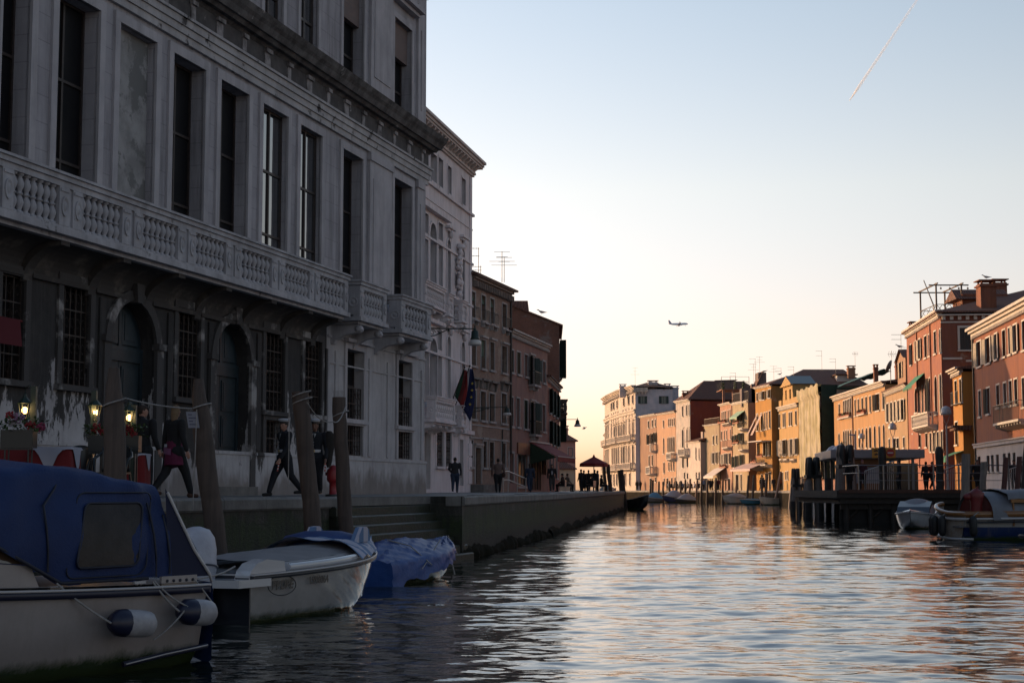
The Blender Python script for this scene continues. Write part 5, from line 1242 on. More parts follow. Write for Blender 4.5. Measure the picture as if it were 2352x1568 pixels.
# -- scaffold wrapped in sheeting
SCF = Frame((36.4, 195.8), (36.15, 181.0)); sc_t = thing('scaffolding', 'scaffold wrapped in pale sheeting with dark green netting on its end', 'scaffold', SCF.pt(7, 0, QZ))
zn, zf = W(*C4(1058, 325), 181).z, W(*C4(857, 400), 195.8).z; zl = QZ + .0
g = MB(); grid = []; nu, nz = 90, 30; rr = random.Random(4)
ph = [rr.random() * 6 for _ in range(6)]
for j in range(nz + 1):
 row = []
 for i in range(nu + 1):
  u = SCF.L * i / nu; zt = zf + (zn - zf) * i / nu; z0 = 3.3; z = z0 + (zt - z0) * j / nz
  y = -.26 * abs(math.sin(u * 1.45 + .12 * math.sin(z * .4))) ** .5 - .07 * math.sin(u * 4.7 + ph[0] + z * .1) - .03 * math.sin(u * 9.3 + ph[1]) + (-.22 if j > nz - 4 else 0) + .03 * math.sin(z * 2 + u * 3)
  row.append(SCF.pt(u, y, z + (.12 * math.sin(u * 1.9) if j == nz else 0)))
 grid.append(row)
g.loft(grid, True, 0, False, False); g.build('sheeting', M_('pale_sheeting', (.46, .40, .29), .9, (.34, .30, .18), .55, .40, .60, streak=.6, spec=.1), sc_t)
NET = M_('green_netting', (.012, .03, .02), .9, (.007, .016, .011), 1.5)
g = MB(SCF); g.box(SCF.L - .02, SCF.L + .05, .0, 1.9, 3.0, zn - .1); g.add([(SCF.L, .1, zn - .2), (SCF.L, 2.2, zn - .25), (0, 2.2, zf - .2), (0, .1, zf - .1)], [(0, 1, 2, 3)]); g.build('netting', NET, sc_t)
g = MB(SCF)
for u in [SCF.L * k / 6 for k in range(7)]:
 for y in (.2, 1.6): g.tube((u, y, QZ), (u, y, zf - .5), .03, n=5)
for z in (3.2, 5.2, 7.2, 9.2, 11.2):
 for y in (.2, 1.6): g.tube((0, y, z), (SCF.L, y, z), .025, n=5)
 g.box(0, SCF.L, .25, 1.5, z - .06, z - .03)
g.build('scaffold_poles', M_('grey_metal', (.2, .2, .2)), sc_t)
# house behind the scaffold with green tarpaulin over its roof
HF = Frame((38.3, 196.5), (37.95, 180.6)); hb = thing('covered_house', 'house under repair behind the scaffold, green tarpaulin on its roof', 'house', HF.pt(8, 0, QZ))
zt = W(*C4(1180, 380), 181).z
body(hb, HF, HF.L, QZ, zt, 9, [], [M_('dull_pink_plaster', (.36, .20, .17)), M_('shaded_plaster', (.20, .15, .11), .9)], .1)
z1, z2 = W(*C4(1190, 350), 184).z, W(*C4(1400, 235), 190).z; g = MB(HF); grid = []
for i in range(13):
 row = [HF.pt(HF.L * (1 - i / 12.), y, z1 + (z2 - z1) * t + .1 * math.sin(i * 1.3 + y) * (1 if 0 < t < 1 else .3)) for y, t in ((-.1, -.25), (.8, .0), (3.2, .5), (5.5, 1.0), (6.4, .8))]
 grid.append(row)
gg = MB(); gg.loft(grid, True, 0, False, False); gg.build('tarpaulin', M_('green_tarpaulin', (.015, .10, .055), .55, (.01, .06, .035), 1.2, bump=.2), hb)
g = MB(HF); g.box(-.1, HF.L + .1, -.1, 5.6, zt, z1 - .3); g.build('roof_sides', NET, hb)
# -- pale yellow house with pedimented dormer
TY, R7 = house('yellow_house', 'yellow ochre house with pedimented dormer, left of the scaffold', (35.9, 208.6), (36.4, 197.0), W(*C4(820, 530), 197).z, 9, [plaster('yellow_ochre', (0.401, 0.236, 0.09), (0.34, 0.228, 0.089), .25)], [
 (C4, [(641, 655, 622, 750), (678, 690, 612, 745), (695, 707, 608, 742), (737, 749, 602, 730), (756, 770, 598, 728), (799, 815, 588, 722)], pl),
 (C4, [(644, 662, 875, 1020), (680, 712, 868, 1018), (745, 756, 862, 1015), (762, 778, 858, 1012), (800, 820, 853, 1005)], oc), (C4, [(653, 686, 1180, 1365)], {'sill': False}), (C4, [(704, 714, 1172, 1250), (722, 732, 1168, 1245)], pl)], 'mono', 1.2, (.35, .4))
for a_, b_ in ((640, 662), (676, 712), (742, 780)): px_balc(TY, R7, C4, a_, b_, 1020, 1048, 'iron', .4)
a, b = R7.u(*C4(672, 500)), R7.u(*C4(762, 490)); zz0 = R7.z(*C4(690, 500)) - .6; zz1 = R7.z(*C4(675, 350)); zpk = R7.z(*C4(708, 255)); g = MB(R7)
wo = rects(R7, C4, [(692, 704, 388, 482), (731, 745, 378, 472)]); wall(g, a, b, zz0, zz1, wo, .2, y=.15); m_ = (a + b) / 2
g.ext([(a - .35, zz1), (b + .35, zz1), (m_, zpk)], 'y', -.1, 3); g.box(a - .4, b + .4, -.2, .2, zz1 - .15, zz1 - .001); g.add([(b, .15, zz0), (b, 4, zz0), (b, 4, zz1), (b, .15, zz1)], [(0, 1, 2, 3)]); g.ext([(b, zz0), (b + .9, zz0), (b + .5, zz0 + .5), (b + .1, zz0 + 1.6), (b, zz0 + 1.7)], 'y', .15, .4); g.ext([(a, zz0), (a - .9, zz0), (a - .5, zz0 + .5), (a - .1, zz0 + 1.6), (a, zz0 + 1.7)], 'y', .15, .4)
dd = g.build('dormer', plaster('yellow_ochre', (0.401, 0.236, 0.09)), TY); g = MB(R7)
for w in wo: g.box(w[0], w[1], .33, .35, w[2], w[3])
g.build('dormer_panes', GLASS(), dd)
g = MB(R7); g.add([(b + .4, -.15, zz1), (m_, -.15, zpk + .08), (m_, 3.2, zpk + .08), (b + .4, 3.2, zz1)], [(0, 1, 2, 3)]); g.build('dormer_roof', M_('lead_sheet', (.14, .17, .17), .5), dd)
g = MB(R7); zz = R7.z(*C4(640, 490)); g.box(0, a - .5, .0, .2, zz0 - .5, zz); g.box(b + .8, R7.L, .0, .2, zz0 - .5, zz0 + .9); g.build('parapet', plaster('yellow_ochre', (0.401, 0.236, 0.09)), TY)
# -- big house behind with wide roof
BF2 = Frame((W(1790, 1000, 226).x, 226.0), (W(1992, 1000, 226).x, 226.0)); bh = thing('large_house', 'large house behind the yellow one with a broad brown tiled roof', 'house', BF2.pt(6, 3, QZ))
zt = W(*C4(900, 345), 226).z; body(bh, BF2, BF2.L, QZ, zt, 16, [], [plaster('cream_gable', (0.298, 0.236, 0.178))], .1)
zr_ = W(*C4(950, 178), 232).z; g = MB(); xl, xr = W(*C4(560, 335), 225).x, BF2.pt(BF2.L, 0, 0).x + .5
xa = W(*C4(880, 178), 233).x; g.add([(xl, 225.4, zt), (xr, 225.4, zt), (xr - 2.2, 233.5, zr_), (xa, 233.5, zr_), (xl, 243, zt), (xr, 243, zt)], [(0, 1, 2, 3), (3, 2, 5, 4), (0, 3, 4), (1, 5, 2)]); g.build('roof', TILES(), bh)
p = W(*C4(1195, 250), 228); g = MB(); g.box(p.x, p.x + 2.6, 227.5, 230, p.z - 1.2, p.z + .1); dm = g.build('dormer', M_('pale_trim', (.45, .42, .40)), bh); g = MB(); g.box(p.x - .3, p.x + 3, 227.1, 230.5, p.z + .101, p.z + .25); g.build('dormer_roof', TILES(), dm)
p = W(*C4(1365, 240), 224.5); chimney(bh, (p.x, 226.5, p.z - .3), 1.0, 1.5, plaster('chimney_orange', (0.272, 0.136, 0.082)))
# -- ochre house
TC, R8 = house('ochre_house', 'deep ochre house with striped shade blinds and crowded balconies', (33.9, 215.7), (35.0, 209.0), W(*C4(570, 345), 209).z, 8, [plaster('deep_ochre', (0.388, 0.18, 0.031), (0.315, 0.166, 0.033), .3), plaster('deep_ochre_shade', (0.285, 0.136, 0.041), (0.227, 0.124, 0.037), .3)], [  # second plaster is a darker copy that paints in the shaded side
 (C4, [(425, 440, 418, 492)], pl), (C4, [(463, 476, 408, 480), (483, 503, 398, 478), (541, 560, 382, 462)], oc), (C4, [(425, 441, 618, 778), (467, 482, 610, 775)], pl), (C4, [(499, 508, 604, 765), (521, 531, 598, 760), (547, 562, 588, 752)], pl),
 (C4, [(430, 446, 898, 1010), (488, 518, 892, 1018), (538, 556, 886, 1012)], dict(shut='right', shmat=DKSH)), (C4, [(545, 565, 1180, 1365), (510, 530, 1190, 1365), (470, 490, 1200, 1365)], {'sill': False})], 'hip', 1.3, (.25, .35), False)
for i, (x0, x1) in enumerate(((388, 432), (425, 478))):
 a, b = R8.u(*C4(x0 + 38, 640)), R8.u(*C4(x1 + 5, 640)); z = R8.z(*C4(430, 622)); g = MB(R8)
 g.add([(a, -.02, z), (b, -.02, z), (b, -1.5, z - 2.9), (a, -1.5, z - 2.9)], [(0, 1, 2, 3)]); o = g.build('striped_blind', SLAT('striped_blind', (.55, .42, .36), .25, 'X'), TC)
px_balc(TC, R8, C4, 415, 562, 1020, 1100, 'iron', 1.0); a, b = .6, 5.8; z = R8.z(*C4(480, 1085)); g = MB(R8); z0 = R8.z(*C4(480, 885)); g.box(.3, 6.2, -1.3, .02, z0, z0 + .12); g.build('balcony_canopy', M_('pale_trim', (.45, .42, .40)), TC)
bx = balc_simple(TC, R8, .2, 3.0, z - .6, .9, 'iron'); flowers(bx, R8, .4, 2.8, z + .2, -.9); flowers(bx, R8, 3.2, 5.8, z + .9, -1.0)
g = MB(R8); z = R8.z(*C4(350, 1150)); g.add([(-4.5, -.1, z + .9), (4.5, -.1, z + .9), (4.5, -2.4, z), (-4.5, -2.4, z)], [(0, 1, 2, 3)]); g.box(-4.5, 4.5, -2.42, -2.4, z - .3, z); g.build('awning', M_('pink_white_awning', (.50, .36, .33), .8, (.4, .3, .28)), TC, label='long pale pink shop awning')
# -- cream house with roof terrace
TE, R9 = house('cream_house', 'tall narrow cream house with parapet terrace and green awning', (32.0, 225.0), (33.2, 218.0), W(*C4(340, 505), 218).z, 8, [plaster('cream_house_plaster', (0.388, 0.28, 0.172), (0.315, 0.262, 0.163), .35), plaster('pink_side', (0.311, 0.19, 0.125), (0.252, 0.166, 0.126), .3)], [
 (C4, [(195, 206, 635, 725), (268, 292, 618, 745)], og), (C4, [(233, 246, 612, 700)], pl), (C4, [(197, 206, 825, 910), (232, 245, 815, 905), (270, 292, 800, 895)], og), (C4, [(200, 214, 1028, 1130), (232, 245, 1018, 1130), (282, 300, 1008, 1125)], og), (C4, [(226, 255, 1200, 1362), (272, 285, 1200, 1362)], {'sill': False})], None, 0, (.3, .3), False)
for y0, y1 in ((690, 752), (880, 955)): b_ = px_balc(TE, R9, C4, 248, 315, y0, y1, 'iron', .9); flowers(b_, R9, R9.u(*C4(255, y1)), R9.u(*C4(312, y1)), R9.z(*C4(280, y0)) - .1, -.9, ((.05, .1, .03), (.4, .1, .05)))
zt9 = W(*C4(340, 505), 218).z; g = MB(R9); g.box(0, R9.L, 0, .2, zt9 + .25, zt9 + .4)
for k in range(16): u = R9.L * k / 15; g.box(u - .02, u + .02, .05, .09, zt9 + .4, zt9 + 1.6)
g.box(0, R9.L, .04, .1, zt9 + 1.6, zt9 + 1.65); g.build('terrace_railing', iron(), TE)
a, b = R9.u(*C4(240, 600)), R9.u(*C4(312, 600)); z = R9.z(*C4(290, 585)); g = MB(R9); g.add([(a, -.02, z), (b, -.02, z), (b, -1.2, z - .9), (a, -1.2, z - .9)], [(0, 1, 2, 3)]); g.box(a, b, -1.22, -1.2, z - 1.15, z - .9); g.build('awning', M_('pale_green_awning', (.24, .38, .27), .8), TE)
p = W(*C4(380, 420), 221); g = MB(); g.box(p.x - 1.6, p.x + 1.4, 220, 222, zt9 - .5, W(*C4(380, 372), 221).z); g.box(p.x - .2, p.x + .35, 220, 221, zt9, W(*C4(380, 330), 221).z); g.build('stair_hut', plaster('grey_hut', (0.168, 0.131, 0.124)), TE)
# -- pink house with flowers, terrace above
TP, R10 = house('pink_house', 'slim pink house with flower boxes under its top windows', (31.3, 233.0), (32.0, 226.0), W(*C4(190, 515), 226).z, 8, [plaster('salmon_pink', (0.388, 0.203, 0.125), (0.315, 0.179, 0.133), .4)], [
 (C4, [(88, 97, 598, 690), (106, 115, 592, 688), (123, 132, 588, 685), (148, 157, 582, 680), (167, 176, 575, 675)], pl), (C4, [(84, 94, 785, 868), (112, 120, 778, 865), (135, 143, 772, 860), (172, 180, 765, 855)], pl), (C4, [(94, 106, 1005, 1100), (118, 132, 1000, 1100), (140, 150, 997, 1098), (163, 172, 993, 1095)], oc), (C4, [(122, 135, 1245, 1360), (150, 172, 1240, 1360)], {'sill': False})], 'mono', .8, (.3, .4), False)
b_ = px_balc(TP, R10, C4, 88, 175, 665, 700, 'iron', .4); flowers(b_, R10, .5, 5.5, R10.z(*C4(130, 690)), -.5); px_balc(TP, R10, C4, 88, 150, 870, 935, 'iron', .7); flowers(b_, R10, .4, 4.5, R10.z(*C4(130, 1120)), -.3)
g = MB(R10); z = R10.z(*C4(100, 1215)); g.add([(-3, -.1, z + 1.3), (3.4, -.1, z + 1.3), (3.4, -2.0, z), (-3, -2.0, z)], [(0, 1, 2, 3)]); g.box(-3, 3.4, -2.02, -2, z - .3, z); g.build('awning', M_('grey_white_awning', (.50, .45, .42), .8), TP, label='pale sloping shop awning')
# roof terrace structure on pillars
X0, X1 = W(*C4(80, 400), 232).x, W(*C4(345, 400), 232).x; zd, zt_, zc = W(*C4(100, 375), 231).z, W(*C4(100, 255), 231).z, W(*C4(100, 305), 231).z; g = MB()
g.box(X0, X1 + 2, 231, 237, zd - .12, zd)
for x in (X0 + .15, X0 + 1.6): g.box(x, x + .35, 231.1, 231.5, W(*C4(100, 530), 231).z, zd - .121)
tr = g.build('roof_terrace', M_('terrace_brick', (.30, .14, .09), .85, (.2, .1, .07), 3), TP); g = MB()
for k in range(24): x = X0 + (X1 - X0) * k / 23; g.box(x - .015, x + .015, 231.1, 231.13, zd, zc)
for x in (X0, X0 + 1.3, X1 - 2, X1): g.box(x - .03, x + .03, 231.1, 231.16, zd, zt_)
g.box(X0, X1, 231.1, 231.14, zc, zc + .05); g.box(X0, X1, 231.1, 231.14, zt_ - .04, zt_)
for k in range(10): y = 231.2 + k * .55; g.box(X0, X0 + .03, y, y + .03, zd, zc)
g.build('terrace_railing', iron(), tr)
g = MB()
for x, s_ in ((X0 + 3.2, .5), (X1 - 4, .35), (X1 - 2.2, .4)):
 g.box(x, x + .4, 231.5, 231.9, zd, zd + .4)
 for k in range(14): g.ell((x + .2 + random.uniform(-.2, .2), 231.7 + random.uniform(-.2, .2), zd + .5 + random.random() * s_ * 1.4), .11, 5, 4)
g.build('potted_plants', M_('leaf_green', (.035, .07, .02), .7), tr)
p = W(*C4(480, 330), 226); g = MB(); ztop_ = W(*C4(480, 195), 226).z; g.box(W(*C4(442, 300), 226).x, W(*C4(520, 300), 226).x, 226, 229, ztop_ - 4.6, ztop_ - .3); hh = g.build('stair_tower', plaster('grey_hut', (0.168, 0.131, 0.124)), TP); g = MB(); xa, xb = W(*C4(405, 300), 226).x, W(*C4(535, 300), 226).x
g.add([(xa, 225.6, ztop_ - 2.6), (xa + 1.2, 225.6, ztop_ - .1), (xb, 225.6, ztop_), (xb, 229.5, ztop_), (xa + 1.2, 229.5, ztop_ - .1), (xa, 229.5, ztop_ - 2.6)], [(0, 1, 4, 5), (1, 2, 3, 4)]); g.build('tower_roof', TILES(), hh)
# -- low pink house
T11, R11 = house('low_house', 'low weathered pinkish house with a small terrace, next to the slim pink one', (29.8, 240.5), (31.2, 233.4), W(*C3(1280, 715), 233.4).z, 7, [plaster('weathered_pink', (0.348, 0.281, 0.161), (0.265, 0.186, 0.155), .5)], [
 (C3, [(1210, 1222, 828, 910), (1242, 1253, 822, 905), (1272, 1280, 815, 900)], pl), (C3, [(1210, 1224, 990, 1092), (1240, 1250, 985, 1090), (1270, 1284, 982, 1090)], oc), (C3, [(1225, 1240, 1250, 1345), (1250, 1270, 1250, 1345)], {'sill': False})], None, 0, (.2, .3), False)
g = MB(R11); zt = W(*C3(1280, 715), 233.4).z
for k in range(14): u = R11.L * k / 13; g.box(u - .02, u + .02, .05, .09, zt + .15, zt + 1.05)
g.box(0, R11.L, .04, .1, zt + 1.05, zt + 1.1); g.build('terrace_railing', iron(), T11)
# -- small white gabled house
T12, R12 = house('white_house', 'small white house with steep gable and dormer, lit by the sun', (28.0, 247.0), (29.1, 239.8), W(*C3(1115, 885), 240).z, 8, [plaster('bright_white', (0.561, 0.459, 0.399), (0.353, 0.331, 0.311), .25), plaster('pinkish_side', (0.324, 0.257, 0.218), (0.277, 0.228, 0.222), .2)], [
 (C3, [(1043, 1053, 938, 1055), (1073, 1082, 945, 1055), (1101, 1110, 942, 1055)], dict(arch='arch')), (C3, [(1045, 1056, 1178, 1245), (1072, 1086, 1175, 1250), (1095, 1110, 1172, 1250)], pl)], 'mono', 2.6, (.2, .3), False)
p = W(*C3(1140, 800), 241); g = MB(); g.box(p.x - .5, p.x + .6, 240.6, 243, p.z - 1.0, p.z + .3); dm = g.build('dormer', plaster('pinkish_side', (0.324, 0.257, 0.218)), T12); g = MB(); g.add([(p.x - .8, 240.2, p.z + .2), (p.x, 240.2, p.z + .9), (p.x + 3.5, 241.5, p.z + .9), (p.x + 3.5, 240.2, p.z + .1)], [(0, 1, 2, 3)]); g.build('dormer_roof', TILES(), dm)
# -- red house with white gothic front
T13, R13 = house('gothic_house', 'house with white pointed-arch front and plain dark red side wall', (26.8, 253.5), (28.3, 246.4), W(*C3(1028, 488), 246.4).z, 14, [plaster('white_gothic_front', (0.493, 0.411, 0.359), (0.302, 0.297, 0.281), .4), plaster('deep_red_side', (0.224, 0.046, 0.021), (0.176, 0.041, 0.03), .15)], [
 (C3, [(912, 925, 542, 640), (951, 963, 532, 632), (977, 989, 528, 628), (1008, 1020, 518, 625)], {'sur': (.16, .05)}), (C3, [(913, 930, 765, 940), (957, 969, 760, 938), (983, 996, 755, 936), (1008, 1022, 750, 935)], dict(arch='arch', sur=(.18, .06), hood=.1)),
 (C3, [(914, 930, 1042, 1132), (957, 982, 1038, 1128), (1008, 1020, 1035, 1125)], pl), (C3, [(930, 943, 1180, 1240), (960, 975, 1185, 1240), (990, 1010, 1190, 1330)], pl)], 'hip', 3.2, (.35, .4), False)
px_balc(T13, R13, C3, 870, 1028, 945, 1008, 'stone', 1.0)
p = W(*C3(950, 470), 250); chimney(T13, (p.x, 251, p.z - .8), .9, W(*C3(950, 400), 250).z - p.z + .7, CHB)
p = W(*C3(1245, 380), 254); g = MB(); g.box(p.x - .9, p.x + 3, 254, 257, p.z - 1.2, p.z + .8); dm = g.build('dormer', M_('shaded_plaster', (.20, .15, .11), .9), T13); g = MB(); g.add([(p.x - 1.6, 253.5, p.z - .6), (p.x - .3, 253.5, p.z + 1.5), (p.x + 3.5, 253.5, p.z + 1.6), (p.x + 3.5, 258, p.z + 1.6), (p.x - .3, 258, p.z + 1.5), (p.x - 1.6, 258, p.z - .6)], [(0, 1, 4, 5), (1, 2, 3, 4)]); g.build('dormer_roof', TILES(), dm)
# -- salmon house
T14, R14 = house('salmon_house', 'salmon house with a dark arched central window over a stone balcony', (24.6, 264.0), (26.75, 253.6), W(*C3(900, 600), 253.6).z, 10, [plaster('salmon', (0.441, 0.257, 0.15), (0.365, 0.221, 0.155), .3)], [
 (C3, [(729, 739, 678, 745), (780, 789, 665, 735), (797, 806, 662, 732), (815, 824, 660, 730), (834, 843, 656, 728), (887, 900, 652, 715)], pl), (C3, [(731, 742, 848, 1000), (772, 784, 842, 985), (790, 803, 838, 983), (808, 822, 836, 982), (828, 842, 834, 980), (886, 904, 830, 942)], dict(arch='arch')),
 (C3, [(733, 746, 1085, 1185), (781, 792, 1080, 1162), (803, 814, 1078, 1160), (828, 840, 1076, 1160), (888, 900, 1072, 1160)], pl), (C3, [(735, 747, 1238, 1300), (765, 780, 1235, 1330), (808, 822, 1230, 1330), (840, 852, 1228, 1290), (866, 880, 1226, 1330), (892, 902, 1225, 1290)], pl)], 'mono', 2.0, (.25, .35), False)
px_balc(T14, R14, C3, 758, 855, 990, 1045, 'stone', .9); p = W(*C3(880, 590), 255); chimney(T14, (p.x, 256, p.z - .7), .7, 2.3, CHB)
# -- brown and white house
T15, R15 = house('brown_house', 'brown house trimmed in white with two stone balconies', (22.6, 275.0), (24.55, 264.1), W(*C3(718, 625), 264.1).z, 10, [plaster('brown_pink', (0.285, 0.162, 0.1), (0.227, 0.138, 0.104), .4)], [
 (C3, [(585, 597, 685, 752), (622, 634, 675, 745), (651, 666, 668, 735), (697, 710, 658, 722)], {'sur': (.16, .04)}), (C3, [(584, 594, 815, 910), (622, 634, 805, 900), (650, 662, 795, 890), (697, 710, 782, 885)], dict(arch='arch', shut='ajar', shmat=DKSH)), (C3, [(590, 602, 1020, 1115), (620, 632, 1015, 1112), (662, 676, 1012, 1108), (697, 708, 1008, 1105)], pl), (C3, [(600, 614, 1235, 1330), (652, 664, 1225, 1270), (690, 702, 1222, 1330)], pl)], 'mono', 1.6, (.3, .4), False)
px_balc(T15, R15, C3, 598, 722, 895, 962, 'stone', 1.0); px_balc(T15, R15, C3, 560, 722, 1120, 1185, 'stone', 1.2)
# -- small low orange building beside the white palazzo
T16, R16 = house('low_house', 'low orange-red building between the white palazzo and the brown house', (22.35, 279.0), (23.3, 275.2), W(*C3(528, 990), 275.3).z, 8, [plaster('orange_red', (0.33, 0.158, 0.051), (0.265, 0.131, 0.074), .3)], [(C3, [(470, 480, 1105, 1160), (500, 512, 1100, 1155)], pl), (C3, [(475, 500, 1245, 1340)], {'sill': False})], None, 0, (.15, .2), False)
T16b, R16b = house('cream_house', 'narrow cream slice of house behind the low orange-red building', (23.1, 281.5), (24.3, 279.6), W(*C3(560, 875), 280).z, 8, [plaster('cream_slice', (0.388, 0.298, 0.219))], [(C3, [(538, 546, 925, 985), (563, 574, 920, 980)], og), (C3, [(538, 548, 1065, 1130), (566, 576, 1062, 1130)], pl)], 'mono', .7, (.2, .25), False)
# -- white palazzo, curved front in three planes
pts = [(18.9, 316.0), (19.2, 304.0), (20.2, 289.0), (21.9, 275.0)]
TW = thing('palace', 'tall white palace at the canal bend with curved front and blank side wall coloured as bluish shade', 'palace', (20.8, 285, QZ))
WPF = plaster('white_palazzo', (0.561, 0.459, 0.383), (0.34, 0.324, 0.289), .5); WPS = plaster('white_bluish_shade', (0.527, 0.475, 0.495), (0.34, 0.359, 0.407), .15)  # bluish shade is mixed into the second plaster for side wall, wing, chimneys
zc_ = W(*C3(445, 378), 275).z
fw_ = [Frame(pts[i], pts[i + 1]) for i in range(3)]
rows = [([(228, 240), (250, 262), (284, 295), (316, 328), (347, 360), (393, 408), (434, 447)], (513, 580), (437, 512), None), 
  ([(217, 226), (228, 236), (257, 268), (274, 284), (300, 310), (322, 334), (350, 362), (398, 410), (438, 449)], (680, 845), (688, 835), 'arch'),
  ([(217, 226), (234, 244), (254, 264), (274, 284), (294, 304), (322, 334), (346, 360), (390, 408), (433, 448)], (960, 1095), (912, 1085), 'arch'),
  ([(225, 234), (250, 260), (276, 286), (310, 322), (355, 368), (402, 412)], (1190, 1320), (1185, 1300), None)]
for fi, fr in enumerate(fw_):
 ops = []
 for cols, (ya0, ya1), (yb0, yb1), kd in rows:
  for (x0, x1) in cols:
   xm = C3((x0 + x1) / 2, 0)[0]; xa, xb = G(0, 1).x, 0
   u0, u1 = fr.u(*C3(x0, 700)), fr.u(*C3(x1, 700))
   if u0 < .15 or u1 > fr.L - .15: continue
   # row heights are constant: measure them on the near plane at x=440
   z1, z0 = fw_[2].z(*C3(440, yb0)), fw_[2].z(*C3(440, yb1))
   ops.append((u0, u1, z0, z1) + ((kd,) if kd else ()))
 g = MB(fr); wall(g, 0, fr.L, QZ, zc_, ops, .3)
 g.add([(0, 0, zc_), (fr.L, 0, zc_), (fr.L, 7, zc_), (0, 7, zc_)], [(0, 1, 2, 3)]); g.build('front_wall', WPF, TW)
 for o in ops: window(TW, fr, o, .26, (1, 1), sur=(.22, .1), smat=WPF, hood=.2 if len(o) > 4 else 0, sill=True)
 g = MB(fr)
 for y_, p_, h_ in ((570, .35, .3), (585, .2, .5), (872, .4, .3), (640, .12, .15), (900, .2, .2), (1145, .5, .3)):
  z = fw_[2].z(*C3(450, y_)); g.box(-.05, fr.L + .05, -p_, .02, z - h_, z)
 for u in [fr.L * k / 5 for k in range(1, 5)]: g.box(u - .14, u + .14, -.14, .02, fw_[2].z(*C3(450, 1140)), zc_ - 3)
 g.build('string_courses', WPF, TW)
 cornice(TW, fr, 0, fr.L, zc_ - .05, .8, .85, (.3, .5, .5, .8), WPF, steps=4)
 for y_ in (835, 1110):
  z = fw_[2].z(*C3(450, y_ + 30)); balc_simple(TW, fr, .6, fr.L - .6, z, .9, 'stone', WPF, 1.0)
SW = Frame((21.9, 275.0), (28.9, 274.6)); g = MB(SW); wo = rects(SW, C3, [(510, 553, 443, 515), (712, 758, 443, 515)])
wall(g, 0, 6.6, QZ, zc_, wo, .2); g.add([(6.6, 0, QZ), (6.6, 30, QZ), (6.6, 30, zc_), (6.6, 0, zc_)], [(0, 1, 2, 3)]); g.build('side_wall', WPS, TW)
for o in wo: window(TW, SW, o, .15, (1, 0), sur=(.02, .01), shut='open', shmat=M_('dark_green_shutter', (.015, .035, .028), .6), gmat=M_('pale_curtain', (.20, .22, .18), .6))
g = MB(SW); g.box(-.3, 2.2, -.45, .02, zc_ - .5, zc_ + .3)
for k in range(4): g.box(.0 + k * .55, .3 + k * .55, -.35, .02, zc_ - .9, zc_ - .501)
g.build('cornice_return', WPF, TW)
zr_ = W(*C3(600, 305), 282).z; g = MB(); e = .6; g.add([(21.6, 274.4, zc_ + .5), (28.8, 274.2, zc_ + .3), (28.8, 300, zc_ + .3), (20, 300, zc_ + .5), (25.2, 281, zr_), (24.6, 294, zr_)], [(0, 1, 4), (1, 2, 5, 4), (2, 3, 5), (3, 0, 4, 5)]); g.build('roof', TILES(), TW)
for (x, y0, y1, Y, w_) in ((343, 410, 325, 281, 1.1), (634, 360, 290, 276.5, 1.6), (775, 355, 320, 277, 1.0)):
 p = W(*C3(x, y0), Y); chimney(TW, (p.x, Y + 1, p.z - .8), w_, W(*C3(x, y1), Y).z - p.z + .5, WPS)
g = MB(); x0, x1 = W(*C3(822, 600), 281).x, W(*C3(930, 600), 281).x; g.box(28.4, x1 + 2, 281, 284, QZ, W(*C3(870, 450), 281).z); g.build('rear_wing', WPS, TW)
p = W(*C3(847, 440), 281); chimney(TW, (p.x, 282.2, p.z - .5), 1.3, W(*C3(847, 340), 281).z - p.z + .2, WPS)
# -- slivers beyond the palazzo
T18, R18 = house('distant_house', 'shadowed brown-pink house end just left of the white palace', (W(1389, 1100, 350).x, 350.0), (W(1397, 1100, 322).x, 322.0), W(*C3(195, 790), 322).z, 8, [plaster('brown_pink', (0.285, 0.162, 0.1)), plaster('dusky_pink', (0.22, 0.128, 0.093))], [(C3, [(165, 175, 1010, 1080), (190, 200, 930, 990)], pl)], 'mono', 1.5, (.3, .3), False)
T19, R19 = house('distant_house', 'farthest low house end seen under the umbrella height', (W(1386, 1100, 380).x, 380.0), (W(1389.5, 1100, 352).x, 352.0), W(*C3(160, 900), 352).z, 8, [plaster('brown_pink', (0.285, 0.162, 0.1)), plaster('dusky_pink', (0.22, 0.128, 0.093))], [], 'mono', 1.2, (.3, .3), False)
# -- aerials along the right roofs
for k, (cf, x, y0, y1, Y, kd, lb) in enumerate(((C3, 462, 355, 165, 278, 1, 'tallest thin aerial, on the white palace at the bend'), (C3, 1097, 440, 365, 250, 0, 'aerial on the red side-walled house roof'), (C3, 1187, 400, 350, 252, 0, 'small aerial near the dark dormer'), (C4, 228, 305, 215, 233, 0, 'aerial above the slim pink house terrace'), (C4, 403, 280, 130, 228, 1, 'many-armed aerial left of the stair tower'), (C4, 420, 280, 78, 228, 0, 'tall aerial beside the many-armed one'), (C4, 460, 195, 60, 227, 1, 'aerial standing on the stair tower roof'), (C4, 598, 290, 150, 222, 1, 'aerial on the ochre house roof'), (C4, 668, 255, 170, 228, 0, 'aerial on the left slope of the broad brown roof'), (C4, 790, 250, 155, 229, 0, 'two-armed aerial on the broad brown roof'), (C4, 1062, 178, 2, 232, 0, 'tallest aerial on the ridge of the broad brown roof'), (C4, 1195, 185, 78, 230, 0, 'two-armed aerial on the ridge, right of the tallest'), (C4, 1385, 200, 10, 226, 2, 'zigzag aerial above the green tarpaulin'), (C5, 655, 905, 845, 152, 2, 'zigzag aerial beside the satellite dish'), (C5, 748, 845, 685, 144, 0, 'aerial above the tall dormer'), (C5, 818, 850, 808, 143, 0, 'short aerial beside the red house wall'))):
 p, q = W(*cf(x, y0), Y), W(*cf(x, y1), Y); antenna((p.x, p.y + .5, p.z - .5), q.z - p.z + .5, lb, kd, 'television aerials on the right bank roofs')
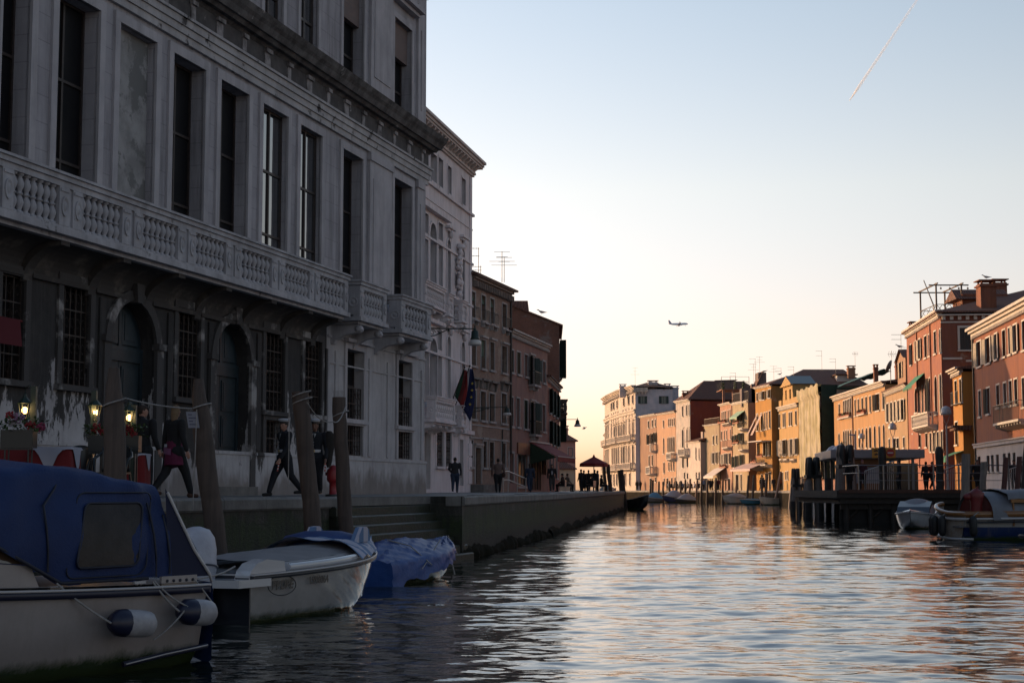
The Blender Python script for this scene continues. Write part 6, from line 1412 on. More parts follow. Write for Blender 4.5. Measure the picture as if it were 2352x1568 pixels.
p = W(*C5(632, 1005), 150); g = MB(); g.lathe([(.0, 0), (.3, .04), (.62, .18), (.62, .2), (.3, .07), (.0, .03)], (0, 0, 0), 14, ax='x'); g2 = MB(Matrix.Translation((p.x, p.y, p.z)) @ Matrix.Rotation(R(150), 4, 'Z') @ Matrix.Rotation(R(-25), 4, 'Y'))
g2.v = [g2.M @ v for v in g.v]; g2.f = g.f; g2.uv = g.uv; g2.sm = g.sm; g2.mi = g.mi; g2.M = Matrix(); g2.tube((p.x, p.y, p.z - 1.6), (p.x, p.y, p.z), .04, n=6); tag(g2.build('satellite_dish', M_('dish_grey', (.10, .09, .09), .5), None), 'dark satellite dish on a pole beside the tall dormer', 'satellite dish')
# ================================================================= BOATS
def bmat(origin, dirn):
 d = Vector((dirn[0], dirn[1], 0)).normalized(); l = Vector((-d.y, d.x, 0))
 return Matrix(((d.x, l.x, 0, origin[0]), (d.y, l.y, 0, origin[1]), (0, 0, 1, origin[2] if len(origin) > 2 else 0), (0, 0, 0, 1)))
def hull_sec(t, L, B, fs, fb, draft, tw, flare=.1, bow=2.4, rake=.10):
 half = B / 2 * (tw + (1 - tw) * min(1, t * 2.5)) * max(0.012, 1 - max(0, (t - .35) / .65) ** bow)
 zg = fs + (fb - fs) * t ** 1.7; zk = -draft + (draft + .35 * fb) * max(0, t - .55) ** 2 / .2025 * .8
 x = lambda z: L * t - (1 - z / max(zg, .01)) * L * rake * t ** 3
 P = [(1.0, zg), (1 - flare * .4, zg * .62), (1 - flare, zg * .22), (.72 - .15 * t, min(-draft * .35, zk * .4) if t < .8 else zk + (zg - zk) * .2), (0, zk)]
 P = [(h, max(z, zk)) for h, z in P]
 left = [(x(z), half * h, z) for h, z in P]; right = [(x(z), -half * h, z) for h, z in P[-2::-1]]
 return left + right, half, zg
def hull(M, L, B, fs, fb, draft=.2, tw=.86, flare=.12, bow=2.4, n=16, name='hull', mat=None, parent=None, rake=.10, t0=0):
 g = MB(M); rings = []; rim = []
 for i in range(n + 1):
  t = t0 + (1 - t0) * i / n; r, h, zg = hull_sec(t, L, B, fs, fb, draft, tw, flare, bow, rake); rings.append(r); rim.append((L * t, h, zg))
 g.loft(rings, True, 0, False, False); g.add(rings[0], [tuple(range(len(rings[0])))])
 return g.build(name, mat, parent), rim
def rim_strip(M, rim, w, h, out, dz, name, mat, parent, ends=True, sides=(1, -1)):
 g = MB(M)
 for sd in sides:
  for (x0, h0, z0), (x1, h1, z1) in zip(rim[:-1], rim[1:]):
   a0, a1 = sd * (h0 + out), sd * (h1 + out); b0, b1 = sd * max(h0 + out - w, 0), sd * max(h1 + out - w, 0)
   vs = [(x0, a0, z0 + dz), (x1, a1, z1 + dz), (x1, b1, z1 + dz), (x0, b0, z0 + dz), (x0, a0, z0 + dz - h), (x1, a1, z1 + dz - h), (x1, b1, z1 + dz - h), (x0, b0, z0 + dz - h)]
   g.add(vs, [(0, 1, 2, 3), (7, 6, 5, 4), (0, 4, 5, 1), (3, 2, 6, 7)], True)
 if ends:
  x0, h0, z0 = rim[0]; g.box(x0 - .02, x0 + w, -h0 - out, h0 + out, z0 + dz - h, z0 + dz)
 return g.build(name, mat, parent)
def deck(M, rim, t_idx, inset, fn, name, mat, parent, thick=0, nc=10):
 """surface spanning the gunwales between rim indices; fn(x,s) gives height above the gunwale line"""
 g = MB(M); grid = []
 for i in range(t_idx[0], t_idx[1] + 1):
  x, h, z = rim[i]; hh = max(h - inset, .005); grid.append([(x, hh * s_, z + fn(i, s_)) for s_ in [1 - 2 * k / nc for k in range(nc + 1)]])
 g.loft(grid, True, 0, False, False); return g.build(name, mat, parent)
def hullmat(name, c, c2, zc, weed=(.03, .045, .015), rough=.25, band=None, coat=.3):
 if name in MATS: return MATS[name]
 m, nt, b = _mk(name); tc = nt.nodes.new('ShaderNodeTexCoord'); ob = tc.outputs['Object']; geo = nt.nodes.new('ShaderNodeNewGeometry'); sx = nt.nodes.new('ShaderNodeSeparateXYZ'); nt.links.new(geo.outputs['Position'], sx.inputs[0])
 o = mixc(nt, ramp(nt, noise_n(nt, ob, 1.6, 7, .7), .35, .75), c, tuple(x * .8 for x in c))
 if band: mr = nt.nodes.new('ShaderNodeMapRange'); nt.links.new(sx.outputs[2], mr.inputs[0]); mr.inputs[1].default_value = band[0]; mr.inputs[2].default_value = band[0] + .01; o = mixc(nt, mr.outputs[0], band[1], o)
 st = ramp(nt, noise_n(nt, mapping(nt, ob, (1, 1, .12)), 4, 6, .7), .5, .8, (0, 0, 0, 1), (.5, .5, .5, 1)); o = mixc(nt, st, o, c2)
 a = nt.nodes.new('ShaderNodeMath'); a.operation = 'MULTIPLY_ADD'; nt.links.new(noise_n(nt, mapping(nt, ob, (1, 1, .3)), 5, 7, .8), a.inputs[0]); a.inputs[1].default_value = -.25; nt.links.new(sx.outputs[2], a.inputs[2])
 f = nt.nodes.new('ShaderNodeMapRange'); nt.links.new(a.outputs[0], f.inputs[0]); f.inputs[1].default_value = zc - .10; f.inputs[2].default_value = zc; f.inputs[3].default_value = 1; f.inputs[4].default_value = 0
 o = mixc(nt, f.outputs[0], o, weed); nt.links.new(o, b.inputs['Base Color']); b.inputs['Roughness'].default_value = rough; b.inputs['Coat Weight'].default_value = coat
 MATS[name] = m; return m
ROPE = M_('mooring_rope', (.30, .28, .27), .9, (.18, .17, .16), 20)
def rope(parent, pts, r=.014, sag=0, name='rope'):
 P = []
 for a, b in zip(pts[:-1], pts[1:]):
  a, b = Vector(a), Vector(b)
  for k in range(8): t = k / 8; P.append(a.lerp(b, t) + Vector((0, 0, -sag * 4 * t * (1 - t))))
 P.append(Vector(pts[-1])); g = MB(); g.path(P, r, 5); return g.build(name, ROPE, parent)
def fender(parent, M, c, L, r, ax='x', cols=('fender_grey', 'fender_navy')):
 g = MB(M); prof = [(.001, -L / 2), (r * .55, -L / 2 + .02), (r * .92, -L / 2 + .08), (r, -L / 2 + .15), (r, L / 2 - .15), (r * .9, L / 2 - .07), (r * .5, L / 2 - .02), (.001, L / 2)]
 g.lathe(prof, c, 14, ax=ax, cap=False); f = g.build('fender', M_('fender_grey', (.36, .35, .37), .5, (.22, .21, .22), 6), parent)
 g = MB(M); sgn = -1; e = (L / 2); prof = [(.001, -e - .004), (r * .56, -e + .016), (r * .94, -e + .08), (r * 1.012, -e + .15), (r * 1.012, -e + .17)]
 g.lathe(prof, c, 14, ax=ax, cap=False); g.build('fender_cap', M_('fender_navy', (.008, .009, .03), .4), f); return f
# ---- big cabin boat, bottom left
BM1 = bmat((-3.99, 16.4), (-.57, -.82)); bt = thing('motorboat', 'large cream motorboat under a blue canvas canopy, nearest on the left', 'boat', (-5.4, 14.2, 0), 'boats moored at the left quay')
HM = hullmat('cream_hull', (.30, .26, .245), (.20, .165, .14), .10)
_, rim = hull(BM1, 7.2, 2.34, .80, 1.15, .3, .96, .10, 2.6, 22, mat=HM, parent=bt)
rim_strip(BM1, rim, .05, .075, .035, .0, 'rub_rail', M_('navy_rail', (.012, .012, .03), .4), bt); rim_strip(BM1, rim, .03, .022, .042, .012, 'rail_insert', M_('pale_rail', (.42, .40, .40), .3), bt)
deck(BM1, rim, (0, 20), .04, lambda i, s_: .03, 'side_deck', M_('cream_gelcoat', (.34, .30, .285), .35, (.26, .23, .22), 2), bt)
g = MB(BM1)
for sd in (1, -1): g.ext([(1.95, .86), (2.05, 1.06), (3.6, 1.20), (5.2, 1.16), (5.6, 1.0)], 'y', sd * .95 - .02 * sd, sd * .98)
g.ext([(1.98, .87), (2.06, 1.05), (3.6, 1.19), (5.2, 1.15), (5.6, .98)], 'y', -.92, .92); g.build('cabin', M_('cream_gelcoat', (.34, .30, .285)), bt)
# windscreen
g = MB(BM1); g.add([(2.05, .985, 1.07), (3.5, .985, 1.20), (3.3, .88, 1.78), (2.75, .90, 1.5)], [(0, 1, 2, 3)]); g.add([(3.5, .985, 1.2), (3.3, .88, 1.78), (3.3, -.88, 1.78), (3.5, -.985, 1.2)], [(0, 1, 2, 3)]); g.add([(2.05, -.985, 1.07), (3.5, -.985, 1.20), (3.3, -.88, 1.78), (2.75, -.90, 1.5)], [(0, 1, 2, 3)]); g.build('windscreen', M_('reflection_screen', (.07, .045, .03), .08, spec=1.0), bt)  # brown base colour paints in the orange reflection on the glass
CV = M_('blue_canvas', (.005, .017, .075), .62, (.009, .027, .105), 1.4, .35, .7, bump=.35, bscale=45, patch=(.12, .16, .26), pscale=2.6, plo=.70, phi=.78, spec=.3)
rr = random.Random(2); ph = [rr.random() * 6 for _ in range(8)]
def wr(x, s_): return .014 * math.sin(9 * x + ph[0] + 5 * s_) + .010 * math.sin(17 * x + 11 * s_ + ph[1]) + .008 * math.sin(31 * s_ + ph[2] + 6 * x)
g = MB(BM1); grid = []
xs = [.38, .39, .44, .50, .60, .66, .75] + [.75 + .13 * k for k in range(1, 23)]
def ztop(x): return .93 + (1.87 - .93) * (x / .62) ** .93 if x < .38 else 1.80 + .20 * math.sin(min((x - .38) / 1.5, 1) * math.pi / 2) - max(0, x - 2.2) ** 2 * .10
def zbot(x): return .88 if x < 1.75 else .88 + (x - 1.75) * .50 if x < 3.3 else 1.66
for x in xs:
 zt, zb = ztop(x), min(zbot(x), ztop(x) - .05); row = []
 top_y = .72 if x > .3 else .95
 prof = []
 for k in range(9): t = k / 8; prof.append((1.02 - .16 * t + .05 * math.sin(t * math.pi), zb + (zt - .22 - zb) * t if zt - .22 > zb else zb + (zt - zb) * t))
 for k in range(1, 5): t = k / 4 * math.pi / 2; prof.append((.72 + (.14) * math.cos(t), (zt - .22 if zt - .22 > zb else zt) + (.19 if zt - .22 > zb else 0) * math.sin(t)))
 for k in range(1, 6): prof.append((.72 - .72 * k / 5, zt - .03 + .05 * math.sin(k / 5 * math.pi / 2)))
 full = prof + [(-y, z) for y, z in prof[-2::-1]]
 grid.append([(x, y + wr(x, i / len(full)) * (1 if y > 0 else -1) * 1.2, z + wr(x + 1, i / len(full))) for i, (y, z) in enumerate(full)])
g.loft(grid, True, 0, False, False); cvo = g.build('canopy', CV, bt)
# clear window and seams on the near side
def cy(x, z): zt, zb = ztop(x), zbot(x); t = min(1, max(0, (z - zb) / max(.1, (zt - .22 - zb)))); return 1.02 - .16 * t + .05 * math.sin(t * math.pi)
def panel(outl, off): return [(x, cy(x, z) + off, z) for x, z in outl]
def rrect(x0, x1, z0, z1, sh=0, r=.07, n=4):
 P = []
 for cx, cz, a0 in ((x1 - r, z1 - r, 0), (x0 + r, z1 - r, 90), (x0 + r, z0 + r, 180), (x1 - r, z0 + r, 270)):
  for k in range(n + 1): a = R(a0 + 90 * k / n); P.append((cx + r * math.cos(a) + sh * (cz + r * math.sin(a) - z0), cz + r * math.sin(a)))
 return P
g = MB(BM1); P = rrect(.86, 1.60, 1.02, 1.62, -.30); c = (sum(p[0] for p in P) / len(P), sum(p[1] for p in P) / len(P)); g.add([(c[0], cy(*c) + .035, c[1])] + panel(P, .03), [(0, k + 1, (k + 1) % len(P) + 1) for k in range(len(P))], True); g.build('clear_window', M_('clear_vinyl', (.016, .013, .013), .35, (.035, .028, .028), 3, spec=.2, bump=.5, bscale=4), cvo)
g = MB(BM1); P2 = panel(P, .034); g.path(P2 + [P2[0]], .011, 5); P2 = panel(rrect(.76, 1.72, .93, 1.72, -.30, .1), .02); g.path(P2, .008, 5)
g.path([(.42, cy(.42, z) + .015, z) for z in (.92, 1.1, 1.3, 1.5)], .012, 5); g.path([(.60, cy(.6, z) + .018, z) for z in (.90, 1.1, 1.3, 1.5, 1.62)], .012, 5); g.path([(1.9, cy(1.9, z) + .015, z) for z in (1.0, 1.2, 1.4, 1.6)] + [(1.72, .86, 1.75), (1.55, .74, 1.93)], .012, 5)
g.path([(x, cy(x, zbot(x)) + .01, zbot(x) + .012) for x in (.7, 1.0, 1.3, 1.6, 1.74, 1.8, 1.95, 2.2, 2.6, 3.0, 3.3)], .018, 6); g.build('canopy_piping', M_('dark_piping', (.006, .008, .02), .6), cvo)
# dark opening with flap behind the canopy
g = MB(BM1); g.add([(.42, 1.02, .88), (-.12, 1.04, .88), (.40, .92, 1.76)], [(0, 1, 2)]); g.build('rear_panel', M_('dark_canvas', (.004, .006, .028), .8), cvo); g = MB(BM1); g.path([(.38, .93, 1.72), (.24, .97, 1.45), (.08, 1.01, 1.15), (-.10, 1.05, .90), (-.18, 1.0, .82)], .016, 6); g.build('canopy_hoop', M_('pale_rail', (.42, .40, .40), .3), cvo)
for (x, z, L_) in ((1.12, .50, .52), (.30, .55, .46)):
 y = 1.17 + .13; f = fender(bt, BM1 @ Matrix.Translation((x, y, z)) @ Matrix.Rotation(R(180 - 4), 4, 'Z') @ Matrix.Rotation(R(6), 4, 'Y'), (0, 0, 0), L_, .13)
 e = BM1 @ Vector((x + L_ / 2 + .0, y, z + .02)); q = BM1 @ Vector((x + .75, 1.12, .90)) if x > 1 else BM1 @ Vector((x + .42, 1.12, .86)); rope(f, [q, e], .011, .02)
 if x < 1: rope(f, [BM1 @ Vector((x + .4, 1.12, .87)), BM1 @ Vector((x + .18, y + .06, .62)), BM1 @ Vector((x + .5, 1.24, .32))], .009, .03); rope(f, [BM1 @ Vector((.15, 1.1, .86)), BM1 @ Vector((.02, 1.25, .6))], .009, .0)
g = MB(BM1); g.path([(1.05, 1.10, .10), (.6, 1.16, .155), (.05, 1.18, .20)], .028, 8); g.path([(1.04, 1.135, .105), (.6, 1.19, .165), (.06, 1.21, .21)], .006, 6, mi=1); g.build('lower_strake', [M_('navy_rail', (.012, .012, .03)), M_('pale_rail', (.42, .40, .40))], bt)
g = MB(BM1); g.box(.08, .55, 1.03, 1.06, .81, .90)
cl = g.build('vent_panel', M_('cream_gelcoat', (.34, .30, .285)), bt); g = MB(BM1)
for k in range(5): g.lathe([(.001, 1.061), (.016, 1.061), (.016, 1.068), (.001, 1.068)], (.14 + k * .085, 0, .855), 8, ax='y')
g.build('vent_holes', M_('dark_piping', (.006, .008, .02)), cl)
g = MB(BM1)
for x in (.75, 1.75): g.box(x, x + .14, 1.02, 1.06, .845, .87); g.box(x + .04, x + .06, 1.03, 1.05, .83, .846); g.box(x + .09, x + .11, 1.03, 1.05, .83, .846)
g.build('cleats', M_('pale_rail', (.42, .40, .40)), bt)
g = MB(BM1); g.loft([[(-.03, 1.16, .82), (-.05, .9, .84), (-.06, .6, .84)], [(-.06, 1.17, .55), (-.09, .9, .5), (-.1, .6, .5)], [(-.05, 1.15, .25), (-.12, .95, .12), (-.1, .7, .2)], [(-.08, 1.12, .05), (-.13, 1.0, .0), (-.12, .8, .06)]], True, 0, False, False); g.build('hanging_canvas', CV, bt)
# ---- white speedboat
BM2 = bmat((-4.2, 20.6), (1.92, 3.9)); b2 = thing('speedboat', 'white speedboat with grey cover, striped bow sheet and oval badge on its side', 'boat', (-3.2, 22.4, 0), 'boats moored at the left quay')
HM2 = hullmat('white_hull', (.36, .33, .31), (.25, .22, .18), .03, rough=.12, coat=.8)
_, rim2 = hull(BM2, 4.45, 2.05, .66, .84, .2, .93, .16, 2.5, 20, mat=HM2, parent=b2)
rim_strip(BM2, rim2, .05, .05, .035, -.02, 'rub_rail', M_('dark_rub', (.01, .012, .02), .3), b2); rim_strip(BM2, rim2, .03, .022, .045, .0, 'rail_insert', M_('pale_rail', (.42, .40, .40), .3), b2)
deck(BM2, rim2, (0, 20), .0, lambda i, s_: .005 + .12 * (1 - min(1, (1 - abs(s_)) * 0 + 1)), 'deck', M_('white_gelcoat', (.44, .43, .44), .2, coat=.6), b2)
GREY = M_('grey_boat_cover', (.20, .19, .195), .75, (.155, .145, .15), 2.5, bump=.2, bscale=40, patch=(.30, .29, .30), pscale=3, plo=.70, phi=.78)
deck(BM2, rim2, (3, 15), .26, lambda i, s_: .10 + .10 * (1 - s_ * s_) * min(1, (i - 2) / 3) + .008 * math.sin(i * 2.3 + s_ * 9), 'tonneau_cover', GREY, b2, nc=16)
g = MB(BM2)
for sd in (1, -1):
 g = MB(BM2)
 for i in range(3, 15):
  (x0, h0, z0), (x1, h1, z1) = rim2[i], rim2[i + 1]; h0 -= .26; h1 -= .26
  g.add([(x0, sd * h0, z0 + .10), (x1, sd * h1, z1 + .10), (x1, sd * (h1 + .10), z1 + .03), (x0, sd * (h0 + .10), z0 + .03)], [(0, 1, 2, 3)], True)
 g.build('cover_hem', M_('grey_boat_hem', (.27, .26, .265), .7), b2)
g = MB(BM2)
for sd in (1, -1): g.path([(x, sd * (h - .10), z + .045) for x, h, z in rim2[4:18]], .05, 8)
g.build('side_moulding', M_('glossy_white', (.46, .45, .46), .08, coat=1), b2)
SM = _mk('striped_sheet'); MATS['striped_sheet'] = SM[0]; nt = SM[1]; tc = nt.nodes.new('ShaderNodeTexCoord'); w = nt.nodes.new('ShaderNodeTexWave'); w.wave_profile = 'SIN'; w.inputs['Scale'].default_value = 1.25; w.bands_direction = 'X'; w.inputs['Distortion'].default_value = .6; nt.links.new(tc.outputs['UV'], w.inputs[0]); nt.links.new(mixc(nt, ramp(nt, w.outputs[1], .48, .52), (.36, .35, .42), (.085, .15, .27)), SM[2].inputs['Base Color']); SM[2].inputs['Roughness'].default_value = .7
rb = random.Random(8)
deck(BM2, rim2, (12, 20), -.03, lambda i, s_: .14 + .16 * (1 - s_ * s_) * (1 - (i - 12) / 10) + .03 * math.sin(i * 3.1 + s_ * 7) - .10 * abs(s_) ** 6, 'striped_sheet', MATS['striped_sheet'], b2, nc=20)
for sgn in (1, -1): g = MB(BM2); g.ext([(3.25, .95), (3.65, .98), (3.62, 1.14), (3.55, 1.19), (3.42, 1.18)], 'y', sgn * .42 - .07, sgn * .42 + .05); g.build('covered_fitting', MATS['striped_sheet'], b2)
g = MB(BM2); g.loft([[(3.1 + .9 * math.cos(a) * .5 + .4, .75 * math.sin(a) - .0 + .25, .92) for a in [k * .524 for k in range(12)]], [(3.5 + .4 * math.cos(a), .25 + .66 * math.sin(a), 1.04) for a in [k * .524 for k in range(12)]], [(3.5 + .2 * math.cos(a), .25 + .3 * math.sin(a), 1.12) for a in [k * .524 for k in range(12)]]], True); g.build('blue_bow_cover', M_('deep_blue_cloth', (.012, .035, .13), .6, (.02, .05, .17), 3, bump=.3), b2)
g = MB(BM2); g.box(-.03, -.005, -.93, .93, -.15, .50); g.build('dark_transom', M_('dark_rub', (.01, .012, .02), .3), b2)
# swim platform and near stern corner
g = MB(BM2); g.ext([(-.35, -1.0), (-.42, -.7), (-.42, .7), (-.35, 1.0), (.35, 1.02), (.35, -1.02)], 'z', .50, .60); g.build('swim_platform', M_('white_gelcoat', (.44, .43, .44)), b2, bevel=.03)
for q in (-1, 1): g = MB(BM2); g.ext([(-.05, .60), (.0, .70), (.12, .79), (.35, .84), (.75, .80), (.8, .60)], 'y', q * .93, q * .70); g.build('stern_quarter', M_('white_gelcoat', (.44, .43, .44)), b2, bevel=.05)
# outboard under its cloth
g = MB(BM2 @ Matrix.Translation((-.22, -.25, .48)) @ Matrix.Rotation(R(-14), 4, 'X') @ Matrix.Rotation(R(16), 4, 'Y')); rings = []
for t, rx, ry, ox in ((-.35, .10, .11, .10), (-.1, .13, .14, .06), (.10, .22, .19, .0), (.30, .26, .21, -.02), (.52, .27, .21, -.03), (.68, .24, .19, -.02), (.78, .17, .14, .0), (.82, .05, .05, .02)):
 rings.append([(ox + rx * math.copysign(abs(math.cos(a)) ** .7, math.cos(a)), ry * math.copysign(abs(math.sin(a)) ** .7, math.sin(a)) + .008 * math.sin(a * 7 + t * 9), t) for a in [k * math.pi / 10 for k in range(20)]])
g.loft(rings, True); ob = g.build('outboard_motor', M_('white_motor_cloth', (.40, .40, .45), .55, (.30, .30, .34), 4, bump=.3), b2)
g = MB(BM2 @ Matrix.Translation((-.22, -.25, .48)) @ Matrix.Rotation(R(-14), 4, 'X') @ Matrix.Rotation(R(16), 4, 'Y')); g.path([(.29 * math.cos(a), .235 * math.sin(a), .26 + .05 * math.cos(a)) for a in [k * math.pi / 10 for k in range(21)]], .012, 5); g.build('strap', M_('dark_rub', (.01, .012, .02)), ob)
# side writing
def textmesh(s_, size, M, mat, parent, name='lettering', shear=0, bold=.0):
 cu = bpy.data.curves.new(name, 'FONT'); cu.body = s_; cu.size = size; cu.extrude = .002; cu.offset = bold; cu.shear = shear; cu.align_x = 'CENTER'; cu.align_y = 'CENTER'
 o = bpy.data.objects.new(name, cu); col.objects.link(o); bpy.context.view_layer.update()
 me = bpy.data.meshes.new_from_object(o.evaluated_get(bpy.context.evaluated_depsgraph_get())); bpy.data.objects.remove(o); bpy.data.curves.remove(cu)
 g = MB(M); g.add([v.co for v in me.vertices], [tuple(p.vertices) for p in me.polygons]); bpy.data.meshes.remove(me)
 return g.build(name, mat, parent)
def sideM(x, z, sd=-1):
 # frame on the hull side of the speedboat: text x forward, y up, normal outward
 _, h, zg = hull_sec(x / 4.45, 4.45, 2.05, .66, .84, .2, .93, .16, 2.5); y = sd * (h * 1.0 + .002)
 return BM2 @ Matrix.Translation((x, y - .006, z)) @ Matrix(((1, 0, 0, 0), (0, .10, -.995, 0), (0, .995, .10, 0), (0, 0, 0, 1)))
INK = M_('dark_lettering', (.012, .010, .012), .4)
textmesh('BRUBE', .16, sideM(.62, .49) @ Matrix.Diagonal((1.05, 1.0, 1, 1)), INK, b2, 'badge_lettering', .35, .006); textmesh('LV06064', .135, sideM(1.45, .52) @ Matrix.Diagonal((.95, 1, 1, 1)), INK, b2, 'registration', .15, .004)
g = MB(sideM(.62, .49)); g.path([(.32 * math.cos(a), .13 * math.sin(a), 0) for a in [k * math.pi / 16 for k in range(33)]], .007, 5); g.build('badge_ring', INK, b2)
rope(b2, [BM2 @ Vector((.1, -.6, .75)), BM1 @ Vector((-.02, .7, .85))], .012, .06)
# ---- small dinghy under blue tarpaulin
BM3 = bmat((-2.80, 28.2), (1.42, 4.2)); b3 = thing('rowing_boat', 'small boat wrapped in a crumpled blue tarpaulin, farthest of the left three', 'boat', (-2.0, 30.2, 0), 'boats moored at the left quay')
_, rim3 = hull(BM3, 4.5, 1.75, .42, .72, .15, .8, .16, 2.2, 18, mat=hullmat('old_white_hull', (.36, .34, .33), (.2, .18, .15), .05), parent=b3)
TP3 = M_('blue_tarpaulin', (.008, .040, .17), .45, (.014, .06, .23), 2.5, bump=.7, bscale=7, spec=.35)
g = MB(BM3); grid = []; r3_ = random.Random(5)
for i in range(0, 37):
 t = i / 36; x, h, z = [rim3[0][k] + (0) for k in range(3)] if False else (4.5 * t - .12 * (1 - t), *hull_sec(min(t, .995), 4.5, 1.75, .42, .72, .15, .8, .16, 2.2)[1:])
 row = []; ridge = .26 * math.sin(min(1, t * 1.3) * math.pi) ** .7 + .03; dr = (.46 - .34 * t) if t < .72 else .16
 if t < .06: dr = .5
 for k in range(-14, 15):
  s_ = k / 14; a = abs(s_)
  if a < .66: q = a / .66; y = (h + .03) * q; zz = z + .03 + ridge * (1 - q ** 1.4)
  else: q = (a - .66) / .34; y = h + .03 + .05 * q; zz = z + .03 - dr * q * (.9 + .10 * math.sin(i * .9))
  y = math.copysign(y, s_); n_ = .018 * math.sin(i * 1.7 + k * .8) + .014 * math.sin(i * .7 - k * 1.9 + 2) + .012 * math.sin(i * 3.1 + k * 2.7); row.append((x, y + n_ * .8, zz + n_))
 grid.append(row)
g.loft(grid, True, 0, False, False); g.add(grid[0], [tuple(range(29))]); tpo = g.build('tarpaulin', TP3, b3)
g = MB(BM3); g.path([(1.2, -.98, .36), (1.3, -.5, .70), (1.4, 0, .80)], .012, 5); g.path([(.8, -.95, .3), (2.6, -.6, .78)], .010, 5); g.path([(4.45, -.05, .80), (4.5, -.1, .3), (4.48, -.2, -.05)], .02, 5); g.build('lashing', ROPE, tpo)
# ================================================================= MOORING POSTS (near)
PW = WOOD('old_post_wood', (.085, .060, .048), (.040, .030, .027))
def post(base, top, r0, r1, label, head='plain', mat=None, group='mooring posts in the canal', name='mooring_post', cap=None):
 base, top = Vector(base), Vector(top); t = thing(name, label, 'mooring post', base, group); n = 14; k = 16; rings = []
 d = (top - base); rr = random.Random(int(abs(base.x * 31 + base.y * 7))); wob = [(rr.uniform(-.02, .02), rr.uniform(-.02, .02)) for _ in range(k + 1)]
 for i in range(k + 1):
  t_ = i / k; c = base + d * t_ + Vector((wob[i][0] * r0 * 4, wob[i][1] * r0 * 4, 0)); r = r0 + (r1 - r0) * t_
  if head == 'taper' and t_ > .82: r *= 1 - .5 * ((t_ - .82) / .18) ** 1.3
  rings.append([c + Vector((r * math.cos(a) * (1 + .05 * math.sin(3 * a + i * .3)), r * math.sin(a) * (1 + .05 * math.sin(5 * a)), 0)) for a in [2 * math.pi * j / n for j in range(n)]])
 g = MB(); g.loft(rings, True); g.build('pile', mat or PW, t)
 if cap:
  g = MB(); c = top; g.lathe([(r1 * 1.08, -.62 * cap), (r1 * 1.1, -.15 * cap), (r1 * .75, .1 * cap), (.001, .12 * cap)], c, 14, cap=False); g.build('post_cap', M_('black_cap', (.006, .006, .006), .6), t)
 return t
p1 = post(G(268, 23, -1.0), W(262, 845, 23), .17, .16, 'thick leaning post with tapered head, leftmost, by the café lanterns', 'taper')
p2 = post(G(525, 25, -1.0), W(455, 870, 25), .17, .155, 'leaning post with a white paper notice, second from the left', 'taper')
p3 = post(G(742, 28, -1.0), W(690, 900, 28), .165, .15, 'leaning post in front of the two uniformed officers')
p4 = post(G(806, 30, -1.0), W(778, 912, 30), .15, .13, 'leaning post with metal bird spikes beside the red hydrant')
g = MB(); tp = W(778, 912, 30)
for k in range(9): g.tube(tp + Vector((-.09 + .022 * k, 0, -.02)), tp + Vector((-.10 + .025 * k, .0, .13)), .004, n=4)
g.build('bird_spikes', M_('grey_metal', (.2, .2, .2)), p4)
for t, px, py, Y, r in ((p1, 266, 925, 22.9, .185), (p2, 459, 935, 24.9, .18), (p3, 695, 920, 27.9, .17), (p3, 692, 905, 27.9, .17), (p4, 783, 950, 29.9, .15)):
 c = W(px, py, Y + .1); g = MB(); g.path([c + Vector((r * math.cos(a), r * math.sin(a), .06 * math.cos(a))) for a in [k * math.pi / 8 for k in range(17)]], .013, 5); g.build('rope_loop', ROPE, t)
tag(rope(None, [W(286, 914, 22.8), W(440, 938, 24.8)], .012, .03), 'pale rope strung between the two leftmost mooring posts', 'rope')
tag(rope(None, [W(706, 925, 27.8), W(765, 968, 28.8), W(795, 930, 29.8)], .012, .12), 'slack rope hanging between the two right mooring posts', 'rope')
rope(p2, [W(452, 940, 24.7), W(448, 1050, 24.7), W(443, 1170, 24.7)], .009, 0, 'hanging_rope'); rope(p3, [W(664, 938, 27.7), W(664, 1000, 27.7), W(662, 1120, 27.7)], .009, 0, 'hanging_rope')
g = MB(); c = W(440, 945, 24.75); e = Vector((.09, 0, 0)); dn = Vector((.045, 0, -.26)); g.add([c - e, c + e, c + e + dn, c - e + dn], [(0, 1, 2, 3)]); pp = g.build('paper_notice', M_('paper', (.22, .22, .26), .8), p2)
g = MB()
for k in range(4): a_ = c - e * .7 + dn * (.15 + .2 * k) - Vector((0, .004, 0)); g.add([a_, a_ + e * (1.3 if k % 2 else .7), a_ + e * (1.3 if k % 2 else .7) + dn * .07, a_ + dn * .07], [(0, 1, 2, 3)])
g.build('print', M_('notice_print', (.08, .08, .12), .8), pp)
# hydrant
hp = W(765, 1132, 38); hp.z = QZ; hy = thing('hydrant', 'round-headed red fire hydrant on the quay between two posts', 'hydrant', hp); RED = M_('hydrant_red', (.26, .012, .016), .45, (.2, .01, .014), 3)
g = MB(); g.lathe([(.12, .05), (.095, .07), (.095, .32), (.11, .34)], hp, 16); g.build('stem', RED, hy); g = MB(); g.lathe([(.10, .33), (.15, .38), (.158, .42), (.158, .62), (.14, .66), (.09, .70), (.075, .74), (.03, .76), (.001, .765)], hp, 18, cap=False); g.lathe([(.03, -.19), (.045, -.19), (.045, .19), (.03, .19)], hp + Vector((0, 0, .55)), 8, ax='x'); g.build('head', RED, hy); g = MB(); g.lathe([(.19, .0), (.19, .05), (.12, .055)], hp, 16); g.build('base', iron(), hy)
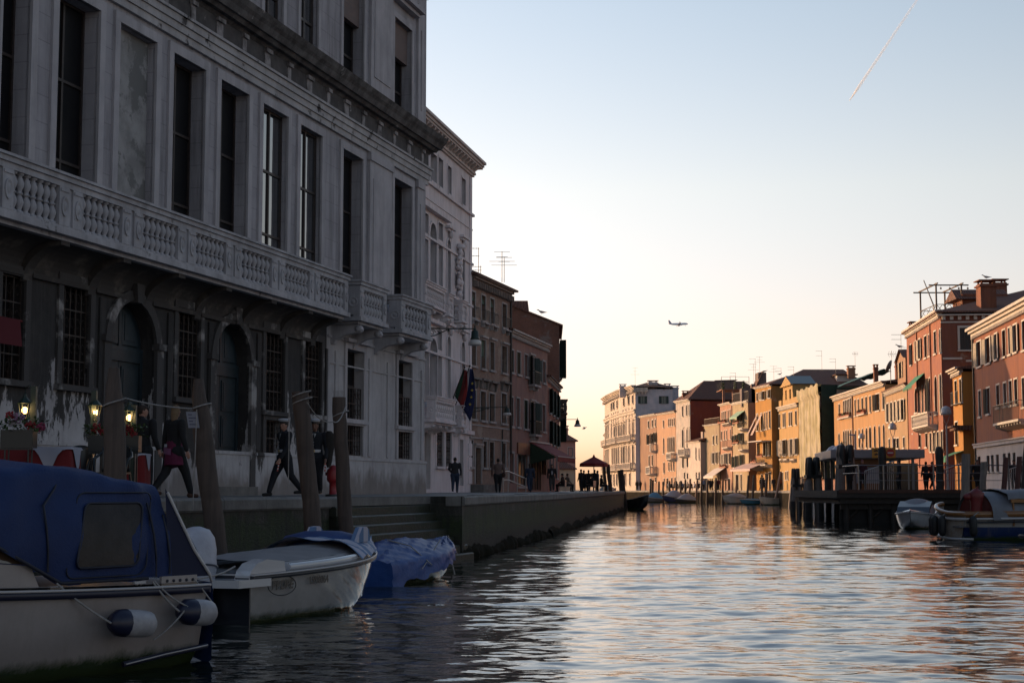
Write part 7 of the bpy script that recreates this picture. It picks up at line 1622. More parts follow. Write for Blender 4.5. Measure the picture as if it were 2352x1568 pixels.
# ================================================================= CAFE
def lantern(px, py_l, px_p, ptop, Y, label):
 b = G(px_p, Y, QZ); t = thing('lantern_post', label, 'lantern', b, 'lit lanterns of the café terrace'); top = W(px_p, ptop, Y); g = MB(); g.box(b.x - .045, b.x + .045, b.y - .045, b.y + .045, QZ, top.z); c = W(px, py_l, Y)
 side = 1 if c.x > b.x else -1; g.path([(b.x, b.y, top.z - .08), ((b.x + c.x) / 2, b.y, top.z + .02), (c.x, b.y, top.z - .02), (c.x, b.y, c.z + .20)], .012, 5); g.build('post', M_('green_black_iron', (.012, .028, .022), .5), t)
 g = MB(); g.lathe([(.001, .26), (.03, .24), (.04, .19), (.13, .09), (.125, .08)], c, 6, smooth=False, cap=False); g.lathe([(.05, -.15), (.06, -.17), (.03, -.21), (.001, -.22)], c, 6, smooth=False, cap=False)
 for k in range(6): a = k * math.pi / 3 + .39; g.tube(c + Vector((.105 * math.cos(a), .105 * math.sin(a), .09)), c + Vector((.06 * math.cos(a), .06 * math.sin(a), -.16)), .007, n=4)
 l = g.build('lantern_cage', M_('green_black_iron', (.012, .028, .022)), t); g = MB(); g.ell(c + Vector((0, 0, -.03)), (.055, .055, .06), 10, 8); g.build('bulb', EMIT('warm_bulb', (1, .50, .15), 4), l)
 pl_ = bpy.data.lights.new('lantern_light', 'POINT'); pl_.energy = 3.0; pl_.color = (1, .55, .22); pl_.shadow_soft_size = .06; lo = bpy.data.objects.new('lantern_light', pl_); col.objects.link(lo); lo.parent = t; lo.location = Vector((c.x, c.y - .12, c.z)) - LOC[t.name]
 return t
lantern(57, 938, 71, 887, 26.5, 'lit café lantern at the far left, above the geranium box')
lantern(218, 943, 211, 897, 27, 'lit café lantern in the middle, left of the thick post')
lantern(297, 955, 303, 930, 27.5, 'lit café lantern just right of the thick post')
PLS = M_('dark_green_plastic', (.010, .014, .016), .35)
def chair(px, Y, label, rz=0):
 b = G(px, Y, QZ); t = thing('café_chair'.replace('é', 'e'), label, 'chair', b, 'plastic armchairs of the café'); M = Matrix.Translation(b) @ Matrix.Rotation(rz, 4, 'Z')
 g = MB(M); g.ext([(-.24, -.24), (.24, -.24), (.22, .22), (-.22, .22)], 'z', .42, .45); g.build('seat', PLS, t)
 g = MB(M); n = 12; rows = []
 for j in range(7):
  z = .45 + .47 * j / 6; row = []
  for k in range(n + 1): a = math.pi * (.12 + .76 * k / n); w_ = .25 + .02 * j / 6; row.append((w_ * math.cos(a), .02 + .24 * math.sin(a) + .05 * j / 6, z - (.10 if j == 6 else 0) * abs(math.cos(a)) ** 2))
  rows.append(row)
 g.loft(rows, True, 0, False, False); o = g.build('backrest', PLS, t); md = o.modifiers.new('s', 'SOLIDIFY'); md.thickness = .02
 for sx in (-1, 1):
  g = MB(M); g.path([(sx * .24, .16, .78), (sx * .29, .0, .70), (sx * .28, -.22, .66), (sx * .25, -.25, .45)], .022, 6); g.build('armrest', PLS, t)
  for sy in (-1, 1): g = MB(M); g.tube((sx * .21, sy * .2, .43), (sx * .25, sy * .25, 0), .022, .018, 6); g.build('leg', PLS, t)
chair(172, 26.2, 'dark plastic chair directly behind the red and white table'); chair(260, 25.5, 'dark plastic chair between the middle lantern and the thick post'); chair(88, 27, 'dark plastic chair behind the geranium box', .3)
def ctable(px, Y, label, w_=.62, zt=.83):
 b = G(px, Y, QZ); t = thing('cafe_table', label, 'table', b, 'café tables with red cloths'); g = MB(Matrix.Translation(b)); g.box(-w_ / 2 + .03, w_ / 2 - .03, -w_ / 2 + .03, w_ / 2 - .03, zt - .03, zt - .001)
 g.build('tabletop', darkwood(), t)
 for sx in (-1, 1):
  for sy in (-1, 1): g = MB(Matrix.Translation(b)); g.tube((sx * (w_ / 2 - .06), sy * (w_ / 2 - .06), 0), (sx * (w_ / 2 - .06), sy * (w_ / 2 - .06), zt - .03), .018, n=6); g.build('leg', iron(), t)
 def cloth(hw, drop, z, rot, nm, mt, lb, ct):
  g = MB(Matrix.Translation(b) @ Matrix.Rotation(rot, 4, 'Z')); N = 40; ring = lambda s_, zf: [((hw * s_) * max(-1, min(1, 1.35 * math.cos(a))), (hw * s_) * max(-1, min(1, 1.35 * math.sin(a))), zf(a)) for a in [2 * math.pi * k / N for k in range(N)]]
  g.add([(0, 0, z)] + ring(1, lambda a: z), [(0, k + 1, (k + 1) % N + 1) for k in range(N)]); rr_ = [ring(1, lambda a: z)]
  for j in range(1, 6): rr_.append([(x * (1 + .05 * j / 5 + .03 * math.sin(7 * a_ + 1) * j / 5), y * (1 + .05 * j / 5 + .03 * math.sin(9 * a_) * j / 5), z - drop(a_) * j / 5) for (x, y, _), a_ in zip(ring(1.0, lambda a: z), [2 * math.pi * k / N for k in range(N)])])
  g.loft(rr_, True, 0, False); o = g.build(nm, mt, None); return tag(o, lb, ct)
 return b, cloth
CR_ = M_('red_cloth', (.15, .008, .010), .85); CWt = M_('white_cloth', (.34, .34, .40), .85)
b, cl_ = ctable(124, 25, 'small square café table under red and white cloths'); cl_(.33, lambda a: .58 + .08 * math.sin(4 * a), .835, 0, 'tablecloth', CR_, 'red cloth hanging to the ground from the small café table', 'tablecloth'); cl_(.345, lambda a: .04 + .34 * max(0, abs(math.sin(2 * a - math.pi / 2)) ** 6), .845, 0, 'overcloth', CWt, 'white overcloth with hanging point on the small café table', 'tablecloth')
b, cl_ = ctable(303, 29.5, 'café table with red cloth just right of the thick post', .5); cl_(.28, lambda a: .58, .835, 0, 'tablecloth', CR_, 'red cloth on the table right of the thick post', 'tablecloth'); cl_(.29, lambda a: .03 + .3 * abs(math.sin(2 * a - math.pi / 2)) ** 6, .845, 0, 'overcloth', CWt, 'white overcloth on the table right of the thick post', 'tablecloth')
b, cl_ = ctable(30, 25.5, 'café table with red cloth at the left edge behind the flower box'); cl_(.36, lambda a: .58, .835, 0, 'tablecloth', CR_, 'red cloth on the leftmost café table', 'tablecloth')
def planter(px, py_t, Y, w_, label, cols, h=.28, stand=True):
 c = W(px, py_t, Y); b = Vector((c.x, Y, QZ)); t = thing('flower_planter', label, 'planter', b, 'geranium boxes on stands'); g = MB(); x0, x1 = c.x - w_ / 2, c.x + w_ / 2
 g.box(x0, x1, Y - .12, Y + .12, c.z - h, c.z); g.build('trough', M_('dark_green_plastic', (.010, .014, .016)), t); g = MB()
 for x in (x0 + .06, x1 - .08):
  for y in (-.1, .08): g.box(x, x + .02, Y + y, Y + y + .02, QZ, c.z - h - .001)
 g.box(x0, x1, Y - .11, Y - .09, c.z - h - .03, c.z - h - .002); g.build('stand', iron(), t); rr = random.Random(int(px)); g = MB()
 for k in range(170):
  p = Vector((rr.uniform(x0 - .08, x1 + .08), Y + rr.uniform(-.2, .2), c.z + rr.random() ** .8 * .22 - .05)); d = Vector((rr.uniform(-1, 1), rr.uniform(-1, 1), rr.uniform(-.3, 1))).normalized(); e = d.cross(Vector((rr.random(), .3, 1))).normalized(); s_ = rr.uniform(.025, .05); g.add([p, p + d * s_ + e * s_ * .6, p + d * s_ * 1.8, p + d * s_ - e * s_ * .6], [(0, 1, 2, 3)])
 g.build('leaves', M_('leaf_green', (.035, .07, .02), .7), t)
 for (dx, dz, r, cn, cc) in cols:
  g = MB()
  for k in range(46): d = Vector((rr.gauss(0, 1), rr.gauss(0, 1), rr.gauss(0, .8))).normalized() * r * rr.random() ** .4; g.ell(Vector((c.x + dx, Y - .08, c.z + dz)) + d, .018, 5, 4)
  g.build('flowers', M_(cn, cc, .7), t)
RF = ('red_petals', (.22, .010, .014)); PF_ = ('pink_petals', (.26, .14, .22)); MG = ('magenta_petals', (.20, .02, .06))
planter(44, 987, 24, .50, 'dark planter with red, pink and white geraniums at the far left', [(-.12, .22, .07, *RF), (.02, .18, .09, *PF_), (-.10, .10, .05, 'white_petals', (.3, .27, .3)), (.20, .08, .08, *RF), (.36, .04, .07, *MG)])
planter(226, 1000, 26, .28, 'red geranium box below the middle lantern', [(-.02, .12, .09, *RF), (.10, .05, .06, *RF)]); planter(298, 1000, 26.4, .36, 'red geranium box right of the thick post', [(0.0, .10, .10, *RF), (.08, .02, .06, *RF)])
# ================================================================= RAMP RAIL
g = MB(); A, B = Vector((-.9, 90.5, 0)), Vector((.75, 98.5, 0)); K = [W(1156, 1082, 90), W(1167, 1082, 91), W(1208, 1099, 94)]
for dz in (0, -.5):
 g.path([k + Vector((0, 0, dz)) for k in K], .04, 6)
for k, t in ((K[0], 0), (K[1], 0), (K[1].lerp(K[2], .5), 0), (K[2], 0)): g.tube((k.x, k.y, QZ), k, .035, n=6)
tag(g.build('ramp_railing', M_('pale_metal', (.42, .40, .39), .35, metal=.5), None), 'pale metal handrail of the ramp in front of the brick house', 'railing')
# ================================================================= PEOPLE
def cap(m, a, b, ra, rb, n=10):
 a, b = Vector(a), Vector(b); m.path([a, a.lerp(b, .5), b], [ra, (ra + rb) / 2, rb], n); m.ell(a, ra, n, 6); m.ell(b, rb, n, 6)
SKIN = M_('skin', (.30, .155, .11), .6); SKIN2 = M_('skin_dark', (.16, .08, .055), .6)
CLOTH = {}
def cm(name, c): return M_('cloth_' + name, c, .85, tuple(x * .7 for x in c), 9)
def person(pos, H, rz, label, pose='stand', top=('black', (.010, .010, .012)), legs=('navy', (.012, .016, .03)), hair=('dark_hair', (.02, .014, .010)), shoes=('shoe_black', (.008, .008, .008)), voxel=.028, group=None, arms=None, longhair=0, stride=.17, extra=None, skirt=None, skin=None, bulk=1.0, turn=0, coat=0):
 loc = Vector(pos); M = Matrix.Translation(loc) @ Matrix.Rotation(rz, 4, 'Z') @ Matrix.Scale(H, 4)
 near = voxel < .02; sd = pose == 'sit'
 hipz = .50 if not sd else .27
 s_ = stride if pose == 'walk' else .02
 J = {}
 for q in (-1, 1):
  hip = Vector((q * .052 * bulk, 0, hipz))
  if sd: knee = Vector((q * .07, .24, hipz + .01)); ank = Vector((q * .07, .22, .045))
  else:
   y = q * s_; knee = Vector((q * .055, y * .42 + .015 + (.02 if y > 0 else 0), .275)); ank = Vector((q * .05, y - (.03 if y < 0 and pose == 'walk' else 0), .045 + (.03 if y < -.05 else 0)))
  J[q] = (hip, knee, ank)
 up = hipz - .50; sh = .815 + up; lean = Vector((0, .01, 0))
 arms = arms or {}
 def arm(q):
  S = Vector((q * .118 * bulk, 0, sh - .01)); dflt = (Vector((q * .15 * bulk, -.01 + (-q * s_ * .3), sh - .175)), Vector((q * .15 * bulk, .05 - q * s_ * .5, sh - .325))) if not sd else (Vector((q * .15, .03, sh - .16)), Vector((q * .09, .17, sh - .24)))
  E, Wr = arms.get(q, dflt); return S, Vector(E), Vector(Wr)
 def legs_(m, k, w=1.0, full=True):
  for q in (-1, 1):
   h, kn, an = J[q]; cap(m, h, kn, .060 * bulk * w + k, .040 * w + k); cap(m, kn, an + Vector((0, 0, .02 if full else .0)), .039 * w + k, .026 * w + k)
  cap(m, J[-1][0], J[1][0], .066 * bulk + k, .066 * bulk + k)
 def torso(m, k):
  z0 = hipz - .02; rings = []
  for t, rx, ry in ((0, .088, .062), (.08, .090, .064), (.16, .080, .055), (.25, .094, .062), (.31, .102, .060), (.345, .080, .045), (.36, .045, .035)):
   rings.append([(rx * bulk * math.cos(a) * (1 + k * 8) , (ry + k) * math.sin(a), z0 + t * (sh + .03 - z0) / .36) for a in [2 * math.pi * j / 14 for j in range(14)]])
  m.loft(rings, True)
 def arms_(m, k, to=1.0):
  for q in (-1, 1):
   S, E, Wr = arm(q); cap(m, S, E, .034 * bulk + k, .026 + k); cap(m, E, E.lerp(Wr, to), .025 + k, .018 + k)
 HC = Vector((0, .012, sh + .115))
 m = MB(M); torso(m, 0); legs_(m, 0); arms_(m, 0); cap(m, (0, -.002, sh), HC - Vector((0, .01, .04)), .032, .030)
 Rt = Matrix.Rotation(turn, 3, 'Z')
 m.ell(HC, (.043, .052, .064), 14, 10, Rt); m.ell(HC + Rt @ Vector((0, .018, -.035)), (.030, .034, .032), 10, 8)
 m.ell(HC + Rt @ Vector((0, .055, -.008)), (.008, .014, .016), 6, 5)
 for q in (-1, 1): m.ell(HC + Rt @ Vector((q * .044, -.002, -.004)), (.007, .012, .018), 6, 5); m.ell(HC + Rt @ Vector((q * .018, .044, .010)), (.014, .008, .006), 6, 5)
 m.ell(HC + Rt @ Vector((0, .050, -.034)), (.014, .008, .005), 6, 5)
 for q in (-1, 1):
  S, E, Wr = arm(q); d = (Wr - E).normalized(); side = Vector((q, 0, 0)); side = (side - d * side.dot(d)).normalized(); fw = d.cross(side) * q
  m.ell(Wr + d * .030, (.017, .017, .017), 8, 6); cap(m, Wr, Wr + d * .045, .016, .020, 8)
  if near:
   for f in range(4):
    o = fw * ((f - 1.5) * .0115); b0 = Wr + d * .055 + o; L = (.034, .042, .038, .028)[f]; m.path([b0 - d * .01, b0 + d * L * .55, b0 + d * L - side * .014], [.0062, .0058, .005], 6)
   b0 = Wr + d * .022 + fw * .022; m.path([b0, b0 + d * .022 + fw * .012, b0 + d * .040 + fw * .010], [.0072, .0065, .0055], 6)
  else: m.ell(Wr + d * .062, (.014, .014, .022), 6, 5)
  an = J[q][2]; cap(m, an + Vector((0, -.01, -.022)), an + Vector((0, .075, -.03)), .022, .017, 8)
 o = m.build('person', skin or SKIN, None, org=loc); md = o.modifiers.new('r', 'REMESH'); md.mode = 'VOXEL'; md.voxel_size = voxel if not near else voxel * .8; md.use_smooth_shade = True
 tag(o, label, 'person', group); LOC[o.name] = loc
 def part(nm, fn, mat, vx=None):
  g = MB(M); fn(g); c = g.build(nm, mat, o); md = c.modifiers.new('r', 'REMESH'); md.mode = 'VOXEL'; md.voxel_size = vx or voxel; md.use_smooth_shade = True; return c
 def tr(g): legs_(g, .006, 1.12)
 part('trousers', tr, cm(*legs))
 def jk(g):
  torso(g, .012); arms_(g, .009, .93)
  if coat: 
   rings = [[(.098 * bulk * math.cos(a) * f, .078 * math.sin(a) * f, z) for a in [2 * math.pi * j / 14 for j in range(14)]] for z, f in ((hipz + .10, .95), (hipz, 1.02), (hipz - coat, 1.1))]; g.loft(rings, True)
  cap(g, (0, -.008, sh + .005), (0, -.006, sh + .04), .040, .036)
 part('jacket', jk, cm(*top))
 for q in (-1, 1): an = J[q][2]; part('shoe', lambda g: cap(g, an + Vector((0, -.018, -.018)), an + Vector((0, .085, -.026)), .028, .021, 8), cm(*shoes))
 if hair:
  def hr(g):
   g.ell(HC + Rt @ Vector((0, -.012, .014)), (.050, .052, .062), 12, 8, Rt); g.ell(HC + Rt @ Vector((0, .022, .040)), (.040, .034, .026), 10, 6, Rt)
   if longhair: cap(g, HC + Rt @ Vector((0, -.030, -.02)), HC + Rt @ Vector((0, -.040, -.02 - longhair)), .046, .036)
  part('hair', hr, cm(*hair))
 if extra: extra(o, M, HC, Rt, J, arm, sh, hipz, part)
 return o
def at(px, Y): return G(px, Y, QZ + .012)
# -- couple walking on the quay
def woman_x(o, M, HC, Rt, J, arm, sh, hipz, part):
 def sk(g):
  rings = []
  for z, f, dy in ((hipz + .115, .94, 0), (hipz + .06, 1.06, 0), (hipz - .01, 1.18, 0), (hipz - .08, 1.28, -.004), (hipz - .15, 1.34, -.008)):
   rings.append([(.098 * f * math.cos(a) * (1 + .04 * math.sin(5 * a)), .074 * f * math.sin(a) + dy, z - (.05 * max(0, -math.cos(a)) if z < hipz - .1 else 0)) for a in [2 * math.pi * j / 20 for j in range(20)]])
  g.loft(rings, True)
 t = part('tied_jacket', sk, cm('magenta', (.12, .008, .045)), .014)
 g = MB(M); rows = [[(-.02 + x, -.098 - .01 * math.sin(x * 40), hipz + .01 - .35 * (x + .05) * .4 + dz) for x in (-.05, -.02, .02, .06, .09)] for dz in (.035, .0, -.035)]; g.loft(rows, True, 0, False, False)
 m_, nt, b_ = _mk('plaid'); ck = nt.nodes.new('ShaderNodeTexChecker'); tc = nt.nodes.new('ShaderNodeTexCoord'); nt.links.new(tc.outputs['UV'], ck.inputs[0]); ck.inputs['Scale'].default_value = 90; ck.inputs[1].default_value = (.30, .12, .22, 1); ck.inputs[2].default_value = (.10, .02, .10, 1); nt.links.new(ck.outputs[0], b_.inputs['Base Color'])
 g.build('plaid_lining', m_, t); g = MB(M); g.add([(-.045, -.100, hipz + .075), (.01, -.102, hipz + .078), (.008, -.103, hipz + .045), (-.038, -.102, hipz + .043)], [(0, 1, 2, 3)]); g.build('white_label', cm('white', (.45, .45, .5)), t)
person(at(398, 30), 1.78, R(-42), 'woman seen from behind with fair shoulder-length hair and magenta jacket tied at her waist', 'walk', ('black', (.007, .007, .009)), ('black_jeans', (.008, .009, .012)), ('fair_hair', (.17, .11, .06)), ('brown_shoe', (.05, .02, .012)), .016, 'people walking on the left quay', longhair=.075, stride=.19, turn=R(30), extra=woman_x, bulk=1.08, arms={1: (Vector((.165, -.01, .645)), Vector((.185, .03, .505))), -1: (Vector((-.155, -.01, .645)), Vector((-.185, .0, .51)))})
person(at(322, 31), 1.84, R(-14), 'man in dark jacket walking beside the fair-haired woman', 'walk', ('black', (.007, .007, .009)), ('black_jeans', (.008, .009, .012)), ('brown_hair', (.03, .018, .012)), voxel=.016, group='people walking on the left quay', stride=.10, turn=R(-50), bulk=1.1, coat=.06, arms={1: (Vector((.16, -.01, .645)), Vector((.20, .01, .52)))})
# -- officers
def officer_x(o, M, HC, Rt, J, arm, sh, hipz, part):
 g = MB(M); c = HC + Vector((0, 0, .045)); g.lathe([(.052, -.012), (.054, .008), (.074, .030), (.074, .040), (.04, .048), (.001, .050)], c, 18, cap=False, squash=1.1); cp = g.build('peaked_cap', M_('cap_white', (.40, .41, .46), .5), o)
 g = MB(M); g.lathe([(.0545, -.014), (.0555, .009)], c, 18, cap=False, squash=1.1); g.ext([(-.036, .045), (.036, .045), (.026, .078), (0, .088), (-.026, .078)], 'z', c.z - .012, c.z - .006); g.build('cap_band', M_('cap_black', (.008, .008, .010), .4), cp)
 g = MB(M); g.ell((0, .064, c.z + .004 - 0), (.008, .004, .010), 6, 5); g.build('cap_badge', M_('gold', (.4, .3, .1), .3, metal=.8), cp)
 def blt(g): g.lathe([(.098, hipz + .075), (.100, hipz + .080), (.100, hipz + .108), (.098, hipz + .112)], (0, 0, 0), 20, cap=False, squash=.80)
 g = MB(M); blt(g); b_ = g.build('white_belt', M_('belt_white', (.42, .41, .42), .5), o); g = MB(M); g.box(-.018, .018, .080, .086, hipz + .080, hipz + .108); g.build('belt_buckle', M_('gold', (.4, .3, .1)), b_)
 g = MB(M); g.add([(-.030, .066, sh + .01), (0, .080, sh - .075), (.030, .066, sh + .01)], [(0, 1, 2)]); s_ = g.build('shirt_front', M_('belt_white', (.42, .41, .42)), o); g = MB(M); g.add([(-.009, .074, sh + .006), (-.011, .084, sh - .06), (0, .086, sh - .074), (.011, .084, sh - .06), (.009, .074, sh + .006)], [(0, 1, 2, 3, 4)]); g.build('tie', cm('black', (.007, .007, .009)), s_)
 g = MB(M)
 for k in range(3): g.ell((0, .082, sh - .105 - .038 * k), .0055, 6, 5)
 g.ell((.048, .075, sh - .10), (.012, .004, .016), 6, 5); g.build('buttons', M_('silver', (.4, .4, .42), .3, metal=.8), o)
 g = MB(M); g.tube((.05, .085, hipz + .10), (.045, .10, hipz - .03), .006, n=5); g.tube((.02, .085, sh - .16), (.06, .09, hipz + .09), .006, n=5); g.build('white_cord', M_('belt_white', (.42, .41, .42)), o)
 S, E, Wr = arm(-1); g = MB(M); p0 = Wr + Vector((0, .015, -.045)); n = 6
 for k in range(n): a, b = p0 + Vector((0, .004, -.020)) * k, p0 + Vector((0, .004, -.020)) * (k + 1); g.tube(a, b, .010, n=7, mi=k % 2)
 g.build('signal_baton', [M_('baton_white', (.45, .43, .43), .5), M_('baton_red', (.36, .03, .015), .5)], o)
person(at(652, 37), 1.80, R(125), 'uniformed officer with white cap and white belt striding left of the leaning post', 'walk', ('navy_black', (.006, .007, .012)), ('navy_black', (.006, .007, .012)), ('dark_hair', (.02, .014, .01)), voxel=.016, group='people walking on the left quay', stride=.19, extra=officer_x, coat=.05, bulk=1.12, turn=R(20))
def officer2_x(*a):
 officer_x(*a); o, M, HC, Rt, J, arm, sh, hipz, part = a
 def jk(g):
  rings = [[(-.19 + rx * math.cos(t), .0 + .05 * math.sin(t), z) for t in [2 * math.pi * j / 12 for j in range(12)]] for z, rx in ((sh + .045, .03), (sh, .07), (sh - .12, .085), (sh - .24, .06), (sh - .36, .045), (sh - .44, .02))]; g.loft(rings, True)
 part('carried_coat', jk, cm('dark_brown', (.016, .012, .010)), .014)
person(at(722, 37.6), 1.82, R(174), 'uniformed officer with white cap carrying a dark coat, behind the leaning post', 'walk', ('navy_black', (.006, .007, .012)), ('navy_black', (.006, .007, .012)), ('dark_hair', (.02, .014, .01)), voxel=.016, group='people walking on the left quay', stride=.08, extra=officer2_x, coat=.05, bulk=1.12, skin=SKIN2)
# -- mid-distance walkers
def bag_x(side, col_, sz=.09, drop=.12):
 def f(o, M, HC, Rt, J, arm, sh, hipz, part):
  def b(g): g.ell((side * .16, -.02, hipz + drop), (.03 + sz * .4, sz * .8, sz), 10, 6)
  part('shoulder_bag', b, cm(*col_), .02)
 return f
PV_ = 'people walking on the left quay'
person(at(1045, 79), 1.78, R(-6), 'man in dark jacket and jeans walking away past the white palace', 'walk', ('charcoal', (.022, .022, .026)), ('jeans', (.02, .035, .07)), voxel=.022, group=PV_, stride=.07, bulk=1.12, arms={-1: (Vector((-.17, -.01, .66)), Vector((-.11, .04, .57)))})
person(at(1144, 80), 1.74, R(0), 'woman in grey-pink jacket with a brown shoulder bag by the brick house', 'walk', ('grey_pink', (.13, .085, .075)), ('black_jeans', (.008, .009, .012)), voxel=.022, group=PV_, stride=.03, bulk=1.2, extra=bag_x(1, ('brown_bag', (.035, .014, .010)), .085, .02))
person(at(1217, 92), 1.68, R(12), 'long-haired woman in blue vest walking near the awning', 'walk', ('dark_blue', (.02, .03, .06)), ('jeans', (.02, .035, .07)), ('brown_hair', (.05, .02, .012)), voxel=.024, group=PV_, longhair=.12, stride=.10, extra=bag_x(-1, ('navy_bag', (.008, .01, .02)), .06, .05))
person(at(1268, 96), 1.72, R(178), 'woman in open dark jacket and white top coming towards us under the awning', 'walk', ('dark_jacket', (.02, .016, .016)), ('grey_trousers', (.05, .045, .045)), ('brown_hair', (.03, .018, .012)), ('white_shoe', (.35, .32, .3)), .024, PV_, longhair=.07, stride=.06, extra=lambda o, M, HC, Rt, J, arm, sh, hipz, part: part('white_top', lambda g: g.ell((0, .045, sh - .12), (.04, .035, .12), 8, 6), cm('white', (.42, .42, .48)), .02))
# -- seated and standing people around the parasol
rc = [('black', (.008, .008, .009)), ('dark_grey', (.02, .02, .022)), ('brown', (.03, .018, .014)), ('light_blue', (.12, .18, .30)), ('beige', (.22, .17, .13)), ('dark_red', (.09, .012, .012)), ('navy', (.012, .016, .03))]
for k, (px, Y, ps, c, rz, lb) in enumerate(((1292, 112, 'sit', 2, 80, 'dark-clothed person seated outside the awning shop'), (1303, 115, 'sit', 4, -60, 'person in beige top seated with back to the canal'), (1335, 124, 'stand', 0, 40, 'black-clad person standing at the left of the parasol group'), (1341, 125, 'stand', 1, -40, 'dark figure leaning in beside the leftmost of the parasol group'), (1352, 126, 'stand', 0, 10, 'dark figure directly left of the parasol pole'), (1366, 126, 'stand', 1, -20, 'dark figure directly under the parasol'), (1373, 127, 'stand', 3, 90, 'person in light blue shirt under the parasol'), (1360, 124, 'sit', 0, 60, 'seated dark figure in front under the parasol'), (1381, 128, 'sit', 0, -80, 'seated dark figure at the right end of the parasol group'))):
 person(at(px, Y), 1.70 + .03 * (k % 3), R(rz), lb, ps, rc[c], rc[(k % 2)], voxel=.03, group='people around the parasol')
 if ps == 'sit':
  b = at(px, Y); t = thing('cafe_chair', 'white metal chair under the ' + lb, 'chair', b, 'chairs around the parasol'); M = Matrix.Translation(b) @ Matrix.Rotation(R(rz), 4, 'Z'); g = MB(M); g.box(-.22, .22, -.22, .22, .36, .39); g.build('seat', M_('pale_metal', (.42, .40, .39)), t); g = MB(M); g.box(-.22, .22, -.24, -.21, .39, .85); g.build('backrest', M_('pale_metal', (.42, .40, .39)), t)
  for sx in (-.2, .2):
   for sy in (-.2, .2): g = MB(M); g.tube((sx, sy, 0), (sx, sy, .36), .015, n=5); g.build('leg', M_('pale_metal', (.42, .40, .39)), t)
b = G(1364, 126.5, QZ); t = thing('parasol', 'dark red parasol over the group at the end of the left quay', 'parasol', b); tp = W(1364, 1047, 126.5); g = MB(); g.tube(b, tp, .04, n=8); g.build('pole', M_('pale_metal', (.42, .40, .39)), t)
g = MB(); n = 8; ri = lambda r, z: [tp + Vector((r * math.cos(2 * math.pi * k / n), r * math.sin(2 * math.pi * k / n), z)) for k in range(n)]; g.loft([ri(.03, .12), ri(.12, -.08), ri(.6, -.32), ri(1.15, -.60), ri(1.18, -.86)], False, 0, False); g.build('canopy', M_('awning_red', (.22, .02, .022)), t)
# -- people on the far right bank
fr_ = 'people on the far right bank'
far = [(C3, 478, 272, 'stand', 1, 'left one of the dark couple below the white palace'), (C3, 512, 272, 'stand', 0, 'right one of the dark couple below the white palace'), (C3, 768, 240, 'stand', 0, 'dark standing waiter behind the far café tables')]
for k, (cf, x, Y, ps, c, lb) in enumerate(far): person(G(cf(x, 0)[0], Y, QZ + .01), 1.74, R(40 * k), lb, ps, rc[c], rc[0], voxel=.045, group=fr_)
seat = [(790, 'white-shirted'), (812, 'grey-clad'), (838, 'pale-shirted'), (860, 'red-topped'), (888, 'dark-clad'), (912, 'blue-topped'), (940, 'bulky dark'), (968, 'beige-clad'), (996, 'slim dark'), (1030, 'white-topped'), (1058, 'brown-clad'), (1078, 'navy-clad')]
for k, (x, w_) in enumerate(seat):
 Y = 236 - (x - 790) * .03; person(G(C3(x, 0)[0], Y, QZ + .01), 1.7, R(70 * k), w_ + ' sitter, number %s from the left at the far café' % ('one two three four five six seven eight nine ten eleven twelve'.split()[k]), 'sit', [('white', (.45, .42, .42)), rc[1], rc[4], rc[5], rc[0], rc[3], rc[1], rc[4], rc[0], ('white', (.45, .42, .42)), rc[2], rc[6]][k], rc[0], voxel=.05, group='people sitting at the far café')
stand = [(C3, 1185, 228, 0, 'dark figure at the left of the cluster by the sloping awning'), (C3, 1205, 228, 1, 'charcoal figure second in the cluster by the sloping awning'), (C3, 1238, 227, 0, 'black figure in the middle of the cluster by the sloping awning'), (C3, 1262, 227, 5, 'red-dark figure at the right of the cluster by the sloping awning'), (C3, 1120, 226, 3, 'blue-clothed figure between the café sitters and the cluster'),
         (C4, 463, 206, 0, 'left dark walker under the pale pink awning'), (C4, 495, 206, 1, 'right dark walker under the pale pink awning'), (C4, 592, 202, 0, 'dark figure in front of the ochre house'), (C4, 655, 200, 5, 'person in red top walking by the yellow house'), (C4, 808, 190, 6, 'magenta-dark figure between the first pair of dolphins'), (C4, 868, 186, 4, 'person in pale blue-grey seen between the dolphins')]
for k, (cf, x, Y, c, lb) in enumerate(stand): person(G(cf(x, 0)[0], Y, QZ + .01), 1.73, R(50 * k), lb, 'walk', rc[c], rc[k % 2], voxel=.045, group=fr_, stride=.06)
# ================================================================= LANDING STAGE
DK = M_('dark_tarred_wood', (.030, .024, .020), .75, (.015, .012, .010), 4, bump=.5); CONC = M_('pontoon_concrete', (.42, .39, .36), .85, (.28, .255, .23), 2, streak=.8, bump=.4, patch=(.07, .075, .04), pscale=1.4, plo=.62, phi=.70)
PA, PB = (19.75, 94.6), (22.3, 119.5)
LF = Frame(PB, PA)     # canal side of the pontoon, seen from the canal; u runs towards the camera
lt = thing('landing_stage', 'roofed floating boat stop with grey canopy, concrete float and glazed cabin', 'landing stage', (LF.pt(LF.L, 2.5, 0).x, LF.pt(LF.L, 2.5, 0).y, 0))
g = MB(LF); g.box(0, LF.L, 0, 5.0, -.6, .95); fl = g.build('float', CONC, lt)
g = MB(LF)
for k in range(7):
 u = LF.L * k / 6; g.box(max(0, u - .12), min(LF.L, u + .12), -.03, .2, .951, 1.62)
g.box(0, LF.L, -.01, .22, 1.62, 1.70); g.box(0, .25, .25, 5, .951, 1.70); g.box(LF.L - .2, LF.L, .25, 5.0, .951, 1.70); g.box(.25, LF.L - .25, .3, 4.95, 1.45, 1.62); g.build('deck', DK, lt)
cz0, cz1 = W(1918, 1052, 94.6).z, W(1918, 1032, 94.6).z
g = MB(LF); ua = LF.L - 10.5
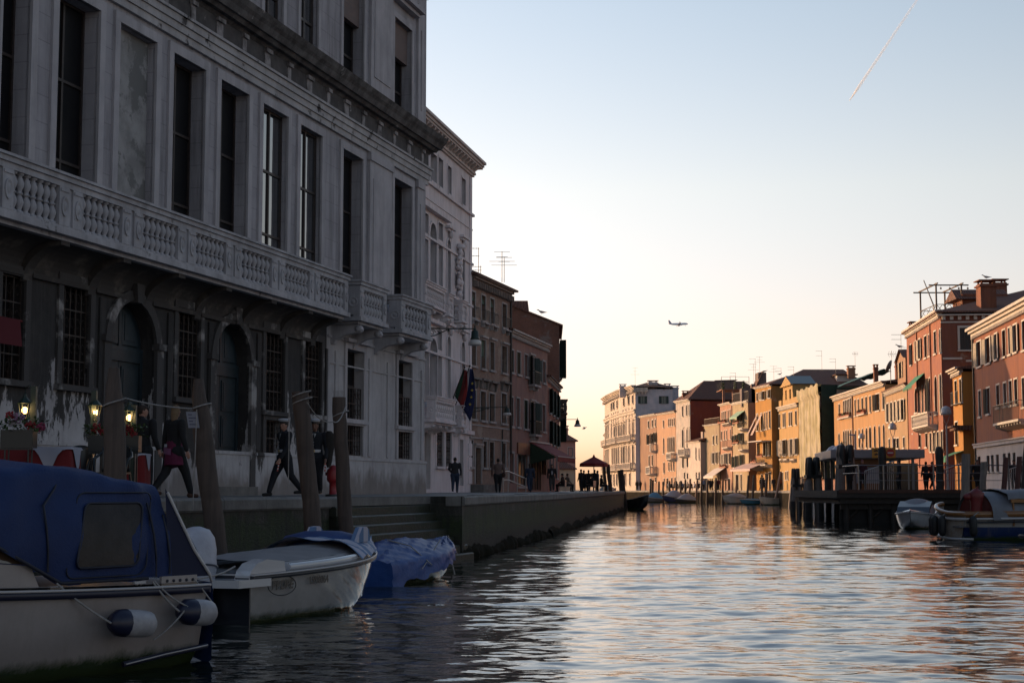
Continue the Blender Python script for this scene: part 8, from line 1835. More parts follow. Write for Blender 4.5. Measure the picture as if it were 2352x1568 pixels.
g.box(ua, LF.L + .15, -.35, 5.25, cz0, cz1); cn = g.build('canopy', M_('canopy_grey', (.22, .215, .235), .5, (.18, .175, .19), 2), lt, bevel=.04)
for u in (ua + .5, ua + 4.5, LF.L - .4):
 for y in (.3, 4.6): g = MB(LF); g.box(u - .08, u + .08, y - .08, y + .08, 1.7, cz0 - .002); g.build('canopy_post', M_('grey_metal', (.2, .2, .2)), lt)
NF = Frame(PA, (PA[0] + 5.2, PA[1] - .55))    # side that faces the camera
g = MB(NF); g.box(1.0, 2.9, .4, .5, 1.72, cz0 - .5); g.build('cabin_panel', M_('panel_grey_white', (.26, .26, .29), .6, (.22, .22, .24), 2), lt)
g = MB(NF); g.box(.9, 2.85, .3, .38, cz0 - .5, cz0 - .05); g.build('name_strip', M_('strip_orange', (.16, .055, .008), .6), lt)
g = MB(NF); g.box(1.0, 2.9, .30, .395, 1.73, 2.12); g.build('lower_strip', M_('strip_orange', (.16, .055, .008)), lt)
g = MB(NF); g.box(3.0, 4.9, .4, .46, 1.72, cz0 - .3); g.build('glazing', M_('dark_glazing', (.010, .010, .012), .1, spec=.8), lt)
# yellow no-entry sign on the canopy edge
FC = Frame(tuple((LF.pt(LF.L + .15, -.35, 0)).xy), tuple((LF.pt(LF.L + .15, 5.25, 0)).xy))
a, b = FC.u(2026, 1040), FC.u(2057, 1040); z0, z1 = cz0 + .01, cz1 + .10
g = MB(FC); g.box(a - .6, b, -.05, -.004, z0, z1); sg = g.build('entry_sign', M_('sign_yellow', (.42, .20, .02), .5), lt)
g = MB(FC); r = (z1 - z0) * .38; c = (b - r - .08, (z0 + z1) / 2); g.ext([(c[0] + r * math.cos(t), c[1] + r * math.sin(t)) for t in [k * math.pi / 12 for k in range(24)]], 'y', -.062, -.051); g.build('red_disc', M_('sign_red', (.30, .015, .012), .5), sg)
g = MB(FC); g.box(c[0] - r * .72, c[0] + r * .72, -.070, -.063, c[1] - r * .16, c[1] + r * .16); g.build('white_bar', M_('sign_white', (.5, .48, .48), .5), sg)
for k, (w0, w1) in enumerate(((.0, .95), (.05, .88))):
 g = MB(FC); zz = z1 - .18 - .22 * k
 for j in range(9): x = a - .5 + (b - a + .6 - 2 * r - .3) * (w0 + (w1 - w0) * j / 9); g.box(x, x + .07, -.058, -.051, zz - .05, zz + .03 + .02 * (j % 3))
 g.build('sign_lines', M_('sign_black', (.03, .015, .005), .5), sg)
g = MB()
for (px, py, Y, r) in ((1898, 1028, 99, .55), (1883, 1034, 102, .48)):
 c = W(px, py, Y); c.z = cz1; g.lathe([(r, 0), (r, .12), (r * .6, .34), (.08, .44), (.001, .45)], (c.x + .9, c.y, c.z + .0), 8, smooth=False, cap=False)
g.build('roof_vent', M_('vent_pale', (.34, .34, .38), .5), cn)
c = LF.pt(LF.L - 3.2, 1.5, cz1); g = MB(); g.tube(c, c + Vector((0, 0, 1.0)), .05, n=6); g.tube(c + Vector((0, 0, 1.0)), c + Vector((-.35, 0, 1.0)), .05, n=6); g.build('roof_pipe', M_('vent_pale', (.34, .34, .38)), cn)
# ---- timber gangway platform
gt = thing('gangway', 'long timber walkway with metal railing joining the boat stop to the quay', 'walkway', (24, 83, 0)); XA = 17.1
g = MB(); g.box(XA, 34, 82, 94.4, 1.30, 1.70); g.box(XA + .2, 34, 82.2, 94.2, 1.0, 1.299); g.build('platform', DK, gt)
g = MB(); g.box(XA + .1, 34, 81.96, 82.0, 1.56, 1.74); g.build('fascia_board', M_('redbrown_board', (.075, .030, .018), .7, (.04, .018, .012), 3), gt)
g = MB(); XR = 18.3
for x in [XR + 1.32 * k for k in range(12)]: g.box(x - .03, x + .03, 82.1, 82.16, 1.7, 3.02)
for z in (3.02, 2.62, 2.22): g.tube((XR, 82.13, z), (34, 82.13, z), .03 if z > 3 else .02, n=6)
g.tube((XR, 82.13, 3.02), (XR, 86, 3.02), .03, n=6); g.tube((XR, 82.13, 2.62), (XR, 86, 2.62), .02, n=6); g.build('railing', M_('dull_rail', (.16, .16, .17), .35, metal=.7), gt)
for x, dz in ((19.5, .3), (23.6, -.2), (27.2, .4)):
 g = MB()
 for k in range(16): t = k / 15; g.tube((x + .3 * k * .35, 86, 1.7), (x + .3 * k * .35, 86, 2.75 + .55 * t * (1 if dz > 0 else .6)), .018, n=4)
 g.tube((x, 86, 2.75), (x + 1.6, 86, 3.3), .03, n=5); g.build('gate', M_('pale_metal', (.42, .40, .39)), gt)
g = MB(); rr = random.Random(6)
for k in range(14):
 x = XA + .6 + k * 1.25
 gg = MB(); gg.tube((x + rr.uniform(-.1, .1), 82.6, -1), (x, 82.6, 1.3), .16, n=8); gg.build('pile', DK, gt)
for k in range(13): x = XA + .6 + k * 1.25; g.tube((x, 82.7, .1), (x + 1.25, 82.7, 1.2), .07, n=5)
g.box(XA + .3, 34, 82.5, 82.75, .70, .98); g.build('bracing', DK, gt)
g = MB(); g.box(XA + .3, 34, 82.78, 82.85, -.8, 1.29); g.build('shade_backing', M_('shade_black', (.010, .009, .008), .8), gt)  # black sheet added to stand in for the shade beneath the platform
# ---- dolphins and posts
CAPM = M_('black_cap', (.006, .006, .006), .6); GPW = WOOD('grey_post_wood', (.22, .18, .155), (.12, .10, .088))
def dolphin(px0, px1, py, Y, label, n=2, w=.5):
 A, B = G(px0, Y), G(px1, Y); c = (A + B) / 2; t = thing('dolphin', label, 'mooring dolphin', Vector((c.x, Y, 0)), 'bound pile clusters around the boat stop'); zt = W((px0 + px1) / 2, py, Y).z; wd = (B - A).length
 for k in range(n):
  for yy in (0, .6)[:2 if n < 4 else 1]:
   s_ = -1 + 2 * (k + .5) / n; bx = c.x + s_ * wd * .62; tx = c.x + s_ * wd * .36; g = MB(); g.path([(bx, Y + yy, -1), (bx * .4 + tx * .6, Y + yy, zt * .55), (tx, Y + yy, zt - .5)], [wd * .19, wd * .175, wd * .15], 12); g.build('pile', GPW, t)
   g = MB(); g.lathe([(wd * .165, -1.15), (wd * .16, -.5), (wd * .12, -.06), (wd * .06, 0), (.001, .01)], (tx, Y + yy, zt), 12, cap=False); g.build('pile_cap', CAPM, t)
   g = MB(); g.path([(bx, Y + yy, -1), (bx + (tx - bx) * .2, Y + yy, .9)], [wd * .195, wd * .19], 12); g.build('wet_foot', DK, t)
 g = MB(); g.box(c.x - wd * .38, c.x + wd * .38, Y - wd * .17, Y + .6 + wd * .17, zt - 1.35, zt - 1.15); g.build('binding_band', CAPM, t)
dolphin(1818, 1843, 1075, 113, 'smallest, farthest pair of bound piles left of the boat stop'); dolphin(1848, 1894, 1049, 100, 'middle pair of bound piles at the canal side of the boat stop'); dolphin(1920, 1974, 1021, 90, 'largest cluster of bound piles in front of the boat stop')
GR2 = 'single posts beside the right landing stage'
for (xb, xt, yt, Y, r, lb, mt, cp) in ((2029, 2026, 1030, 83.5, .22, 'dark vertical post in front of the yellow no-entry sign', DK, 1), (2160, 2157, 1030, 83.5, .22, 'dark vertical post at the right end of the canopy', DK, 1), (2212, 2219, 1042, 72, .21, 'thick bluish-grey post right of the canopy', GPW, 0), (2251, 2260, 1060, 74, .16, 'shorter grey post beside the thick bluish one', GPW, 0), (2296, 2311, 1050, 72, .13, 'left of the two reddish leaning posts', WOOD('red_post', (.10, .035, .028), (.05, .02, .018)), 0), (2324, 2342, 1048, 72, .13, 'right of the two reddish leaning posts', WOOD('red_post', (.10, .035, .028), (.05, .02, .018)), 0), (2345, 2362, 1008, 68, .2, 'tall dark leaning post at the right edge', DK, 0), (1812, 1822, 1094, 150, .22, 'leaning post just left of the smallest pair of piles', GPW, 0), (1903, 1903, 1098, 94, .18, 'low dark fender post at the boat stop corner', DK, 0)):
 post(G(xb, Y, 1.71 if Y == 83.5 else -1.2), W(xt, yt, Y), r, r * .92, lb, mat=mt, group=GR2, cap=cp)
# ---- globe street lamps
def globe_lamp(px, py, Y, r, label):
 c = W(px, py, Y); b = Vector((c.x, Y, QZ)); t = thing('street_lamp', label, 'street lamp', b, 'globe street lamps on the right quay'); PM = M_('lamp_post_grey', (.24, .23, .24), .5)
 g = MB(); g.path([b, b + Vector((0, 0, .8)), b + Vector((0, 0, c.z - QZ - r * 2.6))], [.13, .08, .06], 10); g.lathe([(.2, 0), (.2, .12), (.13, .2)], b, 12); g.build('post', PM, t)
 g = MB()
 for k in range(4): a = k * math.pi / 2 + .5; g.path([c + Vector((0, 0, -r * 2.6)), c + Vector((r * .55 * math.cos(a), r * .55 * math.sin(a), -r * 1.7)), c + Vector((r * .85 * math.cos(a), r * .85 * math.sin(a), -r * .7))], .022, 5)
 g.build('cradle', PM, t); g = MB(); g.lathe([(.001, r), (r * .55, r * .86), (r * .9, r * .45), (r, -.05), (r * 1.02, -.5 * r), (r * .95, -.68 * r), (.001, -.66 * r)], c, 18, cap=False); g.build('globe', M_('globe_grey', (.30, .32, .36), .3), t)
globe_lamp(1979, 1002, 150, .32, 'farthest globe lamp, above the left part of the canopy'); globe_lamp(2050, 980, 128, .34, 'middle globe lamp above the canopy'); globe_lamp(2173, 944, 112, .38, 'nearest and highest globe lamp before the tall red house')
b0 = W(1925, 1015, 172); bracket_lamp(b0 + Vector((2.0, 2, 0)), b0 + Vector((.4, 0, 0)), .45, 'small wall lamp glinting on the long orange house'); b0 = W(2100, 985, 138); bracket_lamp(b0 + Vector((1.6, .2, 0)), b0, .5, 'wall lamp under the stone balcony of the tall red house'); b0 = W(2234, 905, 112)
# ================================================================= RIGHT-HAND BOATS
BM4 = bmat((15.3, 54.3), (.975, .22)); b4 = thing('workboat', 'broad wooden-trimmed workboat with blue side and black tyre fenders', 'boat', (18.5, 55, 0), 'boats moored by the landing stage')
HB = hullmat('work_hull', (.34, .32, .30), (.18, .14, .11), .05, band=(.46, (.008, .020, .085)), rough=.25, coat=.5)
_, rim4 = hull(BM4, 9.5, 3.1, .98, 1.30, .4, .62, .12, 3.2, 24, mat=HB, parent=b4)
SH = lambda s_: .32 * max(0, (s_ + .6) / 1.6) ** 1.5
g = MB(BM4); rg = []
for z, k in ((.98, 1.0), (.6, .96), (.2, .86), (-.2, .7)): rg.append([(-.55 * math.cos(a) * k + .25, .98 * math.sin(a) * 1.02 * k, z + SH(math.sin(a)) * max(0, z)) for a in [-math.pi / 2 + math.pi * j / 14 for j in range(15)]])
g.loft(rg, True, 0, False, False); g.build('rounded_stern', M_('stern_white', (.36, .33, .31), .4, (.20, .14, .09), 2.5, streak=.5), b4)
VW = M_('varnished_wood', (.22, .095, .022), .3, (.15, .06, .015), 8, coat=.5)
rim_strip(BM4, rim4, .12, .20, .05, .02, 'wooden_gunwale', VW, b4, ends=False); rim_strip(BM4, rim4, .05, .07, .10, -.20, 'white_rub_rail', M_('pale_rail', (.42, .40, .40)), b4, ends=False); rim_strip(BM4, rim4, .05, .05, .09, -.32, 'dark_rub_rail', M_('dark_rub', (.01, .012, .02)), b4, ends=False)
g = MB(BM4); arc = [(-.60 * math.cos(a) + .25, 1.03 * math.sin(a), SH(math.sin(a))) for a in [-math.pi / 2 + math.pi * j / 20 for j in range(21)]]
g.path([(x, y, .91 + s_) for x, y, s_ in arc], .085, 8); g.path([(x * 1.03, y * 1.03, .74 + s_ * .8) for x, y, s_ in arc], .05, 8, mi=1); g.path([(x * .98, y * .98, .06 + s_ * .6) for x, y, s_ in arc], .045, 8, mi=1); g.build('stern_rail', [VW, M_('pale_rail', (.42, .40, .40))], b4)
g = MB(BM4); g.ext([(-.2, -.9), (9, -1.2), (9, 1.2), (-.2, .9)], 'z', .45, .5); g.build('inner_deck', M_('grey_deck', (.12, .115, .12), .7), b4)
g = MB(BM4); rg = [[(x, 1.25 * math.cos(a), .70 + .98 * math.sin(a) ** .8) for a in [math.pi * j / 16 for j in range(17)]] for x in (.9, 1.2, 3.0)]; g.loft(rg, True, 0, False, False); g.build('cuddy_roof', M_('grey_canvas', (.15, .155, .175), .7, (.11, .115, .13), 3), b4)
g = MB(BM4); g.add([(.95, 1.18 * math.cos(a), .72 + .88 * math.sin(a) ** .8) for a in [math.pi * j / 16 for j in range(17)]], [tuple(range(17))]); g.build('red_striped_panel', SLAT('red_stripe', (.10, .012, .010), .16), b4)
g = MB(BM4); c = (.55, -.75); g.tube((c[0], c[1], .5), (c[0] + .05, c[1], 1.85), .035, n=6); g.loft([[(c[0] + r * math.cos(a), c[1] + r * .7 * math.sin(a), z) for a in [k * math.pi / 5 for k in range(10)]] for z, r in ((.62, .17), (.9, .22), (1.25, .21), (1.45, .26), (1.62, .30), (1.72, .16), (1.78, .06))], True); g.ell((c[0] - .32, c[1], 1.50), (.18, .10, .12), 8, 6); g.build('hanging_red_oilskin', M_('oilskin_red', (.14, .008, .010), .5, (.09, .006, .008), 5), b4)
g = MB(BM4); rg = [[(x, y, z + .02 * math.sin(x * 5 + y * 7)) for y, z in ((-1.2, 1.42), (-1.15, 1.60), (-.6, 1.72), (0, 1.76), (.6, 1.72), (1.15, 1.60), (1.2, 1.42))] for x in [1.5 + .4 * k for k in range(20)]]; g.loft(rg, True, 0, False, False); g.build('long_awning', M_('grey_canvas', (.15, .155, .175)), b4)
g = MB(BM4); g.box(1.6, 9, -1.22, -1.18, 1.30, 1.42); g.box(1.6, 9, 1.18, 1.22, 1.30, 1.42)
for x in (1.7, 4, 6.3, 8.6): g.box(x - .03, x + .03, -1.2, -1.15, .5, 1.3); g.box(x - .03, x + .03, 1.15, 1.2, .5, 1.3)
g.build('awning_frame', VW, b4)
g = MB(BM4); g.ext([(1.3, .50), (1.3, 1.22), (1.62, 1.25), (1.95, .52)], 'y', -1.0, .4); g.build('console', M_('stern_white', (.36, .33, .31)), b4); g = MB(BM4); g.ext([(2.0, .9), (2.2, 1.12), (8.8, 1.05), (9.0, .9)], 'y', -1.25, 1.2); g.build('hold_cover', M_('bluegrey_cover', (.09, .105, .15), .7), b4)
g = MB(BM4); g.tube((3.0, -1.45, 1.15), (7.0, -1.5, 1.38), .035, .02, 6); g.tube((5.5, -1.5, 1.3), (7.5, -1.55, 1.45), .05, .05, 6); g.build('boat_pole', M_('pale_rail', (.42, .40, .40)), b4)
TY_ = M_('black_rubber', (.008, .008, .009), .6)
for k, (x, y) in enumerate(((-.42, .35), (-.46, .12), (-.40, -.30), (.30, -1.16))):
 g = MB(BM4 @ Matrix.Translation((x - .12, y, .50))); g.lathe([(.001, -.36), (.09, -.33), (.13, -.22), (.135, .22), (.09, .33), (.001, .36)], (0, 0, 0), 12, cap=False); f = g.build('fender', TY_, b4); rope(f, [BM4 @ Vector((x - .12, y, .84)), BM4 @ Vector((x + .12, y * .95, .98))], .02)
g = MB(BM4); g.lathe([(.11, -1.50), (.15, -1.50), (.15, -1.56), (.11, -1.56)], (3.5, 0, .38), 14, ax='y'); g.build('porthole', TY_, b4)
g = MB(BM4); c_ = BM4 @ Vector((7.8, -.2, 1.9)); g = MB(); g.ell(c_, (.62, .35, .26), 14, 8, Matrix.Rotation(R(-18), 3, 'Y')); g.tube(c_, c_ - Vector((0, 0, 1.0)), .12, n=8); g.build('covered_outboard', M_('dark_red_cowl', (.075, .006, .010), .3, coat=.5), b4)
# small boat behind it
BM5 = bmat((18.7, 71.6), (-.35, -.94)); b5 = thing('motorboat', 'small white motorboat with arched cover behind the workboat', 'boat', (17.5, 69.6, 0), 'boats moored by the landing stage')
HW5 = hullmat('small_white_hull', (.36, .36, .37), (.2, .2, .2), .04, coat=.6)
_, rim5 = hull(BM5, 3.9, 1.75, .62, .80, .2, .85, .15, 2.4, 14, mat=HW5, parent=b5); rim_strip(BM5, rim5, .06, .06, .03, 0, 'rub_rail', M_('pale_rail', (.42, .40, .40)), b5); deck(BM5, rim5, (6, 14), 0, lambda i, s_: .02 + .08 * (1 - s_ * s_), 'fore_deck', M_('white_gelcoat', (.44, .43, .44)), b5)
g = MB(BM5); g.loft([[(x, .82 * math.cos(a), .62 + h * math.sin(a) ** .7) for a in [math.pi * j / 14 for j in range(15)]] for x, h in ((.0, .40), (.5, .72), (1.3, .70), (2.0, .40), (2.5, .12))], True, 0, False, False); g.build('arched_cover', M_('pale_canvas', (.13, .125, .14), .6, (.09, .085, .10), 3), b5)
g = MB(BM5); g.ext([(.1, .35), (2.9, .66), (2.75, .72), (2.3, .98), (1.3, 1.22), (.5, 1.18), (.1, .85)], 'y', -.70, .70); g.build('dark_interior', M_('dark_rub', (.01, .012, .02)), b5)
g = MB(BM5); g.ell((-.25, 0, .62), (.22, .2, .42), 12, 8); g.tube((-.25, 0, .4), (-.28, 0, -.3), .08, n=8); g.build('outboard_motor', TY_, b5)
# boat cut by the right edge
BM6 = bmat((16.35, 47.2), (.99, -.10)); b6 = thing('motorboat', 'white boat with varnished top rail, cut off by the right edge', 'boat', (17.5, 47, 0), 'boats moored by the landing stage')
_, rim6 = hull(BM6, 6.5, 2.3, .95, 1.1, .3, .80, .14, 2.8, 16, mat=hullmat('edge_white_hull', (.42, .41, .41), (.22, .2, .19), .08, coat=.7), parent=b6); rim_strip(BM6, rim6, .10, .14, .03, .02, 'varnished_rail', VW, b6); deck(BM6, rim6, (0, 15), .05, lambda i, s_: .03, 'deck', M_('white_gelcoat', (.44, .43, .44)), b6)
g = MB(BM6); g.lathe([(1.10, .40), (1.16, .34), (1.10, .28)], (.15, 0, 0), 20, cap=False); g.ell((.5, -.2, 1.12), (.5, .5, .2), 12, 6); g.build('stern_cover', M_('dark_piping', (.006, .008, .02)), b6)
# dark blurred upright close to the camera, right edge
g = MB(); g.path([(2.055, 6, .2), (2.05, 6, 1.0), (2.045, 6, 1.62), (2.06, 6, 1.70)], .052, 14); tag(g.build('near_post', M_('near_black_rubber', (.004, .004, .004), .8), None), 'black upright close to the camera at the lower right edge', 'post')
# ================================================================= FAR SMALL BOATS
def small_boat(px0, px1, Y, label, hc, cc, cover=.35, hs=.55, hb=.8, flip=False, yaw=0, motor=False, name='small_boat'):
 A, B = G(px0, Y), G(px1, Y)
 if flip: A, B = B, A
 L = (B - A).length; L2 = L * 1.25; d = (B - A).normalized(); d = (Matrix.Rotation(R(yaw), 3, 'Z') @ d); Mx = bmat((A.x, A.y), (d.x, d.y)); t = thing(name, label, 'boat', ((A.x + B.x) / 2, Y, 0), 'small boats along the far quay')
 _, rm = hull(Mx, L2, min(1.9, L2 * .40), hs, hb, .15, .8, .2, 2.2, 12, mat=hullmat('h_' + name + label[:6].replace(' ', '_') + str(px0), hc, tuple(x * .5 for x in hc), .03), parent=t)
 rim_strip(Mx, rm, .07, .07, .03, .01, 'gunwale', M_('pale_gunwale', (.36, .32, .28), .6), t)
 if cover: deck(Mx, rm, (0, 12), -.02, lambda i, s_: .03 + cover * (1 - abs(s_) ** 1.6) * math.sin(math.pi * min(1, (i + 1.5) / 12)) , 'boat_cover', M_('bc_' + str(px0), cc, .7), t)
 else:
  deck(Mx, rm, (0, 12), .08, lambda i, s_: -.22, 'inside', M_('bi_' + str(px0), cc, .7), t)
  for i in (3, 6): g = MB(Mx); x, h, z = rm[i]; g.box(x, x + .25, -h + .05, h - .05, z - .14, z - .10); g.build('thwart', M_('bi_' + str(px0), cc), t)
 if motor: g = MB(Mx); g.ell((-.15, 0, hs + .25), (.18, .17, .32), 8, 6); g.tube((-.15, 0, hs), (-.18, 0, -.2), .07, n=6); g.build('outboard_motor', TY_, t)
 return t
small_boat(1486, 1520, 214, 'small boat under a light blue cover, leftmost of the far row', (.16, .15, .14), (.07, .20, .32), .75, .5, .8, True, 18)
small_boat(1527, 1568, 212, 'dark blue boat under a pale grey cover', (.03, .035, .09), (.34, .33, .36), .95, .6, 1.0, True, 20)
small_boat(1557, 1596, 203, 'low dark boat under a pale cover, right of the blue one', (.05, .045, .04), (.30, .28, .29), .75, .4, .6, True, 14)
small_boat(1668, 1714, 190, 'white boat with raised grey cockpit cover', (.40, .36, .32), (.24, .22, .22), .45, .75, 1.05, True, 12)
small_boat(1708, 1752, 182, 'low turquoise-blue boat with a folded white motor', (.05, .15, .21), (.07, .16, .22), .12, .5, .65, True, 8, True)
small_boat(1751, 1792, 176, 'cream open boat with black outboard', (.48, .40, .32), (.34, .27, .2), 0, .75, .95, True, 10, True)
small_boat(1470, 1492, 226, 'yellowish boat tip behind the light blue covered one', (.36, .22, .07), (.3, .2, .08), .15, .4, .7, False, 10)
t = small_boat(1432, 1488, 138, 'black open barge moored at the end of the left quay', (.012, .012, .013), (.05, .03, .02), 0, .8, 1.35, False, -38, False, 'barge')
# parked boat-taxi glimpse past the left quay posts
t = small_boat(1377, 1408, 150, 'pale boat with glinting windscreen behind the left quay posts', (.40, .38, .36), (.10, .14, .16), .5, 1.6, 1.9, False, 0)
# ================================================================= FAR POSTS
FP = WOOD('far_post_wood', (.085, .062, .05), (.05, .038, .032)); LPW = WOOD('pale_post_wood', (.24, .16, .12), (.15, .10, .08)); FG = 'mooring posts along the far quay'
def fpost(cf, xb, xt, yt, Y, lb, m_=None, r=.16, grp=FG): x0 = cf(xb, 0)[0]; x1, y1 = cf(xt, yt); post(G(x0, Y, -.8), W(x1, y1, Y), r, r * .85, lb, mat=m_ or FP, group=grp)
LG = 'leaning posts at the end of the left quay'
for xb, xt, yt, lb in ((196, 155, 1100, 'first leaning post after the parasol'), (243, 197, 1100, 'second leaning post after the parasol'), (350, 303, 1158, 'third leaning post, at the quay corner'), (378, 328, 1150, 'fourth leaning post, against the black barge')): fpost(C3, xb, xt, yt, 137, lb, DK, .19, LG)
nums = 'first second third fourth fifth sixth seventh eighth ninth tenth eleventh twelfth thirteenth fourteenth fifteenth sixteenth seventeenth eighteenth nineteenth twentieth'.split()
fl_ = [(C3, 597, 612, 1245, 218), (C3, 622, 632, 1250, 218), (C3, 683, 690, 1265, 217), (C3, 727, 730, 1268, 214), (C3, 795, 790, 1260, 215), (C3, 850, 858, 1262, 214), (C3, 895, 902, 1258, 212), (C3, 938, 945, 1250, 210), (C3, 975, 992, 1240, 210), (C3, 1035, 1062, 1235, 208), (C3, 1090, 1103, 1240, 207), (C3, 1150, 1160, 1250, 205), (C3, 1232, 1240, 1230, 203), (C3, 1300, 1306, 1245, 201), (C3, 1418, 1440, 1255, 198), (C4, 325, 350, 1205, 186), (C4, 378, 400, 1203, 184), (C4, 468, 480, 1240, 180), (C4, 497, 530, 1195, 179), (C4, 585, 660, 1170, 176)]
for k, (cf, xb, xt, yt, Y) in enumerate(fl_): fpost(cf, xb, xt, yt, Y, '%s leaning post from the left along the far quay' % nums[k], LPW if k in (8, 9, 14, 19) else None)
# people on the boat stop and walkway
gpe = 'people on the landing stage'
for k, (px, Y, c, rz, lb, ps, z) in enumerate(((1953 + 0, 88, 0, 20, 'dark figure behind the largest pile cluster', 'stand', 1.7), (1982, 90, ('maroon', (.05, .012, .02)), 160, 'pink-haired person in maroon behind the railing', 'walk', 1.7), (2066, 91, 0, 90, 'black-clad person waiting under the canopy', 'stand', 1.7), (2128, 96, 6, 10, 'person in navy by the gangway, left of the red-topped one', 'stand', 1.7), (2142, 96, 5, 200, 'person in dark red top on the gangway', 'walk', 1.7), (2246, 90, 0, 185, 'bulky dark-coated person facing us beyond the railing', 'stand', 1.7), (2228, 92, 0, 100, 'dark figure half hidden by the thick bluish post', 'stand', 1.7), (2330, 90, 0, 160, 'dark figure near the right edge of the walkway', 'walk', 1.7), (2347, 92, 1, 40, 'person with dark coat at the far right of the walkway', 'stand', 1.7))):
 p = G(px, Y, z + .01); person(p, 1.75, R(rz), lb, ps, rc[c] if isinstance(c, int) else c, rc[0], ('pink_hair', (.20, .06, .09)) if k == 1 else ('dark_hair', (.02, .014, .010)), voxel=.03, group=gpe, bulk=1.25 if k == 5 else 1.0, coat=.2 if k in (0, 5) else 0)
# ================================================================= BIRDS, AIRCRAFT
def gull(p, label, fly=False, s_=1.0, rz=0):
 M = Matrix.Translation(p) @ Matrix.Rotation(rz, 4, 'Z') @ Matrix.Scale(s_, 4); g = MB(M); z = .0 if fly else .16
 g.loft([[(x, r * .8 * math.cos(a), z + zz + r * math.sin(a)) for a in [k * math.pi / 5 for k in range(10)]] for x, r, zz in ((-.30, .012, .0), (-.20, .035, .0), (-.05, .075, .01), (.08, .075, .03), (.15, .045, .09), (.19, .038, .14), (.23, .036, .15), (.26, .02, .145), (.31, .006, .135))], True)
 if fly:
  for q in (-1, 1): g.loft([[(.08, q * .03, z + .05), (.02, q * .03, z + .06), (-.08, q * .03, z + .05)], [(.12, q * .28, z + .16), (.05, q * .28, z + .17), (-.04, q * .28, z + .16)], [(-.02, q * .62, z + .10), (-.06, q * .62, z + .11), (-.08, q * .62, z + .10)]], True, 0, False, False)
 else:
  for q in (-1, 1): g.tube((.0, q * .03, z - .05), (.0, q * .03, 0), .006, n=4); g.loft([[(.10, q * .075, z + .05), (.10, q * .06, z + .0)], [(-.1, q * .085, z + .05), (-.1, q * .07, z - .01)], [(-.36, q * .02, z + .0), (-.36, q * .015, z - .01)]], True, 0, False, False)
 o = g.build('seagull', M_('gull_grey', (.30, .30, .32), .7), None); return tag(o, label, 'bird', 'seagulls')
gull(W(1244, 723, 122.5), 'seagull standing on the brown gable roof at left', rz=R(180), s_=1.3); gull(W(*C5(1555, 165), 126), 'seagull standing on the big red chimney', rz=R(170), s_=1.25); gull(W(*C5(715, 828), 144), 'seagull on the dormer roof', rz=R(170), s_=1.2); gull(W(*C4(650, 245), 226), 'tiny bird on the broad brown roof slope', rz=0, s_=1.2); gull(W(1342, 984, 150), 'small gull flying over the end of the canal', True, .9, R(-20))
c = W(1558, 744, 2850); at_ = thing('airliner', 'twin-engine airliner with wheels down crossing the sky', 'airplane', c); AM = Matrix.Translation(c) @ Matrix.Rotation(R(12), 4, 'Z') @ Matrix.Rotation(R(-3), 4, 'Y'); WH = M_('airliner_white', (.85, .87, .92), .4)
g = MB(AM); g.loft([[(x, r * math.cos(a), zz + r * math.sin(a)) for a in [k * math.pi / 8 for k in range(16)]] for x, r, zz in ((-19, .25, 1.0), (-16, .9, .7), (-11, 1.75, .2), (-5, 2.0, 0), (12, 2.0, 0), (15.5, 1.8, -.1), (17.6, 1.2, -.4), (18.8, .3, -.7))], True); g.build('fuselage', WH, at_)
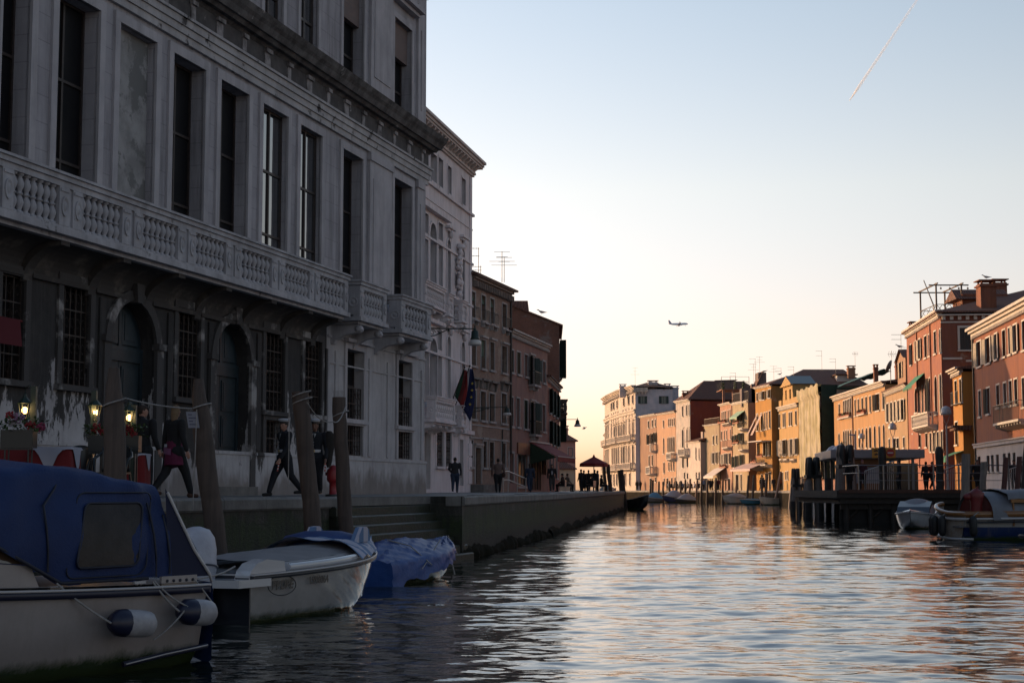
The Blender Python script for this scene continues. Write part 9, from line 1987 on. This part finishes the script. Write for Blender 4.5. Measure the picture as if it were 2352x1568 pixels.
for q in (-1, 1):
 g = MB(AM); g.loft([[(4.5, q * 1.5, -1.0), (-2.5, q * 1.5, -1.1), (-2.5, q * 1.5, -1.4), (4.5, q * 1.5, -1.5)], [(-1.2, q * 17, 1.0), (-3.2, q * 17, 1.0), (-3.2, q * 17, .85), (-1.2, q * 17, .85)], [(-2.0, q * 17.6, 2.6), (-3.2, q * 17.6, 2.6), (-3.2, q * 17.5, 2.5), (-2.0, q * 17.5, 2.5)]], False); g.build('wing', WH, at_)
 g = MB(AM); g.lathe([(.8, -2.4), (1.1, -1.5), (1.25, .8), (1.1, 2.1)], (3.0, q * 5.8, -2.1), 14, ax='x'); g.build('engine', WH, at_)
 g = MB(AM); g.loft([[(-15, q * .5, 1.1), (-18, q * .5, 1.1), (-18, q * .5, .9), (-15, q * .5, .9)], [(-17.6, q * 6.2, 1.7), (-19, q * 6.2, 1.7), (-19, q * 6.2, 1.6), (-17.6, q * 6.2, 1.6)]], False); g.build('tailplane', WH, at_)
 g = MB(AM); g.tube((-1.2, q * 3.6, -1.2), (-1.8, q * 3.6, -3.6), .22, n=6); g.lathe([(.6, -.4), (.6, .4)], (-1.8, q * 3.6, -3.8), 10, ax='y'); g.build('landing_gear', M_('dark_rub', (.01, .012, .02)), at_)
g = MB(AM); g.ext([(-12.0, 1.2), (-16.8, 7.6), (-19, 7.6), (-18.2, 1.0)], 'y', -.2, .2); g.build('tail_fin', M_('tail_blue', (.35, .38, .5), .5), at_)
g = MB(AM); g.tube((13.5, 0, -1.8), (13.3, 0, -3.8), .15, n=6); g.lathe([(.4, -.2), (.4, .2)], (13.3, 0, -3.9), 8, ax='y'); g.build('nose_wheel', M_('dark_rub', (.01, .012, .02)), at_)
# contrail
a, b = W(1951, 232, 4000), W(2140, -50, 3515); m_, nt, bs = _mk('contrail'); bs.inputs['Base Color'].default_value = (.95, .95, .95, 1); bs.inputs['Roughness'].default_value = 1; tc = nt.nodes.new('ShaderNodeTexCoord'); uvx = nt.nodes.new('ShaderNodeSeparateXYZ'); nt.links.new(tc.outputs['UV'], uvx.inputs[0])
g = MB(); N = 30; rings = []
for i in range(N + 1): t = i / N; p = a.lerp(b, t); r = (.6 + 3.2 * min(1, t * 9)) * (1 - .35 * t); rings.append([p + Vector((r * math.cos(q), 0, r * math.sin(q))) for q in [k * math.pi / 5 for k in range(10)]])
g.loft(rings, True); n0 = len(g.f)
g.uv = []
for f in g.f:
 for vi in f: g.uv.append(((vi // 10) / N if vi < (N + 1) * 10 else (0 if vi < (N + 1) * 10 + 10 else 1), 0))
al = ramp(nt, uvx.outputs[0], 0, .9, (.55, .55, .55, 1), (.08, .10, .10, 1)); nt.nodes[-1].color_ramp.elements.new(.16).color = (.25, .25, .25, 1); nt.links.new(al, bs.inputs['Alpha'])
tag(g.build('contrail', m_, None), 'thin white vapour trail slanting across the upper right sky', 'contrail')
